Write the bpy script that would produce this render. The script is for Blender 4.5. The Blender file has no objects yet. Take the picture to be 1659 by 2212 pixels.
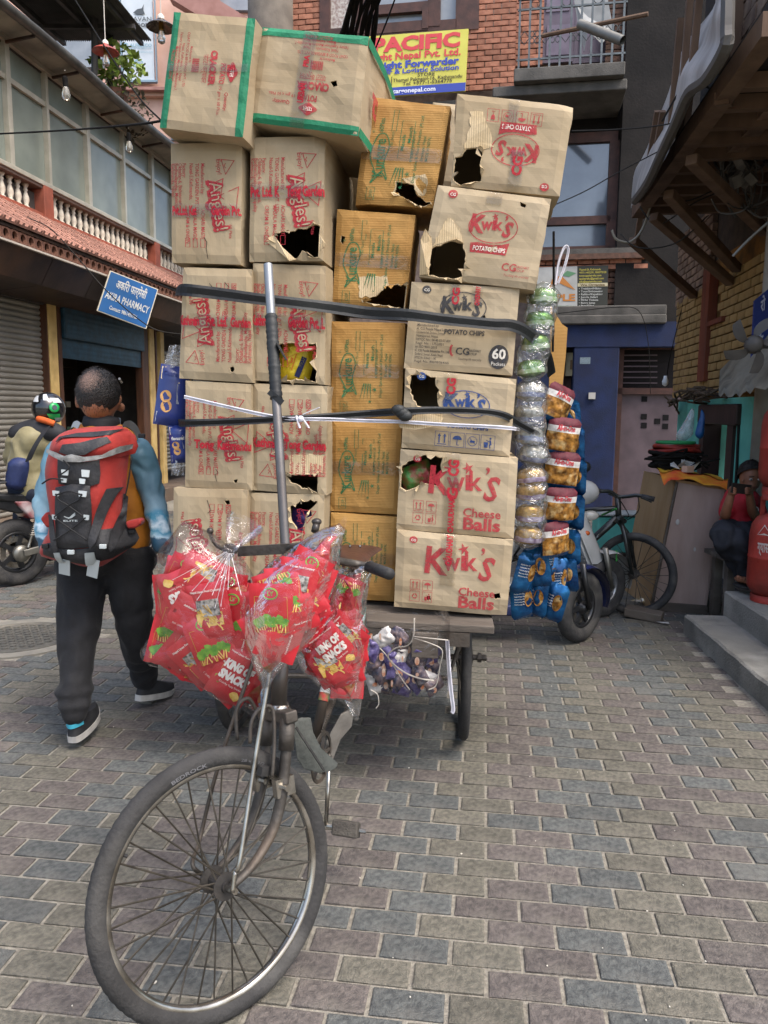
import bpy, bmesh, math, random
from math import sin, cos, tan, pi, radians, sqrt, atan2
from mathutils import Vector as V, Matrix as MX, noise as NZ
from mathutils.geometry import delaunay_2d_cdt

SC = bpy.context.scene
COL = SC.collection
# ---------------------------------------------------------------- camera
F = 1662.3; CX, CY = 829.5, 1106.0
PITCH, ROLL, H = radians(7.57), radians(-.46), 1.60
cp, sp, cr, sr = cos(PITCH), sin(PITCH), cos(ROLL), sin(ROLL)
fw = V((0, cp, -sp)); up = V((0, sp, cp)); rt = V((1, 0, 0))
r2 = rt*cr - up*sr; u2 = rt*sr + up*cr
cam = bpy.data.cameras.new('camera'); camo = bpy.data.objects.new('camera', cam); COL.objects.link(camo)
camo.matrix_world = MX(((r2.x, u2.x, -fw.x, 0), (r2.y, u2.y, -fw.y, 0), (r2.z, u2.z, -fw.z, H), (0, 0, 0, 1)))
cam.sensor_fit = 'VERTICAL'; cam.sensor_height = 36; cam.lens = 36*3030/4032; cam.clip_end = 400; cam.clip_start = .05
SC.camera = camo
# ---------------------------------------------------------------- sky, sun, exposure
w = bpy.data.worlds.new('World'); SC.world = w; w.use_nodes = True
nt = w.node_tree; bg = nt.nodes['Background']
sky = nt.nodes.new('ShaderNodeTexSky'); sky.sky_type = 'NISHITA'; sky.sun_disc = False
SUN_EL, SUN_AZ = radians(60), radians(130)       # azimuth from +Y, negative = to the left
sky.sun_elevation = SUN_EL; sky.sun_rotation = SUN_AZ
sky.air_density = 1.0; sky.dust_density = 4.0; sky.ozone_density = .3
nt.links.new(sky.outputs[0], bg.inputs[0]); bg.inputs[1].default_value = .15
sl = bpy.data.lights.new('sun', 'SUN'); so = bpy.data.objects.new('sun', sl); COL.objects.link(so)
sl.energy = .95; sl.angle = radians(26); sl.color = (1, .985, .96)
sd = V((sin(SUN_AZ)*cos(SUN_EL), cos(SUN_AZ)*cos(SUN_EL), sin(SUN_EL)))
so.rotation_euler = sd.to_track_quat('Z', 'Y').to_euler(); so.location = (8, -6, 14)
SC.view_settings.view_transform = 'Standard'; SC.view_settings.look = 'None'; SC.view_settings.gamma = 1
SC.view_settings.exposure = 1.46
try:
    SC.view_settings.use_curve_mapping = False
    SC.cycles.use_denoising = True
    SC.cycles.denoiser = 'OPENIMAGEDENOISE'
    SC.cycles.max_bounces = 8; SC.cycles.transparent_max_bounces = 16
    SC.cycles.caustics_reflective = False; SC.cycles.caustics_refractive = False
except Exception:
    pass

# ---------------------------------------------------------------- picture point -> place
def ray(x, y):
    x2 = (x-CX)/F; y2 = (CY-y)/F
    xc = x2*cr + y2*sr; yc = -x2*sr + y2*cr
    return V((xc, cp + sp*yc, -sp + cp*yc))
def at(x, y, Y):
    r = ray(x, y); return V((0, 0, H)) + r*(Y/r.y)
def G(x, y, z=0.):
    r = ray(x, y); return V((0, 0, H)) + r*((z-H)/r.z)
def hit(x, y, P, n):
    r = ray(x, y); o = V((0, 0, H)); return o + r*((P-o).dot(n)/r.dot(n))

# ---------------------------------------------------------------- materials
MATS = {}
def lin(h):
    h = h.lstrip('#'); c = [int(h[i:i+2], 16)/255 for i in (0, 2, 4)]
    return tuple(x/12.92 if x <= .04045 else ((x+.055)/1.055)**2.4 for x in c)
def pm(name, c1, c2=None, scale=6., rough=.65, metal=0., bump=0., bscale=60., dirt=None, dscale=1.5, damt=.5, rnd=0., spec=.4,
       wave=None, coat=0., stretch=None, trans=0., emit=0., sheen=0., dirt2=None):
    """procedural principled material: two tones mixed by noise, optional dirt, bump, flute waves, per-object variation"""
    if name in MATS: return MATS[name]
    if isinstance(c1, str): c1 = lin(c1)
    c2 = lin(c2) if isinstance(c2, str) else c2
    m = bpy.data.materials.new(name); m.use_nodes = True; t = m.node_tree; N = t.nodes; Lk = t.links.new
    b = N['Principled BSDF']; b.inputs['Roughness'].default_value = rough; b.inputs['Metallic'].default_value = metal
    b.inputs['Specular IOR Level'].default_value = spec
    if coat: b.inputs['Coat Weight'].default_value = coat; b.inputs['Coat Roughness'].default_value = .12
    if trans: b.inputs['Transmission Weight'].default_value = trans
    if sheen: b.inputs['Sheen Weight'].default_value = sheen
    tc = N.new('ShaderNodeTexCoord'); src = tc.outputs['Object']
    if stretch:
        mp = N.new('ShaderNodeMapping'); mp.inputs['Scale'].default_value = stretch; Lk(src, mp.inputs[0]); src = mp.outputs[0]
    def nz(s, det=4):
        n = N.new('ShaderNodeTexNoise'); n.inputs['Scale'].default_value = s; n.inputs['Detail'].default_value = det; Lk(src, n.inputs['Vector']); return n.outputs['Fac']
    def ramp(o, a, bb):
        r = N.new('ShaderNodeMapRange'); r.inputs[1].default_value = a; r.inputs[2].default_value = bb; Lk(o, r.inputs[0]); return r.outputs[0]
    def mix(fac, a, bb, mode='MIX'):
        x = N.new('ShaderNodeMix'); x.data_type = 'RGBA'; x.blend_type = mode
        for i, q in ((0, fac), (6, a), (7, bb)):
            if isinstance(q, (int, float)): x.inputs[i].default_value = q
            elif isinstance(q, tuple): x.inputs[i].default_value = (*q[:3], 1)
            else: Lk(q, x.inputs[i])
        return x.outputs[2]
    col = c1
    if c2: col = mix(ramp(nz(scale), .35, .65), c1, c2)
    if rnd:
        oi = N.new('ShaderNodeObjectInfo'); h = N.new('ShaderNodeHueSaturation')
        mr = N.new('ShaderNodeMapRange'); mr.inputs[3].default_value = 1-rnd; mr.inputs[4].default_value = 1+rnd
        Lk(oi.outputs['Random'], mr.inputs[0]); Lk(mr.outputs[0], h.inputs['Value'])
        if isinstance(col, tuple): h.inputs['Color'].default_value = (*col, 1)
        else: Lk(col, h.inputs['Color'])
        col = h.outputs[0]
    if dirt:
        d = lin(dirt) if isinstance(dirt, str) else dirt
        f = ramp(nz(dscale, 6), .5, .72)
        k = N.new('ShaderNodeMath'); k.operation = 'MULTIPLY'; k.inputs[1].default_value = damt; Lk(f, k.inputs[0])
        col = mix(k.outputs[0], col, d)
    if dirt2:
        f = ramp(nz(dirt2[1], 5), .52, .68); k = N.new('ShaderNodeMath'); k.operation = 'MULTIPLY'; k.inputs[1].default_value = dirt2[2]; Lk(f, k.inputs[0]); col = mix(k.outputs[0], col, lin(dirt2[0]))
    if isinstance(col, tuple): b.inputs['Base Color'].default_value = (*col, 1)
    else: Lk(col, b.inputs['Base Color'])
    if emit:
        b.inputs['Emission Strength'].default_value = emit
        b.inputs['Emission Color'].default_value = (*c1, 1)
    hgt = None
    if wave:   # (axis vector, frequency, strength)
        ax, fr, st = wave
        dt = N.new('ShaderNodeVectorMath'); dt.operation = 'DOT_PRODUCT'; dt.inputs[1].default_value = ax; Lk(src, dt.inputs[0])
        wv = N.new('ShaderNodeMath'); wv.operation = 'MULTIPLY'; wv.inputs[1].default_value = fr; Lk(dt.outputs['Value'], wv.inputs[0])
        s2 = N.new('ShaderNodeMath'); s2.operation = 'SINE'; Lk(wv.outputs[0], s2.inputs[0])
        s3 = N.new('ShaderNodeMath'); s3.operation = 'MULTIPLY'; s3.inputs[1].default_value = st; Lk(s2.outputs[0], s3.inputs[0]); hgt = s3.outputs[0]
    if bump:
        n = nz(bscale, 5)
        if hgt is not None:
            a = N.new('ShaderNodeMath'); a.operation = 'ADD'; Lk(n, a.inputs[0]); Lk(hgt, a.inputs[1]); hgt = a.outputs[0]
        else: hgt = n
    if hgt is not None:
        bn = N.new('ShaderNodeBump'); bn.inputs['Strength'].default_value = bump or .3; bn.inputs['Distance'].default_value = .01
        Lk(hgt, bn.inputs['Height']); Lk(bn.outputs[0], b.inputs['Normal'])
    MATS[name] = m; return m
def clear_mat(name, tint=(1, 1, 1), refl=.12, rough=.08, bump=.5, bscale=25, white=.0):
    """thin clear film: transparent with glossy creases"""
    if name in MATS: return MATS[name]
    m = bpy.data.materials.new(name); m.use_nodes = True; t = m.node_tree; N = t.nodes; Lk = t.links.new
    N.remove(N['Principled BSDF']); out = N['Material Output']
    tr = N.new('ShaderNodeBsdfTransparent'); tr.inputs[0].default_value = (*tint, 1)
    gl = N.new('ShaderNodeBsdfGlossy'); gl.inputs['Roughness'].default_value = rough
    df = N.new('ShaderNodeBsdfDiffuse'); df.inputs[0].default_value = (.85, .85, .85, 1)
    tc = N.new('ShaderNodeTexCoord'); n = N.new('ShaderNodeTexNoise'); n.inputs['Scale'].default_value = bscale; n.inputs['Detail'].default_value = 4; n.inputs['Distortion'].default_value = 1.2
    Lk(tc.outputs['Object'], n.inputs['Vector'])
    bn = N.new('ShaderNodeBump'); bn.inputs['Strength'].default_value = bump; bn.inputs['Distance'].default_value = .02; Lk(n.outputs['Fac'], bn.inputs['Height'])
    Lk(bn.outputs[0], gl.inputs['Normal']); Lk(bn.outputs[0], df.inputs['Normal'])
    lw = N.new('ShaderNodeLayerWeight'); lw.inputs['Blend'].default_value = .3; Lk(bn.outputs[0], lw.inputs['Normal'])
    mr = N.new('ShaderNodeMapRange'); mr.inputs[3].default_value = refl; mr.inputs[4].default_value = min(1, refl+.5); Lk(lw.outputs['Fresnel'], mr.inputs[0])
    m1 = N.new('ShaderNodeMixShader'); Lk(mr.outputs[0], m1.inputs[0]); Lk(tr.outputs[0], m1.inputs[1]); Lk(gl.outputs[0], m1.inputs[2])
    last = m1
    if white:
        m2 = N.new('ShaderNodeMixShader'); m2.inputs[0].default_value = white; Lk(m1.outputs[0], m2.inputs[1]); Lk(df.outputs[0], m2.inputs[2]); last = m2
    Lk(last.outputs[0], out.inputs['Surface']); MATS[name] = m; return m
def ink(name, c, cover=.85, scale=90):
    """printing ink: thin, a little broken so the carton shows through"""
    if name in MATS: return MATS[name]
    c = lin(c) if isinstance(c, str) else c
    m = bpy.data.materials.new(name); m.use_nodes = True; t = m.node_tree; N = t.nodes; Lk = t.links.new
    b = N['Principled BSDF']; b.inputs['Base Color'].default_value = (*c, 1); b.inputs['Roughness'].default_value = .7; b.inputs['Specular IOR Level'].default_value = .2
    tc = N.new('ShaderNodeTexCoord'); n = N.new('ShaderNodeTexNoise'); n.inputs['Scale'].default_value = scale; n.inputs['Detail'].default_value = 5; Lk(tc.outputs['Object'], n.inputs['Vector'])
    mr = N.new('ShaderNodeMapRange'); mr.inputs[1].default_value = .3; mr.inputs[2].default_value = .55; mr.inputs[3].default_value = cover-.25; mr.inputs[4].default_value = cover
    Lk(n.outputs['Fac'], mr.inputs[0]); Lk(mr.outputs[0], b.inputs['Alpha']); MATS[name] = m; return m

# ---------------------------------------------------------------- mesh builder
WM = {}
class MB:
    def __init__(s): s.v = []; s.f = []; s.mi = []; s.m = 0
    def add(s, vs, fs):
        o = len(s.v); s.v += [V(p) for p in vs]
        for q in fs: s.f.append(tuple(i+o for i in q)); s.mi.append(s.m)
        return s
    def box(s, c, d, R=None):
        c = V(c); x, y, z = d[0]/2, d[1]/2, d[2]/2
        p = [V((a, b, e)) for a in (-x, x) for b in (-y, y) for e in (-z, z)]
        if R is not None: p = [R @ q for q in p]
        return s.add([c+q for q in p], [(0, 1, 3, 2), (4, 6, 7, 5), (0, 4, 5, 1), (2, 3, 7, 6), (0, 2, 6, 4), (1, 5, 7, 3)])
    def bar(s, a, b, w, t, upv=(0, 0, 1)):
        a, b = V(a), V(b); d = (b-a); L = d.length; d.normalize(); u = V(upv); sd = d.cross(u)
        if sd.length < 1e-4: sd = d.cross(V((0, 1, 0)))
        sd.normalize(); u = sd.cross(d)
        p = []
        for e in (a, b):
            for i, j in ((-1, -1), (1, -1), (1, 1), (-1, 1)): p.append(e + sd*(i*w/2) + u*(j*t/2))
        return s.add(p, [(3, 2, 1, 0), (4, 5, 6, 7), (0, 1, 5, 4), (1, 2, 6, 5), (2, 3, 7, 6), (3, 0, 4, 7)])
    def tube(s, pts, r, n=8, closed=False, cap=True, flat=1.0):
        pts = [V(p) for p in pts]; k = len(pts); rs = r if isinstance(r, (list, tuple)) else [r]*k
        o = len(s.v); nrm = None
        for i in range(k):
            if closed: d = pts[(i+1) % k]-pts[i-1]
            else: d = pts[min(i+1, k-1)]-pts[max(i-1, 0)]
            if d.length < 1e-9: d = V((0, 0, 1))
            d.normalize()
            if nrm is None:
                nrm = d.orthogonal().normalized() if abs(d.z) > .9 else d.cross(V((0, 0, 1))).normalized()
            else:
                nrm = nrm - d*nrm.dot(d)
                if nrm.length < 1e-6: nrm = d.orthogonal()
                nrm.normalize()
            bn = d.cross(nrm)
            for j in range(n):
                a = 2*pi*j/n; s.v.append(pts[i] + nrm*(cos(a)*rs[i]) + bn*(sin(a)*rs[i]*flat))
        kk = k if closed else k-1
        for i in range(kk):
            for j in range(n):
                a = o+i*n+j; b = o+i*n+(j+1) % n; c = o+((i+1) % k)*n+(j+1) % n; d = o+((i+1) % k)*n+j
                s.f.append((a, b, c, d)); s.mi.append(s.m)
        if cap and not closed:
            s.f.append(tuple(o+j for j in range(n))[::-1]); s.mi.append(s.m)
            s.f.append(tuple(o+(k-1)*n+j for j in range(n))); s.mi.append(s.m)
        return s
    def cyl(s, a, b, r, n=12): return s.tube([a, b], r, n)
    def lathe(s, prof, n=12, M=None, cap=True):
        o = len(s.v); M = M or MX.Identity(4)
        for (r, z) in prof:
            for j in range(n): s.v.append(M @ V((r*cos(2*pi*j/n), r*sin(2*pi*j/n), z)))
        for i in range(len(prof)-1):
            for j in range(n):
                s.f.append((o+i*n+j, o+i*n+(j+1) % n, o+(i+1)*n+(j+1) % n, o+(i+1)*n+j)); s.mi.append(s.m)
        if cap:
            s.f.append(tuple(o+j for j in range(n))[::-1]); s.mi.append(s.m)
            s.f.append(tuple(o+(len(prof)-1)*n+j for j in range(n))); s.mi.append(s.m)
        return s
    def sheet(s, fn, nu, nv, wrap=False):
        o = len(s.v); cu = nu if wrap else nu+1
        for j in range(nv+1):
            for i in range(cu): s.v.append(V(fn(i/nu, j/nv)))
        for j in range(nv):
            for i in range(nu):
                a = o+j*cu+i; b = o+j*cu+(i+1) % cu; s.f.append((a, b, b+cu, a+cu)); s.mi.append(s.m)
        return s
    def poly(s, pts): return s.add(pts, [tuple(range(len(pts)))])
    def prism(s, pts, vec):
        pts = [V(p) for p in pts]; vec = V(vec); n = len(pts)
        return s.add(pts+[p+vec for p in pts], [tuple(range(n))[::-1], tuple(range(n, 2*n))] + [(i, (i+1) % n, n+(i+1) % n, n+i) for i in range(n)])
    def ball(s, c, r, n=10, m=6, sc=(1, 1, 1), R=None):
        c = V(c)
        def fn(u, v):
            p = V((cos(2*pi*u)*sin(pi*v)*r*sc[0], sin(2*pi*u)*sin(pi*v)*r*sc[1], -cos(pi*v)*r*sc[2]))
            return c + ((R @ p) if R is not None else p)
        return s.sheet(fn, n, m, wrap=True)
    def mesh(s, name, mats, smooth=False):
        me = bpy.data.meshes.new(name); me.from_pydata([tuple(p) for p in s.v], [], s.f)
        for m in (mats if isinstance(mats, (list, tuple)) else [mats]): me.materials.append(m)
        if len(me.materials) > 1: me.polygons.foreach_set('material_index', s.mi)
        if smooth: me.polygons.foreach_set('use_smooth', [True]*len(me.polygons))
        me.validate(); me.update(); return me
    def build(s, name, mats, parent=None, smooth=False, bevel=0, sub=0, fix=True):
        me = s.mesh(name, mats, smooth)
        if fix:
            bm = bmesh.new(); bm.from_mesh(me); bmesh.ops.recalc_face_normals(bm, faces=bm.faces); bm.to_mesh(me); bm.free()
        return put(name, me, parent, bevel, sub)
def put(name, me, parent=None, bevel=0, sub=0):
    o = bpy.data.objects.new(name, me); COL.objects.link(o); WM[o.name] = MX.Identity(4)
    if parent is not None:
        o.parent = parent; o.matrix_parent_inverse = WM[parent.name].inverted()
    if bevel:
        b = o.modifiers.new('bevel', 'BEVEL'); b.width = bevel; b.segments = 2; b.limit_method = 'ANGLE'
        for p in me.polygons: p.use_smooth = True
        e = o.modifiers.new('wn', 'WEIGHTED_NORMAL')
    if sub:
        b = o.modifiers.new('sub', 'SUBSURF'); b.levels = sub; b.render_levels = sub
    return o
def tag(o, label=None, cat=None, group=None, kind=None):
    for k, q in (('label', label), ('category', cat), ('group', group), ('kind', kind)):
        if q: o[k] = q
    return o
def thing(name, label, cat, loc=(0, 0, 0), group=None):
    o = bpy.data.objects.new(name, None); COL.objects.link(o); o.location = loc; o.empty_display_size = .1
    WM[o.name] = MX.Translation(V(loc)); return tag(o, label, cat, group)
def dup(o, M=None, label=None, parent=None, group=None):
    c = o.copy(); COL.objects.link(c); WM[c.name] = MX.Identity(4)
    if parent is not None: c.parent = parent
    if M is not None: c.matrix_basis = M
    tag(c, label, None, group)
    for ch in list(o.children): dup(ch, None, None, c)
    return c
# ---------------------------------------------------------------- lettering
TX = {}
def TT(s, bold=0.):
    k = (s, bold)
    if k not in TX:
        c = bpy.data.curves.new('t', 'FONT'); c.body = s; c.resolution_u = 2; c.size = 1; c.offset = bold; c.fill_mode = 'FRONT'
        o = bpy.data.objects.new('t', c); m = bpy.data.meshes.new_from_object(o)
        vs = [(p.co.x, p.co.y) for p in m.vertices]; fs = [tuple(p.vertices) for p in m.polygons]
        x1 = max([p[0] for p in vs] or [0]); TX[k] = (vs, fs, x1)
        bpy.data.objects.remove(o); bpy.data.curves.remove(c); bpy.data.meshes.remove(m)
    return TX[k]
def letter(mb, mp, s, x, y, size, rot=0., bold=0., align='C', width=None, shear=0., squeeze=1., curve=None):
    """lay a word with its anchor at (x, y); mp takes a flat point to the surface. width squeezes to an exact length"""
    vs, fs, x1 = TT(s, bold)
    if not vs: return
    kx = size*squeeze if width is None else width/x1
    ox = {'C': -x1*kx/2, 'L': 0, 'R': -x1*kx}[align]; ca, sa = cos(radians(rot)), sin(radians(rot)); out = []
    for (a, b) in vs:
        a2 = a*kx+ox + shear*b*size; b2 = b*size - (0 if align == 'L' else .36*size if False else 0)
        if curve: b2 += curve(a2)
        out.append(mp(x+a2*ca-b2*sa, y+a2*sa+b2*ca))
    mb.add(out, fs)
def outline(mb, mp, pts, w, closed=True):
    """a printed line of width w along flat points"""
    n = len(pts); L = []; R = []
    for i in range(n):
        a = pts[i-1] if (closed or i) else pts[0]; b = pts[(i+1) % n] if (closed or i < n-1) else pts[-1]
        dx, dy = b[0]-a[0], b[1]-a[1]; l = max(1e-9, sqrt(dx*dx+dy*dy)); nx, ny = -dy/l*w/2, dx/l*w/2
        L.append(mp(pts[i][0]+nx, pts[i][1]+ny)); R.append(mp(pts[i][0]-nx, pts[i][1]-ny))
    mb.add(L+R, [(i, (i+1) % n, n+(i+1) % n, n+i) for i in range(n if closed else n-1)])
def flat(mb, mp, pts): mb.add([mp(*p) for p in pts], [tuple(range(len(pts)))])
def rect(x, y, w_, h_, rot=0):
    c, s = cos(radians(rot)), sin(radians(rot))
    return [(x+a*c-b*s, y+a*s+b*c) for a, b in ((-w_/2, -h_/2), (w_/2, -h_/2), (w_/2, h_/2), (-w_/2, h_/2))]
def ell(x, y, a, b, n=28, rot=0):
    c, s = cos(radians(rot)), sin(radians(rot))
    return [(x+a*cos(2*pi*i/n)*c-b*sin(2*pi*i/n)*s, y+a*cos(2*pi*i/n)*s+b*sin(2*pi*i/n)*c) for i in range(n)]
def catm(pts, n=6, closed=False):
    pts = [V(p) for p in pts]; out = []; k = len(pts)
    for i in range(k if closed else k-1):
        p0 = pts[i-1] if (closed or i) else pts[0]; p1 = pts[i]; p2 = pts[(i+1) % k]; p3 = pts[(i+2) % k] if (closed or i < k-2) else pts[-1]
        for j in range(n):
            t = j/n; out.append(.5*((2*p1)+(p2-p0)*t+(2*p0-5*p1+4*p2-p3)*t*t+(3*p1-p0-3*p2+p3)*t**3))
    if not closed: out.append(pts[-1])
    return out
def frame_map(O, ex, ey, off=None):
    O, ex, ey = V(O), V(ex), V(ey); n = V(off) if off else V((0, 0, 0))
    return lambda x, y: O + ex*x + ey*y + n

def RZ(ax, az=0, ay=0): return (MX.Rotation(az, 3, 'Z') @ MX.Rotation(ay, 3, 'Y') @ MX.Rotation(ax, 3, 'X'))
# ================================================================ STREET
YAW = radians(7.405); EL, EW = .212, .1104; U0, V0 = .1968*EL, 16.724*EL
eu = V((cos(YAW), -sin(YAW), 0)); ev = V((sin(YAW), cos(YAW), 0))
street = MB(); street.box((0, 20, -.054), (60, 80, .1))
street = tag(street.build('street', pm('mortar', '#8a8579', '#6c675d', 60, .9, bump=.6, bscale=180, dirt='#928d83', dscale=.9, damt=.6)), kind='structure')
BR = [pm('paver_red', '#635c57', '#494441', 48, .88, bump=.8, bscale=160, dirt='#746e64', dscale=5, damt=.6, rnd=.14, dirt2=('#3c3a36', 1.1, .5)),
      pm('paver_grey', '#5c5e5b', '#424443', 48, .88, bump=.8, bscale=160, dirt='#6c6962', dscale=5, damt=.55, rnd=.14, dirt2=('#3c3a36', 1.1, .5)),
      pm('paver_olive', '#676358', '#4c4a42', 48, .88, bump=.8, bscale=160, dirt='#767064', dscale=5, damt=.6, rnd=.14, dirt2=('#3c3a36', 1.1, .5))]
def brick_geo(seed, L_=.199, W_=.0985, top=.0035):
    rr = random.Random(seed); m = MB(); b = .004
    j = lambda: rr.uniform(-.0015, .0015)
    lo = [(-L_/2, -W_/2, -.006), (L_/2, -W_/2, -.006), (L_/2, W_/2, -.006), (-L_/2, W_/2, -.006)]
    hi = [(x*(1-2*b/L_)+j(), y*(1-2*b/W_)+j(), top+j()*.3) for x, y, z in lo]
    md = [(x+j(), y+j(), top-.0022) for x, y, z in lo]
    m.add(lo+md+hi, [(8, 9, 10, 11)]+[(i, (i+1) % 4, 4+(i+1) % 4, 4+i) for i in range(4)]+[(4+i, 4+(i+1) % 4, 8+(i+1) % 4, 8+i) for i in range(4)])
    return m
protos = [[brick_geo(k*7+q).mesh('paving_brick', BR[k]) for q in range(3)] for k in range(3)]
RB = random.Random(5); cand = []
for k in range(-78, 20):
    for iu in range(-45, 46):
        us = iu + (0.5 if k % 2 else 0.)            # left joint of this brick
        a = (us+.5)*EL + U0; b = -k*EW + V0
        c = eu*a + ev*b
        if c.y < 1.15 or c.y > 12: continue
        ratio = c.x/c.y
        if abs(ratio) > .56+.12/c.y*2: continue
        if c.x > 2.0 + (c.y-3.2)*.07 and c.y < 5.6: continue
        if c.x > 3.6 or c.x < -5.2 + .13*c.y: continue
        if (c.x+2.55)**2 + (c.y-5.2)**2 < .3: continue
        cand.append((c.y, c, math.floor(us) % 3))
cand.sort(key=lambda t: t[0])
seen = [t for t in cand if abs(t[1].x/t[0]) < .505 and t[0] > 1.42]
near = set(id(t) for t in seen[:300])
KMAP = {0: 0, 1: 1, 2: 2}
rest = MB()
for t in cand:
    y, c, q = t; rz = -YAW + RB.uniform(-.015, .015); dz = RB.uniform(-.0022, .0012)
    col = q if RB.random() < .86 else RB.randrange(3)
    M = MX.Translation(c+V((0, 0, dz))) @ MX.Rotation(rz, 4, 'Z') @ MX.Rotation(RB.uniform(-.01, .01), 4, 'X')
    if id(t) in near:
        o = bpy.data.objects.new('paving_brick', protos[col][RB.randrange(3)]); COL.objects.link(o); o.parent = street; o.matrix_basis = M
    else:
        g = protos[col][RB.randrange(3)]; rest.m = col
        rest.add([M @ p.co for p in g.vertices], [tuple(p.vertices) for p in g.polygons])
tag(rest.build('paving_bricks', BR, street), kind='stuff')
# litter specks on the paving
lit = pm('litter', '#cfcabd', '#a8a294', 30, .8)
LR = random.Random(9); sp_ = MB()
for i in range(80):
    y = 1.5 + LR.random()**1.6*5; x = LR.uniform(-.5, .5)*y
    p = V((x, y, .0055)); r = LR.uniform(.0015, .004)*(1 if LR.random() < .9 else 2.2)
    n = LR.randrange(4, 6); a0 = LR.random()*6
    sp_.prism([p+V((cos(a0+2*pi*i/n)*r*LR.uniform(.6, 1.2), sin(a0+2*pi*i/n)*r, 0)) for i in range(n)], (0, 0, .002))
tag(sp_.build('litter', lit), 'tiny pale scraps scattered over the paving', 'litter', kind='stuff')
# manhole
mc = G(42, 1378); mr_ = .37
t = thing('manhole_cover', 'round cast iron manhole cover in the paving by the motorcycle', 'manhole cover', mc)
iron = pm('cast_iron', '#4b4a46', '#5d5b55', 20, .7, .3, bump=.4, bscale=90, dirt='#7d776a', damt=.7)
tag(MB().lathe([(mr_+.1, -.004), (mr_+.1, .009), (mr_+.005, .010), (mr_+.005, .004)], 40, MX.Translation(mc)).build('concrete_ring', pm('ring_concrete', '#6d6a62', '#7c786e', 10, .9, bump=.4, bscale=80), t))
MB().lathe([(mr_, 0), (mr_, .012), (mr_-.03, .015), (mr_-.035, .009), (.001, .009)], 40, MX.Translation(mc)).build('lid', iron, t)
for i in range(-5, 6):
    for j in range(-5, 6):
        x, y = i*.062+(.031 if j % 2 else 0), j*.055
        if x*x+y*y < (mr_-.06)**2: MB().lathe([(.024, .005), (.022, .018), (.001, .019)], 6, MX.Translation(mc+V((x, y, 0)))).build('stud', iron, t)
# steps
conc = pm('step_concrete', '#85827b', '#6b6861', 3, .9, bump=.9, bscale=70, dirt='#a5a197', dscale=2.5, damt=.8)
s0, s1 = G(1476.5, 1368), G(1659, 1534); dd = (s0-s1).normalized(); nn = V((dd.y, -dd.x, 0))
t = thing('concrete_steps', 'two broad grey concrete steps along the right side of the street', 'steps', s0)
def worn(a, L_, w_, z0, z1, seed, name, mat, par):
    rr = random.Random(seed); n = 26; m = MB(); ring = []
    for i in range(n+1):
        p = a - dd*(L_*i/n); j = rr.uniform(-.006, .008); k = rr.uniform(-.006, .004)
        ring.append([p+V((0, 0, z0)), p+nn*j*.5+V((0, 0, (z0+z1)/2)), p+nn*j+V((0, 0, z1-.012+k)), p+nn*(.014+j)+V((0, 0, z1+k*.4)), p+nn*(w_*.5)+V((0, 0, z1+rr.uniform(-.003, .003))), p+nn*w_+V((0, 0, z1))])
    vs = [q for r in ring for q in r]; fs = []
    for i in range(n):
        for j in range(5): fs.append((i*6+j, i*6+j+1, i*6+7+j, i*6+6+j))
    m.add(vs, fs); m.add([q for q in ring[0]]+[a+nn*w_+V((0, 0, z0))], [tuple(range(7))])
    return m.build(name, mat, par, smooth=False)
worn(s0, 4.2, .36, -.02, .14, 3, 'lower_step', conc, t)
worn(s0+nn*.285+dd*.03, 4.4, 1.3, -.02, .315, 8, 'upper_step', conc, t)
# ================================================================ LEFT BUILDING
LA = radians(7.4); LS = V((sin(LA), cos(LA), 0)); LN = V((cos(LA), -sin(LA), 0)); LO = V((-5.9, 0, 0))
def LP(s, z, o=0.): return LO + LS*s + LN*o + V((0, 0, z))
def LF(x, y, o=0.):
    p = hit(x, y, LO+LN*o, LN); return ((p-LO).dot(LS), p.z)
RL = MX(((LN.x, LS.x, 0), (LN.y, LS.y, 0), (0, 0, 1)))    # local x = out, y = along street
def lbox(m, s0, s1, z0, z1, o0, o1): return m.box(LP((s0+s1)/2, (z0+z1)/2, (o0+o1)/2), (abs(o1-o0), abs(s1-s0), abs(z1-z0)), RL)
plaster_d = pm('dark_plaster', '#4a443e', '#3c3733', 4, .9, bump=.3, bscale=50)
LB = thing('shop_building', 'shop building with glazed upper floor, baluster rail and small red tiled eave', 'building', LP(11, 0))
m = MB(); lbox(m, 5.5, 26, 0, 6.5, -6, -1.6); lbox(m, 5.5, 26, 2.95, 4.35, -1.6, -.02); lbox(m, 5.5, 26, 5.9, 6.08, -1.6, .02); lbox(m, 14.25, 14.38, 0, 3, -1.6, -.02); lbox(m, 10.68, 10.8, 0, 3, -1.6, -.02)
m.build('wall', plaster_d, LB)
m = MB(); lbox(m, 5.5, 26, -.01, .22, -1.6, .45); m.build('plinth', pm('plinth', '#6b5a4c', '#57493e', 6, .9, bump=.4, bscale=60, dirt='#8a8070'), LB)
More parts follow.
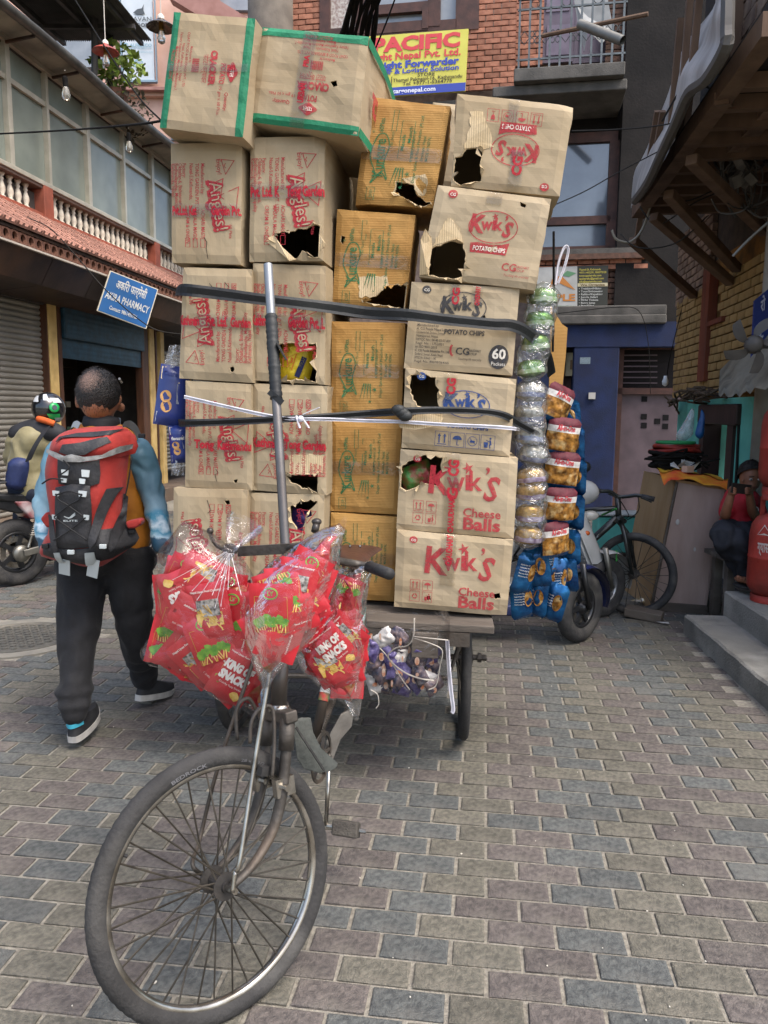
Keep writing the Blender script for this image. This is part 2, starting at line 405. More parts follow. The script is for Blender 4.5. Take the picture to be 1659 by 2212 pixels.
# rolling shutters: every slat its own piece
shm = pm('shutter_steel', '#98938a', '#827e74', 5, .55, .25, bump=.15, bscale=40, dirt='#8c7d67', dscale=1.2, damt=.5)
slat = MB()
slat.sheet(lambda u, v: V((.028*sin(pi*v)**.7, (u-.5), (v-.5)*.072)), 1, 6)
def shutter(s0, s1, z0, z1, mat_, nm='shutter', o=-.1):
    sh = thing_part(nm, LB, LP((s0+s1)/2, z0, o))
    me = slat.mesh('slat', mat_, True); n = int((z1-z0)/.072)
    for i in range(n):
        ob = bpy.data.objects.new('slat', me); COL.objects.link(ob); ob.parent = sh
        ob.matrix_parent_inverse = MX.Identity(4)
        ob.matrix_basis = MX.Translation(LP((s0+s1)/2, z0+.036+i*.072, o)) @ RL.to_4x4() @ MX.Diagonal((1, s1-s0, 1, 1))
    return sh
def thing_part(nm, par, loc):
    m = MB(); m.box(loc+V((0, 0, .02))-LN*.03, (.03, .03, .03)); return m.build(nm, shm, par)
shutter(7.4, 10.6, .22, 2.98, shm); shutter(14.42, 17.2, .42, 2.7, shm, 'shutter')
# posts
yel = pm('cream_paint', '#d8b878', '#c9a765', 6, .6, bump=.2, bscale=30, dirt='#7d6540', dscale=3, damt=.35)
brn = pm('brown_wood', '#5b3a26', '#432a1c', 12, .6, bump=.3, bscale=40, stretch=(1, 1, .2))
for s_, w_, mt in ((10.72, .2, yel), (10.92, .09, brn), (13.62, .26, brn), (13.86, .2, yel), (14.3, .16, yel), (10.63, .05, brn), (14.08, .06, brn)):
    m = MB(); lbox(m, s_-w_/2, s_+w_/2, .2, 2.98, -.12, .03 if mt is yel else .01); m.build('post', mt, LB, bevel=.008)
# rolled-up blue shutter over the pharmacy door
blu = pm('blue_shutter', '#1f4458', '#17323f', 7, .5, .2, bump=.15, bscale=30, wave=((0, 0, 1), 90, .6))
m = MB(); lbox(m, 10.97, 13.5, 2.55, 2.98, -.1, .06); m.build('shutter_box', blu, LB, bevel=.02)
m = MB(); lbox(m, 10.97, 13.5, 2.28, 2.56, -.04, -.01); m.build('shutter_curtain', blu, LB)
# shop interior
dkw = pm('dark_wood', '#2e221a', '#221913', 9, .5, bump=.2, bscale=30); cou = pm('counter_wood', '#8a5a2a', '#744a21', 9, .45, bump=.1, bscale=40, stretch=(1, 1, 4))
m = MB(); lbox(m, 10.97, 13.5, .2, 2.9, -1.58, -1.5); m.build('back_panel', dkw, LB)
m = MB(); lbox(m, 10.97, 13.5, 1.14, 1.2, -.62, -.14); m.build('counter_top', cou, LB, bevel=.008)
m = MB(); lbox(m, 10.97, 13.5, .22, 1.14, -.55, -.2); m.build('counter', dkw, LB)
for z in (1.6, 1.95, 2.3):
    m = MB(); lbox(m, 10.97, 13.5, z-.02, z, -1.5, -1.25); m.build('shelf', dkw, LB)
boxc = [pm('med_%d' % i, c, None, rough=.6) for i, c in enumerate(('#b7b1a2', '#6f7d8c', '#8a4a3c', '#a58f52', '#4e6a55', '#8f8b9c', '#c4bba6'))]
R_ = random.Random(4)
for z in (1.6, 1.95, 2.3, 1.2):
    s_ = 11.05
    while s_ < 13.4:
        w_ = R_.uniform(.06, .16); h_ = R_.uniform(.08, .24)
        if R_.random() < .8:
            m = MB(); o0 = -1.42 if z > 1.3 else -.5
            if R_.random() < .5: lbox(m, s_, s_+w_*.9, z, z+h_, o0, o0+.12)
            else: m.lathe([(.035, 0), (.04, .01), (.04, h_*.7), (.02, h_*.8), (.02, h_)], 8, MX.Translation(LP(s_+.04, z, o0+.06)))
            o = m.build('medicine_pack', boxc[R_.randrange(7)], LB)
        s_ += w_+R_.uniform(.02, .12)
m = MB(); q = [LP(*LF(x, y, -1.2), -1.2) for x, y in ((238, 705), (282, 712), (280, 740), (262, 758), (240, 748))]; m.prism(q, LN*.01); m.build('shop_poster', pm('poster_pink', '#a88678', '#94766b', 8), LB)
m = MB(); s_, z_ = LF(222, 880, -1.3); lbox(m, s_, s_+1.1, 1.75, 2.25, -1.24, -1.2); m.build('mirror_frame', pm('mirror_b', '#5d5546', '#4a4438', 5, .3), LB)
t = thing('water_jar', 'clear plastic jar with purple label standing on the pharmacy counter', 'jar', LP(11.12, 1.2, -.3))
M = MX.Translation(LP(11.16, 1.2, -.3)); jar = pm('jar_plastic', '#c9c7d6', '#aaa6c4', 9, .25, trans=.3)
MB().lathe([(.09, 0), (.1, .02), (.1, .3), (.06, .36), (.06, .4)], 14, M).build('jar_body', jar, t, smooth=True)
MB().lathe([(.102, .08), (.102, .24)], 14, M, cap=False).build('jar_label', pm('jar_lab', '#6d5d94', '#9b92b8', 12), t)
MB().lathe([(.065, .4), (.065, .44), (.001, .445)], 14, M).build('jar_lid', pm('jar_lid', '#d8d8da'), t)
# canopy: dark sheet-metal fascia, drip band with round holes, tiles
fas = pm('rusty_fascia', '#3a2c25', '#261e1a', 3, .55, .2, bump=.25, bscale=20, dirt='#6b4b34', dscale=1.2, damt=.6)
m = MB()
n = 14
for i in range(n):
    a, b = 5.5+i*1.0, 5.5+(i+1)*1.0-.01
    m.add([LP(a, 3.34, .8), LP(b, 3.34, .8), LP(b, 3.02, .62), LP(a, 3.02, .62), LP(b, 2.96, .0), LP(a, 2.96, .0)], [(0, 1, 2, 3), (3, 2, 4, 5)])
m.build('fascia', fas, LB)
terra = pm('terracotta', '#aa8070', '#94695a', 10, .8, bump=.3, bscale=60, dirt='#5f4438', dscale=2.5, damt=.55, rnd=.2)
teram = pm('terracotta_dark', '#7a5442', '#5f4034', 8, .85, bump=.4, bscale=60)
def ring_piece():
    m = MB(); R0, n_ = .048, 10; W_, H_ = .075, .065
    outer = [(-W_, -H_), (W_, -H_), (W_, H_), (-W_, H_)]
    sq = []
    for i in range(n_):
        a = 2*pi*i/n_; c, s = cos(a), sin(a); k = min(W_/max(1e-6, abs(c)), H_/max(1e-6, abs(s))); sq.append((c*k, s*k))
    vs = []
    for x in (.02, -.02):
        vs += [(x, p[0], p[1]) for p in sq] + [(x, R0*cos(2*pi*i/n_), R0*sin(2*pi*i/n_)) for i in range(n_)]
    fs = []
    for i in range(n_):
        j = (i+1) % n_; fs += [(i, j, n_+j, n_+i), (n_+i, n_+j, 3*n_+j, 3*n_+i), (i, j, 2*n_+j, 2*n_+i)]
    m.add(vs, fs); return m.mesh('drip_ring', teram)
rme = ring_piece(); B4 = RL.to_4x4()
def inst(name, me, par, M):
    o = bpy.data.objects.new(name, me); COL.objects.link(o); o.parent = par; o.matrix_parent_inverse = WM[par.name].inverted(); o.matrix_basis = M; WM[o.name] = MX.Identity(4); return o
s_ = 8.4
while s_ < 17: inst('drip_ring', rme, LB, MX.Translation(LP(s_, 3.41, .8)) @ B4); s_ += .153
m = MB(); lbox(m, 5.5, 26, 3.475, 3.51, .72, .83); m.build('eave_lath', fas, LB)
m = MB(); lbox(m, 5.5, 26, 3.325, 3.345, .76, .83); m.build('eave_flashing', pm('flashing', '#b5aca0', None, rough=.5), LB)
# tiles: four overlapping courses, ribbed
tm = MB(); rib = [(-.12, -.01), (-.112, .036), (-.085, .038), (-.075, .004), (-.024, .004), (-.016, .034), (.016, .036), (.024, .004), (.078, .004), (.086, .03), (.112, .03), (.118, -.01)]
for i in range(len(rib)-1):
    (y0, z0), (y1, z1) = rib[i], rib[i+1]
    tm.add([(.0, y0, z0), (.0, y1, z1), (.26, y1, z1), (.26, y0, z0)], [(0, 1, 2, 3)])
    tm.add([(.26, y0, z0), (.26, y1, z1), (.26, y1, -.022), (.26, y0, -.022)], [(0, 1, 2, 3)])
tme = tm.mesh('roof_tile', terra)
slope = atan2(4.0-3.5, .78)
for c in range(4):
    o0 = .04 + c*.2; z0 = 4.04 - c*.2*tan(slope)
    s_ = 8.2 + (c % 2)*.12
    while s_ < 17.4:
        inst('roof_tile', tme, LB, MX.Translation(LP(s_, z0+.012, o0)) @ B4 @ MX.Rotation(slope-.03, 4, 'Y')); s_ += .242
m = MB(); m.add([LP(5.5, 4.03, 0), LP(26, 4.03, 0), LP(26, 3.49, .8), LP(5.5, 3.49, .8)], [(0, 1, 2, 3)]); m.build('tile_bed', teram, LB)
# baluster rail
redw = pm('red_oxide', '#9c5540', '#884632', 6, .7, bump=.2, bscale=40, dirt='#5b3a30', damt=.4)
whp = pm('white_plaster', '#cfc6b4', '#b9ae9a', 8, .7, bump=.2, bscale=60, dirt='#6f675b', dscale=4, damt=.5)
m = MB(); lbox(m, 5.5, 26, 4.03, 4.09, -.1, .1); m.build('rail_base', redw, LB)
m = MB(); lbox(m, 5.5, 26, 4.40, 4.47, -.1, .1); m.build('top_rail', pm('rail_stone', '#5d4b42', '#6d5a4f', 6, .8, bump=.3, bscale=50), LB, bevel=.01)
bme = MB().lathe([(.045, 0), (.045, .03), (.024, .05), (.045, .11), (.04, .15), (.02, .21), (.03, .235), (.02, .26), (.042, .29), (.042, .31)], 10).mesh('baluster', whp, True)
posts = [7.3, 10.62, 14.02, 17.3]; s_ = 8.3
while s_ < 17.2:
    if min(abs(s_-p) for p in posts) > .2: inst('baluster', bme, LB, MX.Translation(LP(s_, 4.09, 0)))
    s_ += .165
for p in posts:
    m = MB(); lbox(m, p-.11, p+.11, 4.02, 4.46, -.12, .12); m.build('rail_post', redw, LB, bevel=.012)
# window band
alu = pm('aluminium', '#b9b3a2', '#a59f8f', 5, .4, .3, bump=.05, bscale=20)
glass = pm('window_glass', '#7d8479', '#6a7067', 2, .3, 0, spec=.5, coat=.15)  # mottled grey-green tones put reflected surroundings into the pane colour
curt = pm('curtain', '#8a8778', '#7b796b', 3, .8)
WZ0, WZT, WZ1 = 4.5, 5.52, 5.92
m = MB(); lbox(m, 5.5, 26, 4.44, WZ0, -.02, .12); m.build('window_sill', alu, LB, bevel=.008)
m = MB(); lbox(m, 5.5, 26, WZ1, WZ1+.06, -.02, .08); m.build('window_head', alu, LB)
mul = [7.3] + [LF(x, 330, .05)[0] for x in (-60, 24, 105, 190, 266, 327, 372)] + [17.1]
for i, p in enumerate(mul):
    m = MB(); w_ = .055 if i % 2 else .09; lbox(m, p-w_/2, p+w_/2, WZ0, WZ1, -.01, .07); m.build('mullion', alu, LB)
for a, b in zip(mul, mul[1:]):
    m = MB(); lbox(m, a+.03, b-.03, WZT-.03, WZT+.03, 0, .05); m.build('transom', alu, LB)
    for z0, z1 in ((WZ0, WZT-.03), (WZT+.03, WZ1)):
        m = MB(); lbox(m, a+.02, b-.02, z0, z1, -.004, .004); m.build('pane', glass, LB)
        m = MB(); lbox(m, a+.02, b-.02, z0, z1, .005, .03)
# soffit, gutter pipe and coping above the windows
m = MB(); lbox(m, 5.5, 26, 5.98, 6.1, -.1, .1); m.build('lintel_band', pm('green_grey', '#8c8e7d', '#74776a', 4, .8, bump=.3, bscale=30, dirt='#55564c', damt=.5), LB)
m = MB(); m.add([LP(5.5, 5.97, .1), LP(26, 5.97, .1), LP(26, 6.03, .40), LP(5.5, 6.03, .40), LP(5.5, 6.13, .40), LP(26, 6.13, .40), LP(26, 6.22, .0), LP(5.5, 6.22, .0)], [(0, 1, 2, 3), (3, 2, 5, 4), (4, 5, 6, 7)]); m.build('eave_sheet', pm('eave_sheet', '#8f8f80', '#6f7066', 3, .6, .2, bump=.3, bscale=14, dirt='#4d4a42', damt=.5), LB)
MB().tube([LP(5.5+i*1.1, 6.0+.02*sin(i*1.7), .47) for i in range(20)], .062, 10).build('gutter_pipe', pm('gutter', '#575650', '#3f3e3a', 4, .45, .3, bump=.2, bscale=20), LB, smooth=True)
for s_ in (9.9, 10.9, 12.2, 13.6):
    m = MB(); m.bar(LP(s_, 5.95, .45), LP(s_, 5.9, .08), .03, .03); m.build('gutter_bracket', fas, LB)
cab = pm('black_cable', '#151413', '#1f1e1c', 20, .9, spec=.1)
# hooded bulbs under the gutter
bulbg = pm('bulb_glass', '#e8e2d2', None, rough=.1, trans=.8, spec=.8); brass = pm('brass', '#8a6a34', None, rough=.4, metal=.7)
def bulb(x, y, Y, lab, hood=None, cord=None, sz=1.0):
    p = at(x, y, Y); t = thing('hanging_bulb', lab, 'lamp', p); T_ = MX.Translation(p) @ MX.Scale(sz, 4)
    MB().lathe([(.004, -.15), (.03, -.135), (.036, -.1), (.02, -.05), (.016, -.03)], 10, T_).build('glass_bulb', bulbg, t, smooth=True)
    MB().lathe([(.02, -.045), (.022, .02), (.012, .035)], 10, T_).build('socket', brass if hood else cab, t)
    if hood:
        MB().lathe([(.03, .05), (.035, .035), (.09, .01), (.12, -.012), (.125, -.02), (.12, -.015), (.03, .03)], 14, T_, cap=False).build('shade', hood, t, smooth=True)
        MB().lathe([(.03, .03), (.03, .07), (.012, .09)], 10, T_).build('shade_cap', pm('ceramic_w', '#d8d2c6'), t)
    if cord: MB().tube([p+V((0, 0, .08*sz)), p+V((.0, 0, cord))], .006, 5).build('cord', pm('white_cord', '#b9b2a6'), t)
bulb(141, 175, 10.2, 'clear bulb in a black socket under the gutter near the left edge', None, .12, 1.6)
bulb(278, 295, 12.2, 'clear bulb in a black socket under the gutter beside the tall cartons', None, .12, 1.6)
dch = pm('dark_enamel', '#3a332c', '#5b5145', 20, .25, .5); rch = pm('red_enamel', '#a2493c', '#7d3a32', 15, .4)
bulb(348, 55, 9.5, 'bulb under a dark fluted shade hanging left of the green taped carton', dch, 2.2, 1.35)
bulb(228, 108, 10.5, 'bulb under a faded red shade hanging above the gutter', rch, 3., 1.35)
# pharmacy signboard (hangs off the canopy)
q = [(238, 584), (342, 625), (316, 711), (209, 671)]
n_ = V((.45, -.88, -.1)).normalized(); C = at(276, 648, 10.6)
Q = [hit(x, y, C, n_) for x, y in q]
t = thing('pharmacy_sign', 'blue pharmacy signboard with white lettering tilted under the tiled eave', 'sign', C)
m = MB(); m.prism(Q, -n_*.06); m.build('sign_edge', pm('sign_edge', '#d8cfb8', None, rough=.6), t)
def quadmap(Q, off):
    return lambda x, y: (Q[3]*(1-x)+Q[2]*x)*(1-y) + (Q[0]*(1-x)+Q[1]*x)*y + off
mp = quadmap(Q, n_*.004); m = MB(); flat(m, mp, [(.02, .02), (.98, .02), (.98, .98), (.02, .98)]); m.build('sign_face', pm('sign_blue', '#27619c', '#1f5488', 3, .5, dirt='#4c7298', damt=.4), t)
mp = quadmap(Q, n_*.008); m = MB()
ww = lambda s, y, h, a=.5, wd=.8: letter(m, mp, s, a, y, h, width=wd, bold=.02)
ww('अकिरा फार्मेसी', .67, .27, .5, .62); ww('AKIRA PHARMACY', .36, .24, .5, .88); ww('Contact: 9861493766', .14, .13, .48, .56)
m.build('lettering', pm('sign_white', '#d4d4cc', '#b8bab8', 6, .6), t)
# ================================================================ BUILDING ACROSS THE END OF THE STREET
BA = radians(10); be = V((cos(BA), -sin(BA), 0)); bn_ = V((-sin(BA), -cos(BA), 0)); B0 = V((3.13, 12.3, 0))
def BP(a, z, o=0.): return B0 + be*a + bn_*o + V((0, 0, z))
def BF(x, y, o=0.):
    p = hit(x, y, B0+bn_*o, bn_); return ((p-B0).dot(be), p.z)
RBk = MX(((be.x, bn_.x, 0), (be.y, bn_.y, 0), (0, 0, 1)))
def bbox(m, a0, a1, z0, z1, o0, o1): return m.box(BP((a0+a1)/2, (z0+z1)/2, (o0+o1)/2), (abs(a1-a0), abs(o1-o0), abs(z1-z0)), RBk)
def bpx(m, x0, y0, x1, y1, o0, o1):
    """box covering a picture rectangle, measured on the plane at depth o1"""
    a0, z1 = BF(x0, y0, o1); a1, z0 = BF(x1, y1, o1); return bbox(m, a0, a1, z0, z1, o0, o1)
BB = thing('brick_building', 'brick and concrete building with balcony and blue ground floor at the street end', 'building', BP(0, 0))
dkcon = pm('dark_concrete', '#5d5a55', '#4a4844', 5, .9, bump=.5, bscale=60, dirt='#302e2c', dscale=1.5, damt=.6)
mort = pm('wall_mortar', '#7d6d62', '#655850', 10, .95, bump=.4, bscale=90)
brk = pm('fired_brick', '#a8745c', '#8f5d48', 14, .85, bump=.5, bscale=120, dirt='#6b4a3c', dscale=5, damt=.4, rnd=.25)
brkd = pm('dark_brick', '#5d4438', '#4a382f', 14, .9, bump=.5, bscale=120, rnd=.25)  # same brick in a darker tone
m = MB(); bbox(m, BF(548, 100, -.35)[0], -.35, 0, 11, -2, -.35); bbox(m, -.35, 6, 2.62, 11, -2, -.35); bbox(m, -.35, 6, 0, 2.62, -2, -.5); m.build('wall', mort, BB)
m = MB(); a0, _ = BF(1352, 100, 0); bbox(m, a0, 6, 2.9, 11, -.36, .0); bbox(m, -2.2, 6, 3.95, BF(1230, 196, .0)[1], -.345, -.3); m.build('dark_wall', pm('dark_wall_mat', '#161413', '#211e1c', 3, .95, bump=.4, bscale=30), BB)  # near-black wall tone at the right and below the balcony
def brickwall(par, x0, x1, y0, y1, o, mt, P_=BP, Fn=BF, Rm=RBk, L_=.235, Hh=.082, thick=.05, seed=1, nm='brick', clip=None):
    (a0, z1), (a1, z0) = Fn(x0, y0, o), Fn(x1, y1, o)
    if a0 > a1: a0, a1 = a1, a0
    R_ = random.Random(seed); mes = []
    for k in range(4):
        m = MB(); m.box((0, 0, 0), (L_-.014+R_.uniform(-.004, .004), thick, Hh-.014+R_.uniform(-.004, .004))); me = m.mesh(nm, mt); mes.append(me)
    nrow = int((z1-z0)/Hh); 
    for r in range(nrow+1):
        z = z0+(r+.5)*Hh
        if z > z1+.02: break
        a = a0 + (0 if r % 2 else -L_/2)
        while a < a1:
            l, rgt = max(a, a0), min(a+L_, a1)
            if rgt-l > .05 and (clip is None or clip((l+rgt)/2, z)):
                M = MX.Translation(P_((l+rgt)/2, z, o-thick/2+R_.uniform(-.006, .006))) @ Rm.to_4x4() @ MX.Rotation(R_.uniform(-.012, .012), 4, 'Y') @ MX.Diagonal(((rgt-l)/L_, 1, 1, 1))
                inst(nm, mes[R_.randrange(4)], par, M)
            a += L_
brickwall(BB, 614, 692, 0, 75, -.0, brk, seed=2); brickwall(BB, 1000, 1112, 0, 190, 0., brk, seed=3); brickwall(BB, 692, 800, 72, 110, -.1, brk, seed=12)
m = MB(); a0, _ = BF(578, 20, .2); MB().lathe([(.36, 3), (.36, 11)], 20, MX.Translation(BP(a0, 0, .05))).build('round_column', pm('col_conc', '#6f675d', '#5d564e', 5, .9, bump=.3, bscale=40), BB, smooth=True)
# upper window
frm = pm('window_frame_brown', '#4f332b', '#3d2822', 8, .6, bump=.2, bscale=40)
pal = pm('pale_pane', '#8f9498', '#7d8388', 3, .15, spec=.7); lace = pm('lace_curtain', '#c4bfb6', '#8d7a74', 26, .9)
for (x0, y0, x1, y1, o1) in ((690, -60, 712, 86, .02), (986, -60, 1034, 62, .02), (712, 62, 986, 76, .02), (925, -60, 950, 55, .03), (800, 12, 925, 22, .03), (800, 52, 925, 64, .03), (912, 12, 925, 60, .04), (768, -60, 800, 70, .03)):
    m = MB(); bpx(m, x0, y0, x1, y1, -.1, o1); m.build('window_frame', frm, BB)
for (x0, y0, x1, y1, mt) in ((712, -60, 768, 72, lace), (800, 20, 915, 54, pal), (800, -60, 925, 12, pal), (950, -60, 990, 52, pal)):
    m = MB(); bpx(m, x0, y0, x1, y1, -.14, -.06); m.build('pane', mt, BB)
# balcony
m = MB(); a0, _ = BF(1112, 100, .85); a1, _ = BF(1352, 100, .85); _, zt = BF(1230, 143, .85); _, zm = BF(1230, 172, .85); _, zb = BF(1230, 192, .75)
bbox(m, a0-.0, a1, zm, zt, -.3, .9); m.build('balcony_slab', dkcon, BB, bevel=.015)
m = MB(); bbox(m, a0-.3, a1+.05, zb-.06, zm, -.3, .78); m.build('balcony_moulding', dkcon, BB, bevel=.02)
m = MB(); bbox(m, -2.6, a0, zm-.1, zm+.1, -.3, .12); m.build('string_course', dkcon, BB, bevel=.015)
gal = pm('galvanised', '#666b6c', '#54595a', 10, .5, .5, bump=.1, bscale=40)
zr = zt+.95
m = MB(); bbox(m, a0+.03, a1, zr-.03, zr+.02, .8, .86); m.build('rail_top', gal, BB)
for z in (zr-.16, zt+.13):
    m = MB(); bbox(m, a0+.03, a1, z-.012, z+.012, .815, .845); m.build('rail_bar', gal, BB)
nb = 11; mets = []
for i in range(nb):
    a = a0+.06+(a1-a0-.1)*i/(nb-1); m = MB(); bbox(m, a-.014, a+.014, zt, zr-.03, .815, .845); m.build('rail_baluster', gal, BB)
ir = pm('iron_scroll', '#4c4f50', '#3c3e3f', 12, .6, .4)
zc_ = zt+.42
for i in range(nb-1):
    a = a0+.06+(a1-a0-.1)*(i+.5)/(nb-1); m = MB()
    if i % 2 == 0: m.tube([BP(a+.07*cos(q), zc_+.09*sin(q), .83) for q in (0, pi/2, pi, 3*pi/2)], .008, 5, closed=True)
    else:
        for sx in (-1, 1):
            for sz in (-1, 1): m.tube([BP(a+sx*(.035+.03*cos(q)*1.0), zc_+sz*.045+.04*sin(q), .83) for q in [k*pi/4 for k in range(8)]], .007, 5, closed=True)
    m.build('rail_scroll', ir, BB)
    if i % 3 == 1:
        m = MB(); m.tube([BP(a+.06*cos(q), zr-.09+.06*sin(q), .83) for q in [k*pi/5 for k in range(10)]], .007, 5, closed=True); m.build('rail_ring', ir, BB)
dor = pm('mauve_door', '#6e6470', '#5c535e', 5, .7, bump=.2, bscale=30)
for x0, x1 in ((1172, 1240), (1244, 1312)):
    m = MB(); bpx(m, x0, -60, x1, 132, -.34, -.28); m.build('balcony_door', dor, BB)
    for yy in (-40, 55): m = MB(); bpx(m, x0+10, yy, x1-10, yy+62, -.28, -.265); m.build('door_panel', pm('mauve_panel', '#7d7380', '#6b6270', 5, .7), BB)
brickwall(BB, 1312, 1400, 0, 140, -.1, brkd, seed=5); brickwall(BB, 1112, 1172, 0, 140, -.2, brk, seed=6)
t = thing('broken_plastic_sheet', 'torn white sheet hanging on the balcony behind the railing', 'sheet', BP(1.9, zt, .2))
m = MB(); Q = [BF(x, y, .1) for x, y in ((1240, 0), (1310, -10), (1325, 60), (1300, 95), (1270, 70), (1262, 110), (1250, 60))]; m.prism([BP(a, z, .1+.05*sin(i*2)) for i, (a, z) in enumerate(Q)], bn_*.01); m.build('sheet', pm('white_sheet', '#a9a9a6', '#8f908e', 6, .6), t)
# big window under the balcony and dark side opening
refl = pm('dark_pane', '#3c4450', '#59616b', 1.2, .05, spec=1., coat=.8)
for (x0, y0, x1, y1) in ((1150, 292, 1335, 304), (1318, 304, 1332, 545), (1150, 304, 1166, 545), (1166, 470, 1318, 482), (1166, 534, 1318, 546)):
    m = MB(); bpx(m, x0, y0, x1, y1, -.3, -.2); m.build('window_frame', frm, BB)
for (x0, y0, x1, y1) in ((1166, 304, 1318, 470), (1166, 482, 1318, 534)):
    m = MB(); bpx(m, x0, y0, x1, y1, -.32, -.26); m.build('pane', refl, BB)
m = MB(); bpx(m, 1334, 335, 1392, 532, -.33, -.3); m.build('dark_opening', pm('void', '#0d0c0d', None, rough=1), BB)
m = MB(); bpx(m, 1150, 540, 1400, 550, -.4, .02); m.build('window_ledge', dkcon, BB)
# dentil course of corner-set bricks, brick panel, ledge
a0, z1_ = BF(1140, 552, .05); a1, z0_ = BF(1400, 575, .05); n = 11
dme = MB().prism([(-.11, 0, 0), (.11, 0, 0), (0, .13, 0)], (0, 0, .085)).mesh('dentil_brick', brk)
for i in range(n): inst('dentil_brick', dme, BB, MX.Translation(BP(a0+(a1-a0)*(i+.5)/n, z1_-.09, -.06)) @ RBk.to_4x4())
m = MB(); bpx(m, 1140, 551, 1400, 556, -.4, .09); m.build('dentil_cap', brkd, BB)
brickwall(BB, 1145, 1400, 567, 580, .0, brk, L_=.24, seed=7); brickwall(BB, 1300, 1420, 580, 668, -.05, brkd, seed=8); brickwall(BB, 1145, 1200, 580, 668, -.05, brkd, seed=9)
m = MB(); bpx(m, 1140, 662, 1440, 680, -.4, .06); bpx(m, 1140, 682, 1440, 698, -.4, .14); m.build('ledge', dkcon, BB, bevel=.02)
blue = pm('blue_plaster', '#16264c', '#111d3a', 4, .75, bump=.35, bscale=70, dirt='#1a1d38', dscale=1.5, damt=.6)
m = MB(); bpx(m, 1130, 698, 1480, 748, -.4, .06); m.build('blue_lintel', blue, BB)
m = MB(); bpx(m, 1240, 746, 1322, 1110, -.4, .05); m.build('blue_pillar', blue, BB, bevel=.02)
m = MB(); bpx(m, 1120, 746, 1206, 1110, -.4, .04); m.build('blue_wall', blue, BB)
m = MB(); bpx(m, 1206, 746, 1246, 1110, -.36, -.3); m.build('doorway', frm, BB)
met = pm('mauve_steel', '#5f5155', '#514549', 4, .55, .1, bump=.1, bscale=30, dirt='#3c3236', dscale=1.2, damt=.6)
m = MB(); bpx(m, 1322, 850, 1470, 1105, -.42, -.32); m.build('steel_door', met, BB)
for (x0, y0, x1, y1) in ((1320, 744, 1332, 1106), (1320, 744, 1470, 754), (1332, 838, 1470, 852)):
    m = MB(); bpx(m, x0, y0, x1, y1, -.4, -.24); m.build('door_frame', frm, BB)
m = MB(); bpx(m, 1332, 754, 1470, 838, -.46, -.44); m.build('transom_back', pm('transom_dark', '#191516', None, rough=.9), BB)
for k in range(6):
    m = MB(); bpx(m, 1334, 766+12*k, 1420, 768.5+12*k, -.36, -.34); m.build('transom_bar', met, BB)
for (x, y) in ((1392, 862), (1391, 900), (1420, 910), (1391, 919), (1438, 902), (1437, 921)):
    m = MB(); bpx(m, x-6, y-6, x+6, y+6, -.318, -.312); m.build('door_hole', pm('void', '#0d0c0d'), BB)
m = MB(); bpx(m, 1272, 848, 1286, 862, .05, .09); m.build('switch_box', pm('switch', '#b5b2aa', None), BB)
m = MB(); bpx(m, 1253, 772, 1275, 786, .05, .055); bpx(m, 1258, 776, 1270, 782, .055, .058); m.build('stencil', ink('stencil', '#8fa0a8', .7), BB)
m = MB(); bpx(m, 1223, 762, 1240, 812, -.2, -.15); m.build('number_board', pm('cream_board', '#b5a886', '#a89a78', 8), BB)
m = MB(); f = frame_map(BP(*BF(1231, 800, -.14), -.14), be, V((0, 0, 1))); letter(m, f, '1', 0, .02, .2, bold=.03); m.build('number', pm('num_ink', '#7a5a3a'), BB)
# yellow freight sign
n_ = bn_; C = BP(*BF(900, 140, .25), .25); Q = [hit(x, y, C, n_) for x, y in ((742, 83), (1012, 62), (1005, 196), (742, 214))]
t = thing('freight_sign', 'yellow freight company signboard with red and blue lettering on the brick wall', 'sign', C)
m = MB(); m.prism(Q, -n_*.05); m.build('sign_board', pm('sign_yellow', '#cfc95c', '#c5be52', 3, .5, dirt='#b0a445', damt=.3), t)
mp = quadmap(Q, n_*.004); m = MB(); flat(m, mp, [(0, 0), (1, 0), (1, .135), (0, .135)]); m.build('sign_stripe', pm('sign_blue2', '#3a4aa0', None, rough=.5), t)
mp = quadmap(Q, n_*.008); m = MB(); letter(m, mp, 'PACIFIC', .59, .735, .31, width=.70, bold=.05); letter(m, mp, 'Freight Nepal Pvt. Ltd.', .55, .59, .155, width=.80, bold=.03); m.build('red_lettering', pm('sign_red', '#c9454a', None, rough=.6), t)
m = MB(); letter(m, mp, 'Freight Forwarder', .57, .45, .155, width=.74, bold=.045); letter(m, mp, 'Courier & Logistic Solution', .56, .355, .11, width=.76, bold=.03); m.build('blue_lettering', pm('sign_blue2', '#3a4aa0'), t)
m = MB(); letter(m, mp, 'STORE', .68, .285, .08, width=.14, bold=.015); letter(m, mp, 'Thamel Paknajol-16, Kathmandu', .69, .22, .08, width=.56, bold=.015); letter(m, mp, 'Tel: +977-1-5364775', .69, .155, .08, width=.4, bold=.015); letter(m, mp, 'Thamel', .29, .2, .08, width=.16, bold=.01); flat(m, mp, rect(.4, .23, .006, .16)); m.build('dark_lettering', pm('sign_dark', '#44402c'), t)
m = MB(); letter(m, mp, 'www.pacificcargonepal.com', .45, .035, .1, width=.62, bold=.03); m.build('white_lettering', pm('sign_white2', '#d9dbe6'), t)
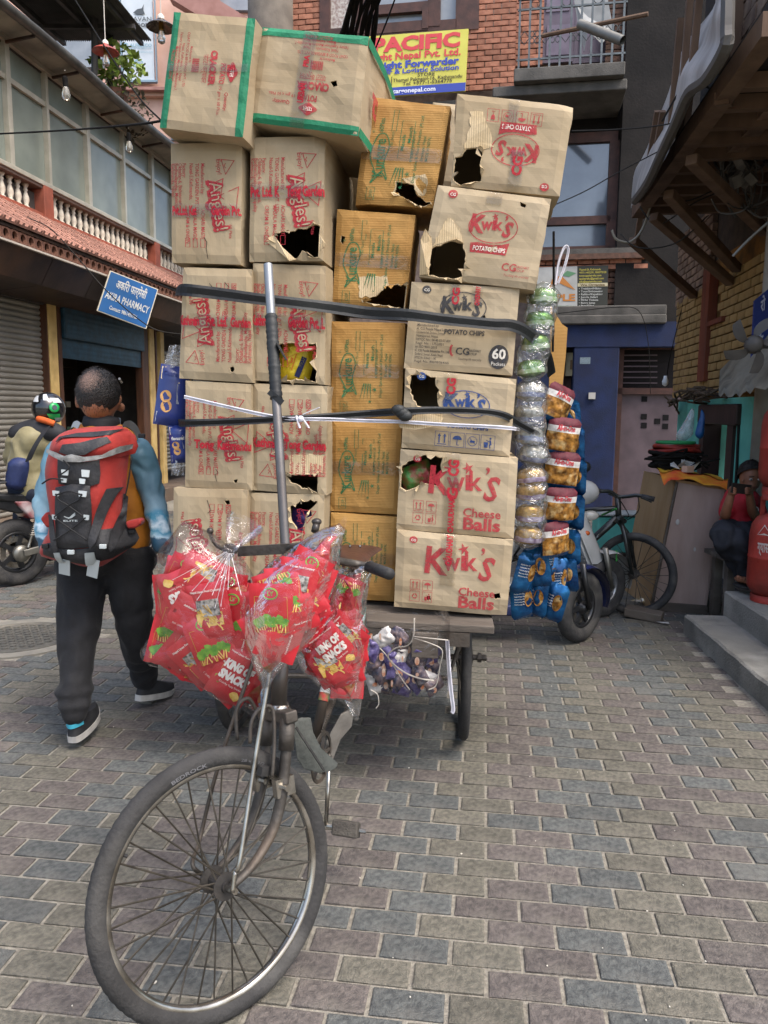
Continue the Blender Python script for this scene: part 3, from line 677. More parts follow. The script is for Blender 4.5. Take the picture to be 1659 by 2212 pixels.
# travel agency sign
C = BP(*BF(1245, 625, .04), .04); Qw = [hit(x, y, C, n_) for x, y in ((1160, 578), (1247, 575), (1247, 668), (1160, 668))]; Qd = [hit(x, y, C, n_) for x, y in ((1247, 575), (1314, 573), (1312, 674), (1247, 674))]
t = thing('travel_sign', 'white and charcoal travel agency board with an orange mountain on the brick wall', 'sign', C)
m = MB(); m.prism(Qw, -n_*.03); m.build('white_panel', pm('sign_w3', '#b5b5b0', '#a2a29d', 4), t); m = MB(); m.prism(Qd, -n_*.03); m.build('dark_panel', pm('sign_d3', '#34352f', None), t)
mp = quadmap(Qw, n_*.005); m = MB(); letter(m, mp, 'APPLE', .52, .2, .22, width=.86, bold=.04); flat(m, mp, [(.3, .5), (.38, .72), (.6, .8), (.78, .62), (.95, .45), (.7, .55), (.55, .62), (.42, .55)]); m.build('orange_print', pm('sign_or', '#b9793a', None), t)
m = MB(); flat(m, mp, [(.62, .8), (.75, .9), (.98, .84), (.8, .76)]); letter(m, mp, 'TREKS & EXPEDITION', .5, .04, .07, width=.9); m.build('green_print', pm('sign_gr', '#5f8a66', None), t)
mp = quadmap(Qd, n_*.005); m = MB()
for i, s_ in enumerate(('Thamel-26, Kathmandu', '+977-1-4432391, 9860773120', 'www.appletreks.com', 'appletreks@gmail.com', 'info@appletreks.com')): letter(m, mp, s_, .06, .9-.065*i, .06, align='L', width=(.7, .88, .72, .8, .74)[i], bold=.02)
m.build('yellow_lettering', pm('sign_y3', '#b3a84a'), t); m = MB(); flat(m, mp, rect(.5, .59, .98, .075)); m.build('cream_bar', pm('sign_c3', '#b9b190'), t)
mp = quadmap(Qd, n_*.008); m = MB(); letter(m, mp, 'We Organize', .5, .565, .07, width=.8, bold=.03); m.build('brown_lettering', pm('sign_b3', '#6a5636'), t); m = MB()
for i, s_ in enumerate(('• Trekking/Hiking', '• Tour/Sightseeing', '• Rafting/Kayaking', '• Jungle Safari', '• Flight Tickets', '• Bungy Jump', '• Paragliding', '• Ultralight & more')): letter(m, mp, s_, .05, .49-.062*i, .058, align='L', width=(.74, .78, .78, .62, .64, .54, .5, .78)[i], bold=.03)
m.build('white_lettering', pm('sign_w4', '#a9aaa4'), t)
# ---------------- pink building and rooftop canopy, upper left
PB = thing('pink_building', 'pink plastered building with white billboard behind the rooftop canopy', 'building', at(300, 300, 19))
pink = pm('pink_plaster', '#dcb5a2', '#d0a793', 3, .85, bump=.2, bscale=20, dirt='#8a6a60', dscale=.7, damt=.4); pinkd = pm('pink_trim', '#a37a70', '#936a60', 4, .8)
pd_ = V((0, -1, 0))
def ppx(m, x0, y0, x1, y1, Y, th=.3): a = at(x0, y0, Y); b = at(x1, y1, Y); return m.box(((a.x+b.x)/2, Y+th/2, (a.z+b.z)/2), (abs(b.x-a.x), th, abs(a.z-b.z)))
m = MB(); ppx(m, -60, -160, 590, 700, 19, 5); m.build('wall', pink, PB)
for (x0, y0, x1, y1, Y, th, mt) in ((190, 186, 380, 194, 18.7, .3, pinkd), (190, 194, 380, 207, 18.85, .2, pink), (435, -40, 470, 30, 18.6, .5, pinkd)):
    m = MB(); ppx(m, x0, y0, x1, y1, Y, th); m.build('cornice', mt, PB)
m = MB(); m.bar(at(380, -20, 18.4), at(560, 90, 18.4), .35, .5); m.build('stair_band', pinkd, PB)
for (x0, y0, x1, y1) in ((205, 82, 222, 145), (120, 88, 218, 145), (470, -60, 540, 22), (370, 215, 430, 300)):
    m = MB(); ppx(m, x0-3, y0-3, x1+3, y1+3, 18.93, .1); m.build('window_frame', pm('greyblue_fr', '#7a8088', None), PB); m = MB(); ppx(m, x0, y0, x1, y1, 18.9, .04); m.build('pane', pal, PB)
t = thing('billboard', 'tall white billboard with grey and blue logos on the pink building', 'billboard', at(297, 170, 18.8))
bm_ = pm('billboard_white', '#c9d0d4', '#bcc5ca', 3, .5); m = MB(); ppx(m, 261, -10, 334, 174, 18.75, .06); m.build('board', bm_, t); 
for b_ in ((258, -10, 262, 176), (333, -10, 337, 176), (258, 172, 337, 177)): m = MB(); ppx(m, *b_, 18.7, .1); m.build('board_frame', pm('frame_blue', '#7f98a8', None), t)
a = at(261, 174, 18.73); b = at(334, -10, 18.73); f = lambda x, y: V((a.x+(b.x-a.x)*x, 18.73, a.z+(b.z-a.z)*y))
m = MB(); letter(m, f, 'KARAVAN', .46, .70, .075, width=.86); letter(m, f, 'OUTDOORS', .46, .635, .06, width=.84, bold=.04); flat(m, f, [(.4, .8), (.52, .84), (.64, .85), (.7, .9), (.68, .83), (.72, .78), (.5, .78)]); m.build('grey_lettering', pm('bb_grey', '#4d5358'), t)
m = MB(); letter(m, f, 'ALFRESCO', .58, .40, .055, width=.6, bold=.02); letter(m, f, 'ADVENTURE TREKS P. LTD.', .58, .375, .025, width=.6); letter(m, f, 'www.alfrescoadventure.com', .5, .33, .035, width=.8); outline(m, f, ell(.17, .42, .06, .02, 16), .012); outline(m, f, ell(.5, .2, .13, .045, 20), .016); flat(m, f, ell(.5, .2, .05, .02, 10)); m.build('blue_lettering', pm('bb_blue', '#7fa6b5'), t)
t = thing('tin_canopy', 'dark corrugated tin canopy on posts over the roof terrace', 'canopy', at(220, 85, 12.5))
tin = pm('old_tin', '#4c4844', '#3a3734', 4, .6, .4, bump=.1, bscale=20)
A, B_, C_, D_ = at(118, 86, 13.2), at(327, 86, 13.2), at(150, -130, 10.2), at(-130, -130, 10.2)
m = MB(); m.sheet(lambda u, v: (A*(1-u)+B_*u)*(1-v)+(D_*(1-u)+C_*u)*v + V((0, 0, .03*sin(u*2*pi*46))), 184, 1); m.build('corrugated_sheet', tin, t, smooth=True)
for x, y0, y1, Y in ((204, -30, 170, 12.4), (238, 60, 150, 13.0)): m = MB(); m.cyl(at(x, y0, Y), at(x, y1+60, Y), .05, 8); m.build('canopy_post', tin, t)
for u in (.1, .5, .9): m = MB(); p, q = A*(1-u)+B_*u, D_*(1-u)+C_*u; m.bar(p-V((0, 0, .06)), q-V((0, 0, .06)), .06, .06); m.build('rafter', tin, t)
m = MB(); p, q = A*.75+D_*.25, B_*.75+C_*.25; m.bar(p-V((0, 0, .1)), q-V((0, 0, .1)), .06, .06); m.build('purlin', tin, t)
leafm = pm('leaf_yellowgreen', '#8a9a3c', '#5f7a2c', 20, .6, rnd=.2)
p = at(252, 205, 13); t = thing('potted_plant', 'yellow green plant with dry trailing stems in a pot on the terrace edge', 'plant', p)
MB().lathe([(.14, -.25), (.19, .02), (.2, .05), (.17, .05)], 12, MX.Translation(p)).build('pot', teram, t)
def leaves(m, c, r, n, sz, R_, sc=(1, 1, 1)):
    for _ in range(n):
        d = V((R_.gauss(0, 1), R_.gauss(0, 1), R_.gauss(0, 1))).normalized()*r*R_.random()**.4; q = c+V((d.x*sc[0], d.y*sc[1], d.z*sc[2]))
        a = V((R_.uniform(-1, 1), R_.uniform(-1, 1), R_.uniform(-1, .4))).normalized()*sz*R_.uniform(.6, 1.3); b = a.orthogonal().normalized()*sz*.35
        m.add([q-a*.5, q+b, q+a*.5, q-b], [(0, 1, 2, 3)])
R_ = random.Random(3); m = MB(); leaves(m, p+V((.05, -.1, .35)), .42, 260, .13, R_, (1.1, .8, .9)); tag(m.build('foliage', leafm, t), kind='stuff')
m = MB(); leaves(m, p+V((.25, -.1, -.3)), .5, 200, .09, R_, (.7, .6, .9)); tag(m.build('dry_foliage', pm('leaf_dry', '#3f3424', '#2d2a1c', 20, .8), t), kind='stuff')
for i in range(5): m = MB(); m.tube(catm([p, p+V((.06*(i-2), -.1, .25)), p+V((.12*(i-2), -.15, .45+.05*(i % 2)))], 4), .008, 5); m.build('stem', pm('stem_g', '#6a6a38'), t)
# ================================================================ OLD BUILDING ON THE RIGHT
RA = radians(8); rS = V((sin(RA), cos(RA), 0)); rN = V((-cos(RA), sin(RA), 0)); R0_ = V((3.6, 9.5, 0))
def RP(s, z, o=0.): return R0_ + rS*s + rN*o + V((0, 0, z))
def RF(x, y, o=0.):
    p = hit(x, y, R0_+rN*o, rN); return ((p-R0_).dot(rS), p.z)
RR = MX(((rS.x, rN.x, 0), (rS.y, rN.y, 0), (0, 0, 1)))     # x along street, y out
def rbox(m, s0, s1, z0, z1, o0, o1): return m.box(RP((s0+s1)/2, (z0+z1)/2, (o0+o1)/2), (abs(s1-s0), abs(o1-o0), abs(z1-z0)), RR)
def rpx(m, x0, y0, x1, y1, o0, o1):
    xm, ym = (x0+x1)/2, (y0+y1)/2
    s0, s1 = RF(x0, ym, o1)[0], RF(x1, ym, o1)[0]; z1, z0 = RF(xm, y0, o1)[1], RF(xm, y1, o1)[1]; return rbox(m, min(s0, s1), max(s0, s1), min(z0, z1), max(z0, z1), o0, o1)
RBd = thing('old_house', 'old brick house with orange and turquoise walls and timber struts', 'house', RP(-2, 0))
orange = pm('orange_limewash', '#a18352', '#8a6c3e', 6, .85, bump=.5, bscale=90, dirt='#54452c', dscale=1.6, damt=.75, rnd=.12)
ormort = pm('orange_mortar', '#8a5e26', '#5d4420', 6, .95, bump=.4, bscale=60)
oldb = pm('weathered_brick', '#8d7560', '#6b5445', 9, .9, bump=.8, bscale=70, dirt='#4a3c32', dscale=3, damt=.6, rnd=.25)
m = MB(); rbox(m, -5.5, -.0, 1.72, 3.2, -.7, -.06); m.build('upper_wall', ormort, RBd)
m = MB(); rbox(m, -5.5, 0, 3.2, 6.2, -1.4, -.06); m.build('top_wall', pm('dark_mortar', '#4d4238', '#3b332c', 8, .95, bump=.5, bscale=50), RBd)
turq = pm('turquoise_plaster', '#66b8a8', '#57a595', 4, .8, bump=.35, bscale=40, dirt='#33544e', dscale=1.1, damt=.75)
sD0, sD1 = RF(1589, 950)[0], RF(1516, 950)[0]; zD = 1.68
m = MB(); rbox(m, -6, sD0, .3, 1.74, -.5, 0); rbox(m, sD1, .05, .3, 1.74, -.5, 0); rbox(m, sD0, sD1, zD, 1.74, -.5, 0); m.build('ground_floor_wall', turq, RBd)
m = MB(); rbox(m, -6, .05, -.05, .3, -.6, .0); m.build('wall_base', conc, RBd)
dw = pm('door_brown', '#3a2620', '#2d1d18', 9, .55, bump=.2, bscale=30, stretch=(1, 1, .2))
w_ = (sD1-sD0)
m = MB(); rbox(m, sD0, sD0+.16*w_, .3, zD, -.15, .03); m.build('door_jamb', dw, RBd); m = MB(); rbox(m, sD1-.14*w_, sD1, .3, zD, -.15, .03); m.build('door_jamb', dw, RBd)
m = MB(); rbox(m, sD0-.12, sD1+.05, zD-.2, zD, -.15, .05); m.build('door_lintel', dw, RBd, bevel=.02); m = MB(); rbox(m, sD0+.16*w_, sD1-.14*w_, .3, zD-.2, -.35, -.3); m.build('door_leaf', pm('dark_door', '#1a1210', '#221714', 5, .6), RBd)
for k in range(2): m = MB(); rbox(m, sD0+.22*w_, sD1-.2*w_, .45+k*.5, .85+k*.5, -.3, -.285); m.build('door_panel', dw, RBd)
m = MB(); pts = [RP(*RF(x, y, .01), .012) for x, y in ((1592, 885), (1597, 900), (1592, 1010), (1588, 1075))]; m.tube(pts, .014, 6); m.build('wall_crack', pm('void2', '#14120f'), RBd)
# orange bricks
wS = [RF(1525, 650)[0], RF(1556, 650)[0]]; zW0 = RF(1540, 692)[1]
brickwall(RBd, 1466, 1672, 600, 868, 0., orange, RP, RF, RR, L_=.23, Hh=.085, seed=21, clip=lambda a, z: 1.74 < z < 2.95 and not (min(wS) < a < max(wS) and z > zW0))
brickwall(RBd, 1466, 1530, 520, 640, 0., oldb, RP, RF, RR, L_=.23, Hh=.085, seed=22, clip=lambda a, z: z > 2.95)
tim = pm('red_timber', '#7a3a22', '#60301f', 8, .7, bump=.3, bscale=30, stretch=(1, 1, .2))
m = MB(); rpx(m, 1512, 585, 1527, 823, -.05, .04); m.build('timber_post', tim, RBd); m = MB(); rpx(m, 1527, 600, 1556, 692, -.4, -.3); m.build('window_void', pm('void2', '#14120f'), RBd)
m = MB(); rpx(m, 1524, 690, 1558, 700, -.2, .04); m.build('window_sill', tim, RBd); m = MB(); rpx(m, 1530, 600, 1540, 692, -.25, -.2); m.build('shutter_leaf', tim, RBd)
# overhanging floor, joists and struts
wood = pm('old_wood', '#6b5442', '#544031', 6, .8, bump=.4, bscale=30, stretch=(1, 1, .3), dirt='#6f5a46', damt=.4)
s_far, z_e = RF(1362, 520, .95)
EZ = RF(1450, 360, .95)
zE = RF(1363, 452, .95)[1]
m = MB(); rbox(m, -5.5, s_far, zE+.02, zE+.08, -.1, .92); m.build('overhang_floor', pm('blackish_wood', '#231d19', '#1b1714', 6, .9, bump=.3, bscale=20), RBd)  # overhang boards in a near-black wood tone
m = MB(); rbox(m, -5.5, s_far, zE-.1, zE+.02, .84, .95); m.build('eave_beam', wood, RBd)
s_ = -4.8
while s_ < s_far: m = MB(); rbox(m, s_, s_+.07, zE-.08, zE+.01, -.06, .85); m.build('joist', wood, RBd); s_ += .33
zs = lambda x, y: (2100+x/1.7955)/1.82278, 
def z1p(x, y): return ((2100+x/1.7955)/1.82278, (y/1.7955)/1.82278)
for (a, b) in (((700, 1700), (1140, 2090)), ((850, 1530), (1395, 1995)), ((955, 1370), (1440, 1900)), ((1115, 1125), (1640, 1640)), ((1330, 690), (1590, 900))):
    sa, za = RF(*z1p(*a), .92); sb, zb2 = RF(*z1p(*b), .02); m = MB(); m.bar(RP(sa, min(za, zE-.05) if za > zE else za, .92), RP(sb, zb2, .02), .085, .075); m.build('strut', wood, RBd, bevel=.008)
# upper storey: posts and brick infill seen at the top right corner
brickwall(RBd, 1588, 1690, -20, 200, .55, oldb, RP, RF, RR, L_=.26, Hh=.12, thick=.12, seed=23)
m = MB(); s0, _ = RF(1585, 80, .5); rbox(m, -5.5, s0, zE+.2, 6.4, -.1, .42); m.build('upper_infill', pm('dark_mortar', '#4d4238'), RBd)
for x in (1577, 1562): m = MB(); rpx(m, x-4, -60, x+4, 190, .5, .62); m.build('timber_post', wood, RBd)
blk = pm('blackish_wood', '#231d19')  # same near-black wood tone for the gallery block
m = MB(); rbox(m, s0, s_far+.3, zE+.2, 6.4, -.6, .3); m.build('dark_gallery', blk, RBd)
for x0, y0, x1, y1 in ((1420, 240, 1375, 520), (1432, 240, 1392, 470), (1490, 0, 1465, 320), (1510, 0, 1480, 300), (1447, 300, 1470, 40)): m = MB(); m.bar(RP(*RF(x0, y0, .8), .8), RP(*RF(x1, y1, .8), .8), .05, .05); m.build('gallery_pole', wood, RBd)
# sheet of old tin hanging along the eave
t = thing('tin_sheet', 'long weathered grey tin sheet hanging slanted along the eave', 'tin sheet', RP(-2, zE, 1.05))
L1 = [(1290, -30), (1220, 110), (1100, 300), (1020, 420), (960, 640), (850, 940), (760, 1120), (705, 1250), (690, 1470)]
L2 = [(1405, -30), (1400, 200), (1385, 340), (1250, 560), (1130, 650), (1030, 870), (930, 1080), (830, 1290), (735, 1420)]
T1 = catm([RP(*RF(*z1p(*p), .62), .62) for p in L1], 4); T2 = catm([RP(*RF(*z1p(*p), 1.08), 1.08) for p in L2], 4)
def tn(u, v):
    i = min(len(T1)-1, int(round(v*(len(T1)-1)))); p = T1[i]*(1-u)+T2[i]*u
    return p + rN*(.05*NZ.noise(V((u*2, v*6, 2)))) + rS*(.03*NZ.noise(V((u*2, v*22, 7))) if u in (0, 1) else 0)
tinm = pm('grey_tin', '#b5b3b0', '#9c9a97', 3, .55, .35, bump=.2, bscale=25, dirt='#55504a', dscale=2, damt=.6, stretch=(1, 1, .3))
m = MB(); m.sheet(tn, 8, 32); m.build('sheet', tinm, t, smooth=True)
m = MB(); m.tube([p+rN*.02 for p in T2], .035, 6); m.build('rolled_edge', pm('tin_edge', '#4d4a46', None, rough=.6), t)
# awning over the turquoise wall, fan, utility pole and cables
t = thing('old_awning', 'dirty white tarpaulin awning folded above the turquoise wall', 'awning', RP(-3, 1.75, .3))
A = [RF(x, y, .1) for x, y in ((1555, 800), (1580, 775), (1625, 740), (1680, 705))]; Bm = [RF(x, y, .5) for x, y in ((1552, 853), (1590, 855), (1630, 842), (1690, 830))]
A = catm([RP(*a, .1) for a in A], 5); Bm = catm([RP(*b, .5) for b in Bm], 5)
m = MB(); m.sheet(lambda u, v: A[int(round(u*15))]*(1-v)+Bm[int(round(u*15))]*v + V((0, 0, .05*sin(v*pi)*NZ.noise(V((u*9, v*2, 1)))+.02*sin(u*60)*(v > .8))), 15, 8); m.build('tarpaulin', pm('dirty_tarp', '#8f8878', '#7a7262', 4, .85, bump=.4, bscale=30, dirt='#4d463a', dscale=3, damt=.8), t, smooth=True)
R_ = random.Random(6); m = MB()
for i in range(26):
    pts = [RP(*RF(1450+i*4+R_.uniform(-8, 8), 872-i*1.2+R_.uniform(-6, 8), .12), .12+R_.uniform(0, .1)) for _ in range(1)]
    p = pts[0]; m.tube(catm([p, p+V((R_.uniform(-.1, .2), R_.uniform(-.3, .3), R_.uniform(-.08, .1))), p+V((R_.uniform(0, .4), R_.uniform(-.5, .5), R_.uniform(-.15, .12)))], 4), .012, 5)
tag(m.build('twig_bundle', pm('twig', '#5c4c3c', '#40352a', 20, .9)), 'tangle of dry twigs and old wire along the orange wall foot', 'twigs', kind='stuff')
p = RP(*RF(1629, 744, .55), .55); t = thing('wall_fan', 'grey three bladed fan mounted high on the right wall', 'fan', p); nf = V((-.35, -.93, 0)).normalized(); ex = nf.cross(V((0, 0, 1))).normalized(); ey = V((0, 0, 1)); FM = MX(((ex.x, ey.x, nf.x, p.x), (ex.y, ey.y, nf.y, p.y), (ex.z, ey.z, nf.z, p.z), (0, 0, 0, 1)))
fanm = pm('fan_grey', '#55514c', '#45413d', 6, .5, .1)
MB().lathe([(.045, -.1), (.06, -.06), (.06, .02), (.04, .04), (.001, .045)], 14, FM).build('motor_hub', fanm, t, smooth=True)
for k in range(5):
    a = 2*pi*k/5+.4; m = MB()
    def bl(u, v, a=a):
        r = .05+.14*u; w_ = (.03+.045*sin(u*pi*.8))*(v-.5); q = a+w_/max(r, .08)+.5*u
        return FM @ V((r*cos(q), r*sin(q), .02+.03*(v-.5)))
    m.sheet(bl, 6, 4); m.build('blade', fanm, t, smooth=True)
m = MB(); m.cyl(p-nf*.1, p-nf*.1+rN*-.5, .02, 8); m.build('bracket', fanm, t)
pp = at(1676, 600, 6.4); t = thing('utility_pole', 'pale concrete utility pole at the right edge carrying tangled cables', 'pole', V((pp.x, pp.y, 0)))
MB().tube([V((pp.x, pp.y, .3)), V((pp.x, pp.y, 6.2))], [.1, .085], 10).build('pole_shaft', pm('pole_conc', '#a39d92', '#8c867b', 5, .8, bump=.3, bscale=50), t, smooth=True)
m = MB(); c = at(1600, 330, 6.3)
for i in range(46):
    a = R_.uniform(0, 6.3); q0 = c+V((R_.uniform(-.1, .22), R_.uniform(-.1, .1), R_.uniform(-.3, .35))); r = R_.uniform(.08, .3); an = R_.uniform(0, 6.3)
    m.tube(catm([q0+V((r*.7*cos(an+k*.9), .06*sin(k*2), r*sin(an+k*.9)+R_.uniform(-.04, .04))) for k in range(5)], 4), R_.uniform(.006, .011), 5)
tag(m.build('cable_tangle', pm('grey_cable', '#3d3b38', '#55524d', 9, .6), t), kind='stuff')
m = MB()
for i in range(8): m.box(c+V((R_.uniform(-.12, .12), R_.uniform(-.12, 0), R_.uniform(-.25, .2))), (.09, .06, .06), RZ(R_.random(), R_.random(), R_.random()) if 'RZ' in globals() else None)
m.build('junction_scraps', pm('grey_scrap', '#6f6b65', '#5a5651', 12, .8), t)
m = MB(); f = V((pp.x-.08, pp.y-.1, 0)); Qs = [at(x, y, 6.2) for x, y in ((1630, 650), (1690, 600), (1690, 790), (1622, 800))]
t2 = thing('blue_notice', 'blue notice board with white script cut off by the right edge', 'sign', Qs[3]); m.prism(Qs, V((0, .02, 0))); m.build('board', pm('notice_blue', '#2a3a78', '#22306a', 5), t2)
mp = quadmap(Qs, V((0, -.01, 0))); m = MB(); letter(m, mp, 'रो', .3, .78, .22, bold=.03); letter(m, mp, 'सूट', .22, .42, .22, bold=.03); letter(m, mp, 'छ', .2, .12, .22, bold=.03); m.build('lettering', pm('notice_white', '#b9bac4'), t2)
# ---------------- overhead wires
def wire(lab, pts, r, mt=cab, nm='overhead_wire'):
    m = MB(); m.tube(catm([at(*p) for p in pts], 8), r, 5); return tag(m.build(nm, mt, None, smooth=True), lab, 'wire')
wgrey = pm('grey_wire', '#2c2b29', '#383634', 10, .85, spec=.1)
wire('long black wire from the left edge to the top left carton', [(-20, 290, 5.5), (120, 283, 5.0), (240, 274, 4.3), (345, 262, 3.6), (420, 240, 3.9)], .006)
wire('black wire slanting down past the red lamp shade to the cartons', [(150, -20, 8), (235, 115, 7), (300, 210, 6.4), (350, 262, 6.0), (420, 330, 5.6)], .007)
wire('thin wire drooping over the tiled eave and blue pharmacy sign', [(-10, 440, 9.2), (60, 470, 9.2), (110, 495, 9.3), (160, 548, 9.4), (230, 628, 9.5), (300, 690, 9.6), (345, 715, 9.8), (400, 722, 10.2)], .007, wgrey)
wire('grey cable from the top right carton to the tin sheet', [(1235, 283, 6.8), (1330, 280, 6.7), (1420, 272, 6.6), (1500, 255, 6.5), (1540, 240, 6.4)], .006, wgrey)
wire('thin cable rising from the right cartons to the eave', [(1180, 450, 7.0), (1260, 415, 6.9), (1340, 370, 6.8), (1440, 318, 6.6)], .005, wgrey)
wire('pale hooked cable hanging below the end of the eave', [(1322, 497, 7.6), (1332, 517, 7.6), (1362, 522, 7.6), (1390, 490, 7.6), (1420, 400, 7.4), (1450, 330, 7.2)], .012, pm('pale_wire', '#8a8578', None))
wire('thick cable arching over the struts to the utility pole', [(1430, 262, 6.9), (1470, 195, 6.7), (1500, 178, 6.6), (1560, 205, 6.4), (1620, 245, 6.3), (1670, 255, 6.2)], .009, wgrey)
wire('white plastic tie knotted in front of the eave joists', [(1508, 250, 6.5), (1500, 285, 6.5), (1515, 310, 6.45), (1545, 330, 6.4), (1530, 335, 6.4), (1512, 250, 6.5)], .007, pm('tie_white', '#b3ada0'))
wire('pale rod sticking out below the cable tangle', [(1583, 553, 6.2), (1620, 515, 6.2), (1660, 480, 6.2)], .011, pm('rod_grey', '#9a9a98'))
for k in range(7):
    x, y = 1340+k*42, 505-k*58; wire('thin dark wire strung under the eave among the struts', [(x, y, 7.3-.12*k), (x+40, y+30+8*(k % 3), 7.1-.12*k), (x+120, y+20-30*(k % 2), 6.9-.1*k), (x+190, y-40, 6.7-.1*k)], .006, wgrey)['group'] = 'thin wires under the eave'
wire('looped cable swinging under the tangle on the pole', [(1560, 330, 6.3), (1556, 400, 6.2), (1580, 445, 6.2), (1640, 450, 6.2), (1680, 430, 6.2)], .005, wgrey)
wire('thin wire along the concrete ledge beneath the travel sign', [(1180, 680, 11.7), (1250, 672, 11.7), (1330, 664, 11.7), (1380, 672, 11.7), (1400, 740, 11.7), (1405, 850, 11.6)], .006)
wire('thin thread with a white bulb in front of the steel door', [(1480, 640, 9.6), (1450, 760, 9.8), (1440, 815, 9.9)], .006)
m = MB(); q = at(1437, 822, 9.9); m.lathe([(.01, -.07), (.035, -.05), (.04, -.01), (.025, .03), (.02, .06)], 10, MX.Translation(q)); tag(m.build('light_bulb', pm('white_bulb', '#cfd2d4', None, rough=.3), None, smooth=True), 'small white bulb dangling in front of the mauve steel door', 'bulb')
for i in range(14):
    x = 742+i*5.2
    wire('black overhead cable in the bundle rising behind the top cartons', [(x+18+R_.uniform(-14, 22), -30, 8.5), (x+4+R_.uniform(-4, 4), 40, 9), (x-6+R_.uniform(-6, 6), 100, 9.5)], R_.uniform(.012, .026))['group'] = 'cables of the black bundle behind the top cartons'
wire('lone black wire left of the cable bundle above the cartons', [(775, -20, 9), (740, 60, 9.2), (730, 90, 9.4)], .01)
wire('lone black wire crossing the yellow freight sign', [(860, -20, 9), (830, 60, 9.2), (800, 130, 9.4)], .01)
gp = pm('galv_pipe', '#7d7b74', '#6a6862', 6, .5, .4)
t = thing('steel_pipe', 'galvanised pipe jutting out toward the street in front of the balcony', 'pipe', BP(2, 5.5, 1)); m = MB(); a, b = at(1252, 52, 10.6), at(1345, 88, 10.2); m.tube([a, b], .06, 12, cap=False); m.tube([b, a], .052, 12, cap=False); m.build('pipe_tube', gp, t, smooth=True)
t = thing('wooden_pole', 'thin wooden pole slanting across the balcony railing', 'pole', at(1180, 78, 10.8)); m = MB(); m.cyl(at(1170, 78, 11), at(1400, 30, 10.4), .03, 8); m.build('pole_rod', wood, t)
# ================================================================ CARTONS ON THE CARGO TRICYCLE
cb = dict(bump=.35, bscale=70)
KRAFT = pm('kraft_board', '#a19277', '#948367', 3, .85, wave=((.97, -.12, .0), 760, .02), dirt='#7f6a4e', dscale=4, damt=.35, bump=.12, bscale=30)
KRAFT2 = pm('kraft_board_warm', '#a6967b', '#99886b', 3, .85, wave=((0, 0, 1), 760, .02), dirt='#80684a', dscale=5, damt=.3, bump=.12, bscale=30)
GOLD = pm('gold_board', '#a88146', '#956f38', 4, .8, wave=((0, .0, 1), 900, .3), bump=.18, bscale=50, dirt='#8a6026', dscale=4, damt=.4)
PLY = pm('torn_ply', '#c2ae8c', '#b19c78', 14, .95, bump=.2, bscale=60, wave=((.97, -.12, 0), 700, .5))
RED = ink('red_ink', '#a8303a', .78); RED2 = ink('red_tape_ink', '#ae1c30', .86); GRN = ink('green_ink', '#2c6a45', .85); GRY = ink('grey_ink', '#3a3a3c', .92); BLU = ink('blue_ink', '#2a4478', .9)
KINK = ink('kraft_knockout', '#a39479', .97); BIRO = ink('pen_ink', '#2b2623', .9); BAND = pm('green_band', '#1d7a55', '#186a49', 5, .7, bump=.3, bscale=60)
WINK = ink('white_ink', '#d9d2c4', .95)
TAPE = clear_mat('clear_tape', (.95, .92, .85), .025, .1, .35, 18, .02)
zA = lambda x, y: (329.2+.29762*x, .29762*y); zC = lambda x, y: (329.2+.29762*x, 548.6+.29762*y)
zB = lambda x, y: (713.2+.33069*x, 164.6+.33069*y); zD = lambda x, y: (822.9+.29762*x, 768+.29762*y)
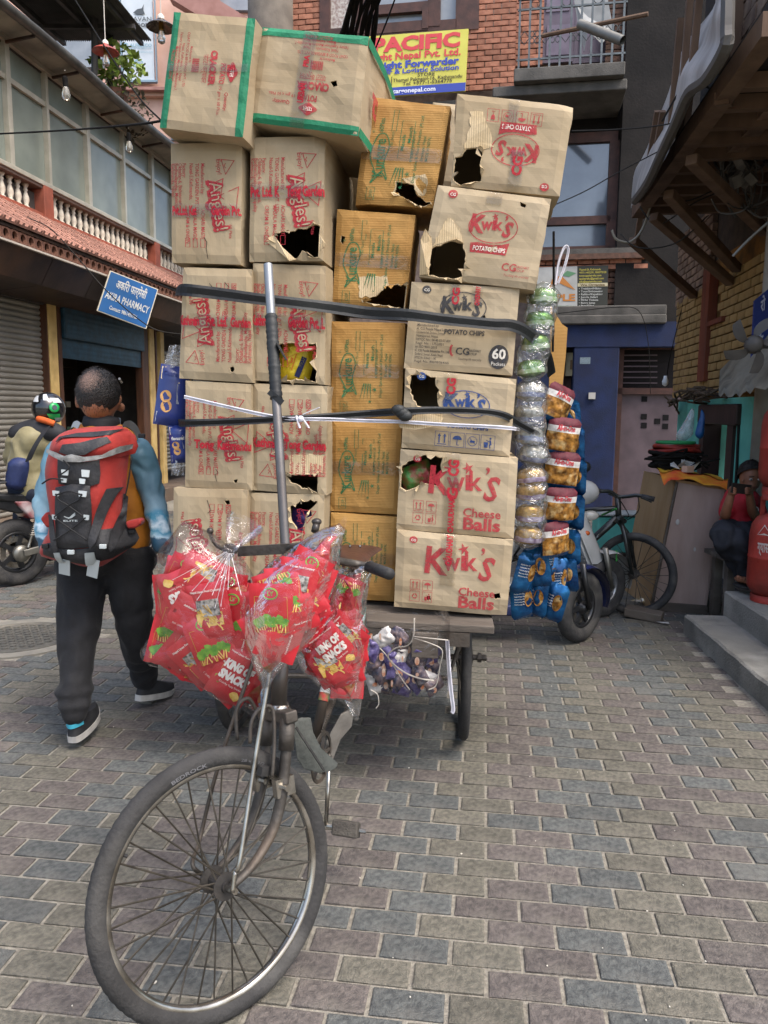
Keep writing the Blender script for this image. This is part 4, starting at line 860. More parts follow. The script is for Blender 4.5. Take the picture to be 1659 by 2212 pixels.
class Carton:
    def __init__(s, label, quad, Y, depth, mat, yaw=6., holes=(), plies=(), seed=0, bul=.010, group='snack cartons on the cargo tricycle', crush=()):
        s.quad = quad; ya = radians(yaw); cx = sum(p[0] for p in quad)/4; cy = sum(p[1] for p in quad)/4
        C = at(cx, cy, Y); s.n = V((-sin(ya), -cos(ya), 0)); s.C = C
        s.TL, s.TR, s.BR, s.BL = [hit(x, y, C, s.n) for x, y in quad]
        s.w = ((s.TR-s.TL).length+(s.BR-s.BL).length)/2; s.h = ((s.TL-s.BL).length+(s.TR-s.BR).length)/2
        s.seed = seed; s.bul = bul; s.crush = crush; s.D = -s.n*depth; rr = random.Random(seed); s.mat = mat
        base = (s.BL+s.BR)/2+s.D/2
        s.t = thing('carton', label, 'carton', base, group)
        hs = [s.rag([s.inv(*p) for p in hp], rr) for hp in holes]; s.holes = hs
        # front wall
        N = 14; pts = []; edges = []
        def inside(p, poly):
            c = False; k = len(poly)
            for i in range(k):
                a, b = poly[i], poly[i-1]
                if (a[1] > p[1]) != (b[1] > p[1]) and p[0] < (b[0]-a[0])*(p[1]-a[1])/(b[1]-a[1])+a[0]: c = not c
            return c
        for j in range(N+1):
            for i in range(N+1):
                p = (i/N, j/N)
                if i in (0, N) or j in (0, N) or not any(inside(p, h) or min((p[0]-q[0])**2+(p[1]-q[1])**2 for q in h) < .0005 for h in hs): pts.append(p)
        for h in hs:
            o = len(pts); pts += h; edges += [(o+i, o+(i+1) % len(h)) for i in range(len(h))]
        vo, eo, fo, *_ = delaunay_2d_cdt([V(p) for p in pts], edges, [], 0, 1e-5)
        m = MB(); vs = [s.F(p.x, p.y, 0) for p in vo]
        fs = []
        for f in fo:
            c = (sum(vo[i].x for i in f)/len(f), sum(vo[i].y for i in f)/len(f))
            if not any(inside(c, h) for h in hs): fs.append(tuple(f))
        m.add(vs, fs)
        # hole rims: board thickness
        for h in hs:
            k = len(h); cxh = sum(p[0] for p in h)/k; cyh = sum(p[1] for p in h)/k
            a = [s.F(p[0], p[1], 0) for p in h]; b = [s.F(p[0]+(cxh-p[0])*.03, p[1]+(cyh-p[1])*.03, -.006) for p in h]
            m.m = 1; m.add(a+b, [(i, (i+1) % k, k+(i+1) % k, k+i) for i in range(k)]); m.m = 0
        # the other five walls
        E = 14; K = 6
        def edge(u, v, d):
            p = s.F(u, v, 0)
            ins = -.010*(1-abs(2*d-1)**4)*NZ.noise(V((u*3+seed, v*3, d*3)))*1.5
            o = (V((u-.5, 0, 0)))
            return p + s.D*d + ((s.TR-s.TL).normalized()*(u-.5)*2*ins if u in (0, 1) else (s.TL-s.BL).normalized()*(v-.5)*2*ins)
        m.sheet(lambda a, d: edge(a, 0, d), E, K); m.sheet(lambda a, d: edge(a, 1, d), E, K)
        m.sheet(lambda a, d: edge(0, a, d), E, K); m.sheet(lambda a, d: edge(1, a, d), E, K)
        m.sheet(lambda a, b: s.F(a, b, 0)+s.D, 6, 6)
        s.body = m.build('box_board', [mat, PLY], s.t, smooth=False)
        # torn light plies
        for pp in plies:
            poly = s.rag([s.inv(*p) for p in pp], rr, .012); m = MB(); k = len(poly)
            a = [s.F(p[0], p[1], .0022) for p in poly]; b = [s.F(p[0], p[1], -.001) for p in poly]
            m.add(a+b, [tuple(range(k))]+[(i, (i+1) % k, k+(i+1) % k, k+i) for i in range(k)]); m.build('torn_ply', PLY, s.t)
        if hs:
            m = MB()
            for h in hs:
                k = len(h); cxh = sum(p[0] for p in h)/k; cyh = sum(p[1] for p in h)/k; a = []; b = []
                for i, p in enumerate(h):
                    e = 1+.10*max(0, NZ.noise(V((i*.9, seed, 3)))+.35)
                    q = (min(.999, max(.001, cxh+(p[0]-cxh)*e)), min(.999, max(.001, cyh+(p[1]-cyh)*e)))
                    a.append(s.F(p[0], p[1], .0015)); b.append(s.F(q[0], q[1], .0018))
                m.add(a+b, [(i, (i+1) % k, k+(i+1) % k, k+i) for i in range(k)])
            m.build('torn_edge', PLY, s.t)
            for h in hs:          # curled tabs of board left standing round the hole
                k = len(h)
                if k < 14: continue
                cxh = sum(p[0] for p in h)/k; cyh = sum(p[1] for p in h)/k
                for _ in range(7):
                    i = rr.randrange(k); n_ = rr.choice((1, 2, 2, 3)); a, b = h[i], h[(i+n_) % k]; mx, my = (a[0]+b[0])/2, (a[1]+b[1])/2
                    e = rr.uniform(.10, .32)*(1 if rr.random() < .6 else -1); tp = (mx+(mx-cxh)*e, my+(my-cyh)*e); o_ = rr.uniform(.008, .022); j = rr.uniform(-.02, .02)
                    m = MB(); m.prism([s.F(a[0], a[1], .001), s.F(b[0], b[1], .001), s.F(tp[0]+j, tp[1]-j, o_), s.F(tp[0]-j, tp[1]+j*.5, o_)], s.n*.0025); m.build('torn_tab', PLY if e > 0 else mat, s.t)
    def rag(s, poly, rr, amp=.012):
        out = []; k = len(poly)
        for i in range(k):
            a, b = poly[i], poly[(i+1) % k]; out.append(a)
            L = sqrt((b[0]-a[0])**2+(b[1]-a[1])**2); n = max(1, int(L/.035))
            for j in range(1, n):
                t = j/n; out.append((a[0]+(b[0]-a[0])*t+rr.uniform(-amp, amp), a[1]+(b[1]-a[1])*t+rr.uniform(-amp, amp)))
        return [(min(.985, max(.015, x)), min(.985, max(.015, y))) for x, y in out]
    def inv(s, x, y):
        p = hit(x, y, s.C, s.n)
        u, v = .5, .5
        for _ in range(12):
            L = s.BL+(s.TL-s.BL)*v; R = s.BR+(s.TR-s.BR)*v
            e = R-L; u = (p-L).dot(e)/e.dot(e)
            b = s.BL+(s.BR-s.BL)*u; t_ = s.TL+(s.TR-s.TL)*u; e = t_-b; v = (p-b).dot(e)/e.dot(e)
        return (u, v)
    def F(s, u, v, off):
        p = (s.BL*(1-u)+s.BR*u)*(1-v) + (s.TL*(1-u)+s.TR*u)*v
        k = 16*u*(1-u)*v*(1-v)
        d = s.bul*max(0, k)**.5*(.5+NZ.noise(V((s.seed*3.1, 1, 2)))) + .007*NZ.noise(V((u*2.6+s.seed*5, v*3.2, s.seed))) + .0035*NZ.noise(V((u*7+s.seed, v*8, 4)))
        e = min(u, 1-u, v, 1-v); d -= .006*max(0, 1-e/.03)**2
        for (cu, cv, r, a) in s.crush:
            q = sqrt((u-cu)**2+(v-cv)**2)/r
            if q < 1: d -= a*(1-q)**1.3
        return p + s.n*(d+off)
    def mp(s, off=.0025, mode=0):
        w_, h_ = s.w, s.h
        if mode == 0: return lambda x, y: s.F(x/w_, y/h_, off)
        if mode == 180: return lambda x, y: s.F(1-x/w_, 1-y/h_, off)
        if mode == -90: return lambda x, y: s.F(y/w_, 1-x/h_, off)     # reads downwards
        if mode == 90: return lambda x, y: s.F(1-y/w_, x/h_, off)      # reads upwards
    def size(s, mode): return (s.h, s.w) if mode in (90, -90) else (s.w, s.h)
    def tape(s, u0, v0, u1, v1, wd, words=None, off=.0045, wrap=True):
        """strip of clear tape from (u0,v0) to (u1,v1), width wd (share of the box side)"""
        a = V((u0, v0)); b = V((u1, v1)); d = (b-a); n_ = V((-d.y, d.x)).normalized()*wd/2
        m = MB(); rr = random.Random(s.seed+7)
        m.sheet(lambda i, j: s.F(*(a+d*i+n_*(2*j-1)), off+.0012*rr.random()), 26, 5); m.build('packing_tape', TAPE, s.t, smooth=True, fix=False)
        if words:
            m = MB(); L = sqrt((d.x*s.w)**2+(d.y*s.h)**2); wdm = wd*(s.h if abs(d.x) > abs(d.y) else s.w)
            f = lambda x, y: s.F(*(a+d*(x/L)+n_*(2*y/wdm-1)), off+.0015)
            for (txt, c, hgt, wid) in words: letter(m, f, txt, c*L, wdm*(.5-.36*hgt), wdm*hgt, width=wid*L, bold=.05)
            m.build('tape_print', RED2, s.t)
def parts_print(c, fn, mat, nm='print', mode=0, off=.0025):
    m = MB(); fn(m, c.mp(off, mode), *c.size(mode)); return m.build(nm, mat, c.t, fix=False)
# ---- print layouts, each in the upright frame of its label
def icon(m, f, x, y, s, kind, w_=.0025):
    outline(m, f, rect(x, y, s, s*1.05), w_)
    if kind == 'up':
        for dx in (-.2, .2):
            flat(m, f, rect(x+dx*s, y-.05*s, .09*s, .5*s)); flat(m, f, [(x+dx*s-.13*s, y+.18*s), (x+dx*s+.13*s, y+.18*s), (x+dx*s, y+.4*s)])
        flat(m, f, rect(x, y-.38*s, .7*s, .05*s))
    elif kind == 'umb':
        flat(m, f, [(x+.34*s*cos(pi*i/8), y+.02*s+.3*s*sin(pi*i/8)) for i in range(9)]); flat(m, f, rect(x, y-.18*s, .06*s, .4*s)); flat(m, f, rect(x+.07*s, y-.37*s, .16*s, .05*s))
    elif kind == 'no':
        outline(m, f, ell(x, y, .34*s, .34*s, 16), .04*s); flat(m, f, rect(x, y, .6*s, .05*s, -45)); flat(m, f, rect(x, y-.03*s, .36*s, .16*s))
    elif kind == 'bin':
        flat(m, f, [(x-.3*s, y+.02*s), (x+.04*s, y+.02*s), (x, y-.38*s), (x-.25*s, y-.38*s)]); flat(m, f, ell(x+.18*s, y+.3*s, .08*s, .08*s, 8)); flat(m, f, rect(x+.2*s, y, .12*s, .36*s, 12)); flat(m, f, rect(x+.16*s, y-.26*s, .08*s, .3*s, 8)); flat(m, f, rect(x-.02*s, y+.12*s, .26*s, .05*s, -30))
    elif kind == 'rec':
        for k in range(3):
            a = 2*pi*k/3+.5; flat(m, f, rect(x+.2*s*cos(a), y+.2*s*sin(a), .32*s, .11*s, math.degrees(a)+90)); a2 = a+.9; flat(m, f, [(x+.3*s*cos(a2+d)*q, y+.3*s*sin(a2+d)*q) for d, q in ((-.3, .5), (-.3, 1.1), (.35, .8))])
    elif kind == 'glass':
        flat(m, f, [(x-.2*s, y+.36*s), (x+.2*s, y+.36*s), (x+.13*s, y), (x+.03*s, y-.08*s), (x-.03*s, y-.08*s), (x-.13*s, y)]); flat(m, f, rect(x, y-.18*s, .06*s, .25*s)); flat(m, f, rect(x, y-.34*s, .3*s, .06*s))
def kwiks(m, f, x, y, s, bold=.02):
    """hand-lettered word built from sized letters, big K and S, star over the i"""
    letter(m, f, 'K', x-.82*s, y-.16*s, 1.15*s, bold=bold+.03, squeeze=.9, rot=-3)
    letter(m, f, 'w', x-.30*s, y-.02*s, .82*s, bold=bold+.02, rot=4, squeeze=.85); letter(m, f, 'ı', x+.03*s, y+.03*s, .9*s, bold=bold+.03, rot=2)
    letter(m, f, 'k', x+.28*s, y+.02*s, .82*s, bold=bold+.02, rot=4, squeeze=.9); letter(m, f, 'S', x+.68*s, y-.26*s, 1.05*s, bold=bold+.02, squeeze=.85, rot=-8, shear=.1)
    letter(m, f, '’', x+.60*s, y+.12*s, .9*s, bold=bold); letter(m, f, '★', x+.06*s, y+.52*s, .42*s, rot=20)
def cg(m, f, x, y, r): 
    k = 24; flat(m, f, ell(x, y, r, r*.85, k))
def cggroup(m, f, x, y, s):
    letter(m, f, 'CG', x-.9*s, y, 1.5*s, bold=.02, align='R' if False else 'C'); letter(m, f, 'CHAUDHARY', x+.9*s, y+.5*s, .55*s, bold=.01, width=2.1*s); letter(m, f, 'GROUP', x+.5*s, y, .5*s, bold=.01)
    letter(m, f, 'Touching life everyday', x+.3*s, y-.8*s, .5*s, shear=.2, width=3.6*s)
def chips(c, mat, mode=0, icons=('glass', 'no', 'umb', 'up'), cgr=True, red=True, lx=.55, ly=.62, dark=False):
    def a(m, f, w_, h_):
        x, y = lx*w_, ly*h_; outline(m, f, ell(x, y, .21*w_, .17*h_, 40), .004); kwiks(m, f, x, y-.03*h_, .17*w_)
        if red:
            flat(m, f, [(x-.17*w_, y-.19*h_), (x-.16*w_, y-.29*h_), (x+.15*w_, y-.29*h_), (x+.165*w_, y-.15*h_), (x+.1*w_, y-.178*h_), (x, y-.19*h_), (x-.1*w_, y-.175*h_)])
        else: letter(m, f, 'POTATO CHIPS', x+.03*w_, y-.31*h_, .075*h_, width=.37*w_, bold=.04)
        cg(m, f, .15*w_, .92*h_, .042*w_)
        if icons:
            for i, k in enumerate(icons): icon(m, f, (.3+.125*i)*w_ if icons else 0, .2*h_, .1*w_, k)
        if cgr: cggroup(m, f, .8*w_, .17*h_, .06*w_)
    parts_print(c, a, mat, 'print', mode)
    if red: parts_print(c, lambda m, f, w_, h_: letter(m, f, 'POTATO CHIPS', lx*w_, (ly-.265)*h_, .07*h_, width=.28*w_, bold=.02), WINK, 'print', mode, .0036)
    parts_print(c, lambda m, f, w_, h_: letter(m, f, 'CG', .15*w_, .9*h_, .035*w_, bold=.02), WINK, 'print', mode, .0036)
def cheese(c):
    def a(m, f, w_, h_):
        kwiks(m, f, .58*w_, .56*h_, .28*w_, .005)
        letter(m, f, 'Cheese', .72*w_, .235*h_, .15*h_, width=.32*w_, bold=.025); letter(m, f, 'Balls', .72*w_, .075*h_, .21*h_, width=.32*w_, bold=.035)
        for i, k in enumerate(('up', 'umb', 'rec', 'bin')): icon(m, f, (.18+.11*(i % 2))*w_, (.32-.15*(i//2))*h_, .085*w_, k)
    parts_print(c, a, RED); parts_print(c, lambda m, f, w_, h_: cg(m, f, .15*w_, .9*h_, .035*w_), RED); parts_print(c, lambda m, f, w_, h_: letter(m, f, 'CG', .15*w_, .88*h_, .03*w_, bold=.02), WINK, 'print', 0, .0036)
def angles(c, mode):
    def a(m, f, w_, h_):      # w_ runs along the words
        L = [('Manufactured by:', .17, .57), ('TONG GARDEN PVT. LTD.', .17, .50), ('Naxal-5,Kathmandu,', .17, .43), ('Factory:', .17, .345), ('Okhaltar-6, Bishnumati,', .17, .295), ('Budhanilkantha, Municipality', .17, .245), ('Kathmandu, Nepal', .17, .20)]
        for s_, x, y in L: letter(m, f, s_, x*w_, (y-.19)*h_*1.15, .072*h_, align='L', squeeze=.82, bold=.014)
        for i, s_ in enumerate(('ACHARI MASTI', 'MASALA MAGIC', 'CREAM & ONION')):
            y = (.44-.11*i)*h_; letter(m, f, s_, .55*w_, y, .075*h_, align='L', squeeze=.78, bold=.015); outline(m, f, rect(.83*w_, y+.025*h_, .075*w_, .062*h_), .003)
        letter(m, f, '60 Pkts', .73*w_, .84*h_, .062*h_, bold=.015)
        x, y = .2*w_, .8*h_; outline(m, f, [(x-.06*w_, y-.08*h_), (x+.06*w_, y-.02*h_), (x-.05*w_, y+.1*h_)], .006); outline(m, f, [(x-.03*w_, y-.02*h_), (x-.01*w_, y-.04*h_), (x+.01*w_, y-.02*h_)], .003, False)
        letter(m, f, 'Enjoy!', .2*w_, .66*h_, .085*h_, rot=8, bold=.01)
        letter(m, f, 'Angles!', .53*w_, .61*h_, .25*h_, rot=10, bold=.085, width=.42*w_)
        for (px, py, r) in ((.37, .66, .1), (.45, .86, .12)): outline(m, f, [((px+r*cos(q))*w_, (py+r*1.3*sin(q))*h_) for q in (.5, 2.4, 4.6)], .007)
        letter(m, f, 'Angles!', .534*w_, .58*h_, .25*h_, rot=10, bold=.085, width=.42*w_)
    parts_print(c, a, RED, 'print', mode)
    parts_print(c, lambda m, f, w_, h_: letter(m, f, 'Angles!', .53*w_, .61*h_, .25*h_, rot=10, bold=.0, width=.40*w_), KINK, 'print', mode, .0036)
def kurkure(c, mode=90):
    def a(m, f, w_, h_):
        letter(m, f, '60Pkts.', .75*w_, .76*h_, .075*h_, width=.14*w_, bold=.02); letter(m, f, 'Mfd. Month', .62*w_, .62*h_, .05*h_, width=.15*w_); outline(m, f, rect(.8*w_, .63*h_, .2*w_, .055*h_), .0025)
        outline(m, f, rect(.63*w_, .46*h_, .36*w_, .16*h_), .0025); letter(m, f, 'Masala', .6*w_, .48*h_, .06*h_, width=.16*w_, bold=.02); letter(m, f, 'Munch', .68*w_, .405*h_, .06*h_, width=.16*w_, bold=.02)
        P = catm([V((.2*w_, .84*h_)), V((.3*w_, .8*h_)), V((.45*w_, .88*h_)), V((.64*w_, .82*h_)), V((.66*w_, .72*h_)), V((.56*w_, .66*h_)), V((.4*w_, .70*h_)), V((.24*w_, .64*h_)), V((.3*w_, .72*h_))], 5, True)
        outline(m, f, [(p.x, p.y) for p in P], .005); letter(m, f, 'Kurkure', .44*w_, .705*h_, .19*h_, width=.36*w_, bold=.02, rot=2)
        for k in range(4): flat(m, f, [(.17*w_, (.60-.055*k)*h_), (.36*w_, (.545-.028*k)*h_), (.36*w_, (.525-.028*k)*h_)])
        letter(m, f, '★', .3*w_, .36*h_, .08*h_); letter(m, f, '★', .17*w_, .43*h_, .06*h_)
        for s_, y, x, wd in (('A quality product of', .355, .57, .3), ('Dugar Spices & Food Products (P) Ltd.', .29, .55, .66), ('Biratnagar, Nepal', .225, .56, .24), ('MADE IN NEPAL', .165, .56, .24)): letter(m, f, s_, x*w_, y*h_, .052*h_, width=wd*w_, bold=.012)
        outline(m, f, rect(.1*w_, .82*h_, .12*w_, .1*h_), .0025); letter(m, f, 'DSP', .1*w_, .79*h_, .06*h_)
        for k in range(3): letter(m, f, '®' if k == 0 else '·', .68*w_, .86*h_, .05*h_)
    parts_print(c, a, GRN, 'print', mode)
def cracker(c, mode):
    def a(m, f, w_, h_):
        letter(m, f, 'POTATO', .49*w_, .66*h_, .085*h_, width=.18*w_, bold=.05); letter(m, f, 'CRACKER', .45*w_, .53*h_, .105*h_, width=.3*w_, bold=.06); letter(m, f, 'पोटेटो क्र्याकर', .46*w_, .44*h_, .09*h_, width=.24*w_)
        for k in range(22): flat(m, f, rect((.38+.0055*k)*w_, .35*h_, (.002+.002*(k*7 % 3))*w_, .09*h_))
        for s_, x, y, wd in (('Manufactured by:', .35, .265, .14), ('ODAT FOOD & BEVERAGE PVT. LTD.', .4, .215, .47), ('Naxal, Kathmandu - 1, Nepal', .42, .165, .32), ('Factory: Kageshwori Manohara Municipality-7,', .42, .125, .5), ('Mulpani, Kathmandu, Nepal', .44, .085, .3), ('PRODUCT OF NEPAL', .45, .045, .26)): letter(m, f, s_, x*w_, y*h_, .045*h_, width=wd*w_, bold=.01)
        letter(m, f, 'Quantity:', .72*w_, .74*h_, .055*h_, width=.16*w_, bold=.02); letter(m, f, '19 gm x 60 Pkts.', .72*w_, .665*h_, .05*h_, width=.25*w_, bold=.01)
        P = ell(.47*w_, .8*h_, .075*w_, .06*h_, 20); flat(m, f, [(x+(x-.47*w_)*.16*cos(i*pi/2.5), y+(y-.8*h_)*.16*cos(i*pi/2.5)) for i, (x, y) in enumerate(P)])
    parts_print(c, a, RED, 'print', mode)
    parts_print(c, lambda m, f, w_, h_: letter(m, f, 'पाल', .47*w_, .775*h_, .07*h_), WINK, 'print', mode, .0036)
    def g(m, f, w_, h_):
        for y0, y1 in ((.0, .09), (.905, 1.)):
            m.sheet(lambda i, j: f(i*w_, (y0+(y1-y0)*j)*h_), 14, 2)
    parts_print(c, g, BAND, 'green_band', mode, .0016)

SH = 'kraft carton with red '
B = {}
q4 = lambda *a: list(a)
B['g1'] = Carton('green edged cracker carton at the top left of the load, print sideways', q4((375, 25), (551, 39), (524, 296), (344, 275)), 3.16, .42, KRAFT2, 8, (), seed=1)
B['g2'] = Carton('green edged potato cracker carton on the top row, print upside down', q4((567, 57), (797, 79), (773, 293), (536, 262)), 3.18, .62, KRAFT2, 10, [[zA(1295, 600), zA(1340, 590), zA(1347, 630), zA(1320, 642)]], seed=2)
cracker(B['g1'], -90); cracker(B['g2'], 180)
c = B['g2']; sx = (c.TR-c.TL).normalized()*.003
for v0, v1 in ((.0, .09), (.905, 1.)): m = MB(); m.sheet(lambda a, b: c.F(1, v0+(v1-v0)*b, 0)+c.D*a+sx*(1+4*sin(pi*a)), 8, 2); m.build('green_band', BAND, c.t)
m = MB(); letter(m, lambda x, y: c.F(1, y, 0)+c.D*x+sx*5, 'पाल', .5, .3, .4, bold=.05); m.build('print', RED, c.t, fix=False)
B['a1'] = Carton('intact kraft carton with red sideways print below the top left green edged carton', q4((368, 309), (522, 307), (519, 571), (371, 567)), 3.28, .42, KRAFT, 7, seed=3)
B['a2'] = Carton('kraft carton with red print and a wide torn hole with hanging flap, second row', q4((540, 296), (701, 293), (698, 563), (538, 565)), 3.26, .95, KRAFT, 8,
    [[zA(880, 1690), zA(960, 1682), zA(1100, 1665), zA(1170, 1635), zA(1220, 1640), zA(1214, 1700), zA(1212, 1760), zA(1205, 1865), zA(1130, 1860), zA(1090, 1820), zA(1050, 1880), zA(1000, 1880), zA(930, 1800)]], seed=4, crush=((1, 1, .16, .03),))
B['a3'] = Carton('kraft carton with red print behind the black strap at the left edge of the load', q4((395, 577), (543, 581), (545, 827), (386, 817)), 3.28, .42, KRAFT, 7, [[zC(565, 825), zC(590, 815), zC(600, 840), zC(585, 860), zC(568, 850)]], seed=5)
B['a4'] = Carton('kraft carton with red print and a torn hole showing a yellow packet', q4((546, 568), (703, 574), (701, 831), (544, 821)), 3.27, .6, KRAFT, 7,
    [[zC(915, 655), zC(1000, 645), zC(1080, 662), zC(1185, 645), zC(1190, 720), zC(1165, 800), zC(1195, 850), zC(1190, 930), zC(1060, 915), zC(915, 920)]], seed=6)
B['a5'] = Carton('kraft carton with red print crossed by the white strap, left edge of load', q4((400, 822), (542, 830), (544, 1060), (399, 1052)), 3.28, .42, KRAFT, 7, [[zC(590, 1640), zC(620, 1635), zC(615, 1660), zC(595, 1662)]], seed=7)
B['a6'] = Carton('kraft carton with red print and a torn strip of pale paper above a low hole', q4((546, 828), (707, 834), (704, 1071), (545, 1059)), 3.27, .6, KRAFT, 7,
    [[zC(955, 1590), zC(1060, 1602), zC(1130, 1600), zC(1205, 1590), zC(1202, 1740), zC(1110, 1700), zC(1010, 1660)]], [[zC(992, 1465), zC(1090, 1455), zC(1244, 1462), zC(1235, 1590), zC(1120, 1600), zC(1000, 1585)]], seed=8)
B['a7'] = Carton('lowest left kraft carton with red print, half hidden by a clear bag', q4((374, 1054), (534, 1059), (532, 1300), (372, 1290)), 3.27, .42, KRAFT, 7, [[zC(520, 1790), zC(560, 1785), zC(566, 1815), zC(540, 1822)]], seed=9)
B['a8'] = Carton('lowest kraft carton with red print and a jagged hole behind the handlebar', q4((539, 1065), (700, 1069), (696, 1305), (538, 1295)), 3.27, .6, KRAFT, 7,
    [[zC(1000, 1830), zC(1090, 1792), zC(1190, 1790), zC(1200, 1800), zC(1150, 1850), zC(1160, 1900), zC(1110, 1920), zC(1090, 2050), zC(1010, 1940)]], seed=10)
for k, md in (('a1', -90), ('a2', -90), ('a3', 90), ('a4', -90), ('a5', -90), ('a6', 90), ('a7', 90), ('a8', -90)): angles(B[k], md)
for k, v, wd in (('a1', .44, .11), ('a2', .56, .12), ('a3', .53, .12), ('a4', .52, .13), ('a5', .42, .12), ('a6', .46, .12), ('a8', .12, .12)):
    tw = {'a1': [('Pvt.Ltd. Kat', .2, .95, .36), ('Garden Pvt.', .8, .95, .42)], 'a2': [('Pvt. Ltd. K', .22, .9, .4), ('Tong Garden', .76, .95, .5)], 'a3': [('Kathman', .13, .95, .28), ('Pvt. Ltd.', .52, .95, .3), ('Garden', .85, .95, .28)], 'a4': [('Kathmandu', .18, .9, .36), ('Garden Pvt. L', .75, .95, .5)], 'a5': [('Tong', .3, .9, .3), ('Kathmandu', .75, .95, .5)], 'a6': [('Kathman', .2, .95, .4), ('Tong Garden', .72, .95, .55)], 'a8': [('Kathmandu', .5, .9, .9)]}[k]
    B[k].tape(0, v, 1, v, wd, tw)
B['g1'].tape(.02, .52, .98, .58, .07, [('PBAN', .8, .9, .1)]); B['g2'].tape(.45, .0, .47, 1, .13, [('URBAN', .35, .6, .2), ('PBA', .68, .5, .12)])
m = MB(); c = B['a2']; f = lambda p: hit(*p, c.C, c.n)   # hanging flap of the torn hole
fl = [zA(830, 1755), zA(882, 1700), zA(950, 1800), zA(1055, 1893), (zA(1010, 1905)), zA(1000, 1895), zA(905, 1815)]
m.prism([f(p)+c.n*(.006+.02*(i in (3, 4, 5))) for i, p in enumerate(fl)], c.n*.004); m.build('torn_flap', PLY, c.t)
tick = MB()   # pen strokes through the tick boxes
for k, (a, b) in {'a1': ((393, 1720), (410, 1880)), 'a3': None, 'a5': ((455, 1570), (470, 1650)), 'a7': ((400, 1790), (415, 1880))}.items() if False else ():
    pass
def biro(c, pts, conv):
    uv = [c.inv(*conv(*p)) for p in pts]; f = c.mp(.0032, 0); m = MB(); outline(m, f, [(u*c.w, v*c.h) for u, v in uv], .003, False); m.build('pen_tick', BIRO, c.t, fix=False)
biro(B['a1'], [(380, 1725), (398, 1760), (395, 1810), (408, 1880)], zA); biro(B['a5'], [(460, 1560), (480, 1590), (455, 1600), (470, 1650)], zC); biro(B['a7'], [(400, 1785), (415, 1830), (430, 1860), (405, 1880)], zC)
biro(B['a3'], [(415, 215), (440, 245)], zC); biro(B['a3'], [(525, 205), (560, 245)], zC)
# gold cartons
B['k1'] = Carton('gold carton with green print at the top of its column, torn open near the bottom', q4((797, 208), (973, 229), (935, 448), (766, 439)), 3.34, .42, GOLD, 5,
    [[zB(430, 690), zB(490, 700), zB(545, 710), zB(560, 760), zB(610, 800), zB(660, 832), zB(560, 843), zB(490, 800), zB(420, 760)]], [[zB(470, 670), zB(620, 640), zB(640, 700), zB(610, 795), zB(565, 755), zB(548, 708), zB(495, 698)]], seed=11, crush=((.85, .1, .2, .03), (0, 0, .2, .03)))
B['k2'] = Carton('gold carton with green print with a large torn hole just above the black strap', q4((728, 451), (897, 464), (875, 672), (718, 660)), 3.36, .42, GOLD, 5,
    [[zB(210, 1462), zB(300, 1440), zB(370, 1372), zB(440, 1360), zB(500, 1370), zB(490, 1520), zB(330, 1495), zB(215, 1478)], [zB(75, 1040), zB(100, 1050), zB(85, 1100), zB(68, 1080)]], [[zB(190, 1312), zB(372, 1308), zB(382, 1368), zB(300, 1438), zB(190, 1445)]], seed=12)
B['k3'] = Carton('gold carton with green print between the upper and lower black straps', q4((716, 694), (875, 697), (867, 908), (715, 897)), 3.37, .42, GOLD, 5, seed=13)
B['k4'] = Carton('gold carton with green print just under the lower black strap', q4((716, 905), (868, 913), (860, 1112), (713, 1104)), 3.37, .42, GOLD, 5, seed=14)
B['k5'] = Carton('lowest gold carton with green print standing on the deck beside the saddle', q4((714, 1108), (862, 1118), (853, 1300), (714, 1292)), 3.36, .42, GOLD, 5, seed=15)
for k in ('k1', 'k2', 'k3', 'k4', 'k5'): kurkure(B[k]); B[k].tape(0, .48, 1, .50, .14)
# chips and cheese-ball cartons
B['w1'] = Carton('potato chips carton with upside down red print at the top right of the load', q4((988, 201), (1240, 227), (1209, 424), (974, 401)), 3.26, .4, KRAFT2, 6,
    [[zB(870, 475), zB(960, 465), zB(1005, 480), zB(990, 530), zB(985, 600), zB(985, 690), zB(900, 700), zB(850, 712), zB(805, 680), zB(812, 530), zB(860, 520)]],
    [[zB(912, 232), zB(960, 228), zB(1000, 235), zB(1070, 460), zB(1000, 478), zB(960, 463), zB(872, 470), zB(895, 380), zB(920, 330)]], seed=16, crush=((1, 1, .12, .02),))
chips(B['w1'], RED, 180, lx=.45, ly=.55, cgr=False, icons=('up', 'umb', 'no', 'glass'))
B['w2'] = Carton('potato chips carton with upright red print and a big hole at its lower left', q4((946, 399), (1191, 429), (1156, 626), (905, 598)), 3.25, .4, KRAFT2, 8,
    [[zB(662, 1125), zB(740, 1092), zB(800, 1070), zB(870, 1090), zB(885, 1150), zB(875, 1260), zB(850, 1325), zB(740, 1322), zB(640, 1300)], [zB(1240, 822), zB(1282, 840), zB(1272, 862), zB(1245, 850)]],
    [[zB(690, 1060), zB(770, 930), zB(790, 930), zB(850, 1010), zB(870, 1088), zB(800, 1068), zB(740, 1090), zB(672, 1112)]], seed=17, crush=((1, 0, .12, .02),))
chips(B['w2'], RED, 0, icons=None)
c = B['w2']; m = MB(); f = lambda p: hit(*p, c.C, c.n)
m.prism([f(zB(*p))+c.n*o for p, o in (((585, 1300), .005), ((600, 1090), .06), ((632, 1022), .07), ((664, 1062), .02), ((668, 1120), .004), ((640, 1296), .004))], c.n*.004); m.build('torn_flap', PLY, c.t)
B['w3'] = Carton('potato chips carton with dark grey print marked 60 packets, under the upper strap', q4((889, 608), (1123, 622), (1107, 811), (872, 795)), 3.27, .42, KRAFT2, 6, [[zB(985, 1570), zB(1010, 1560), zB(1018, 1585), zB(990, 1590)]], seed=18)
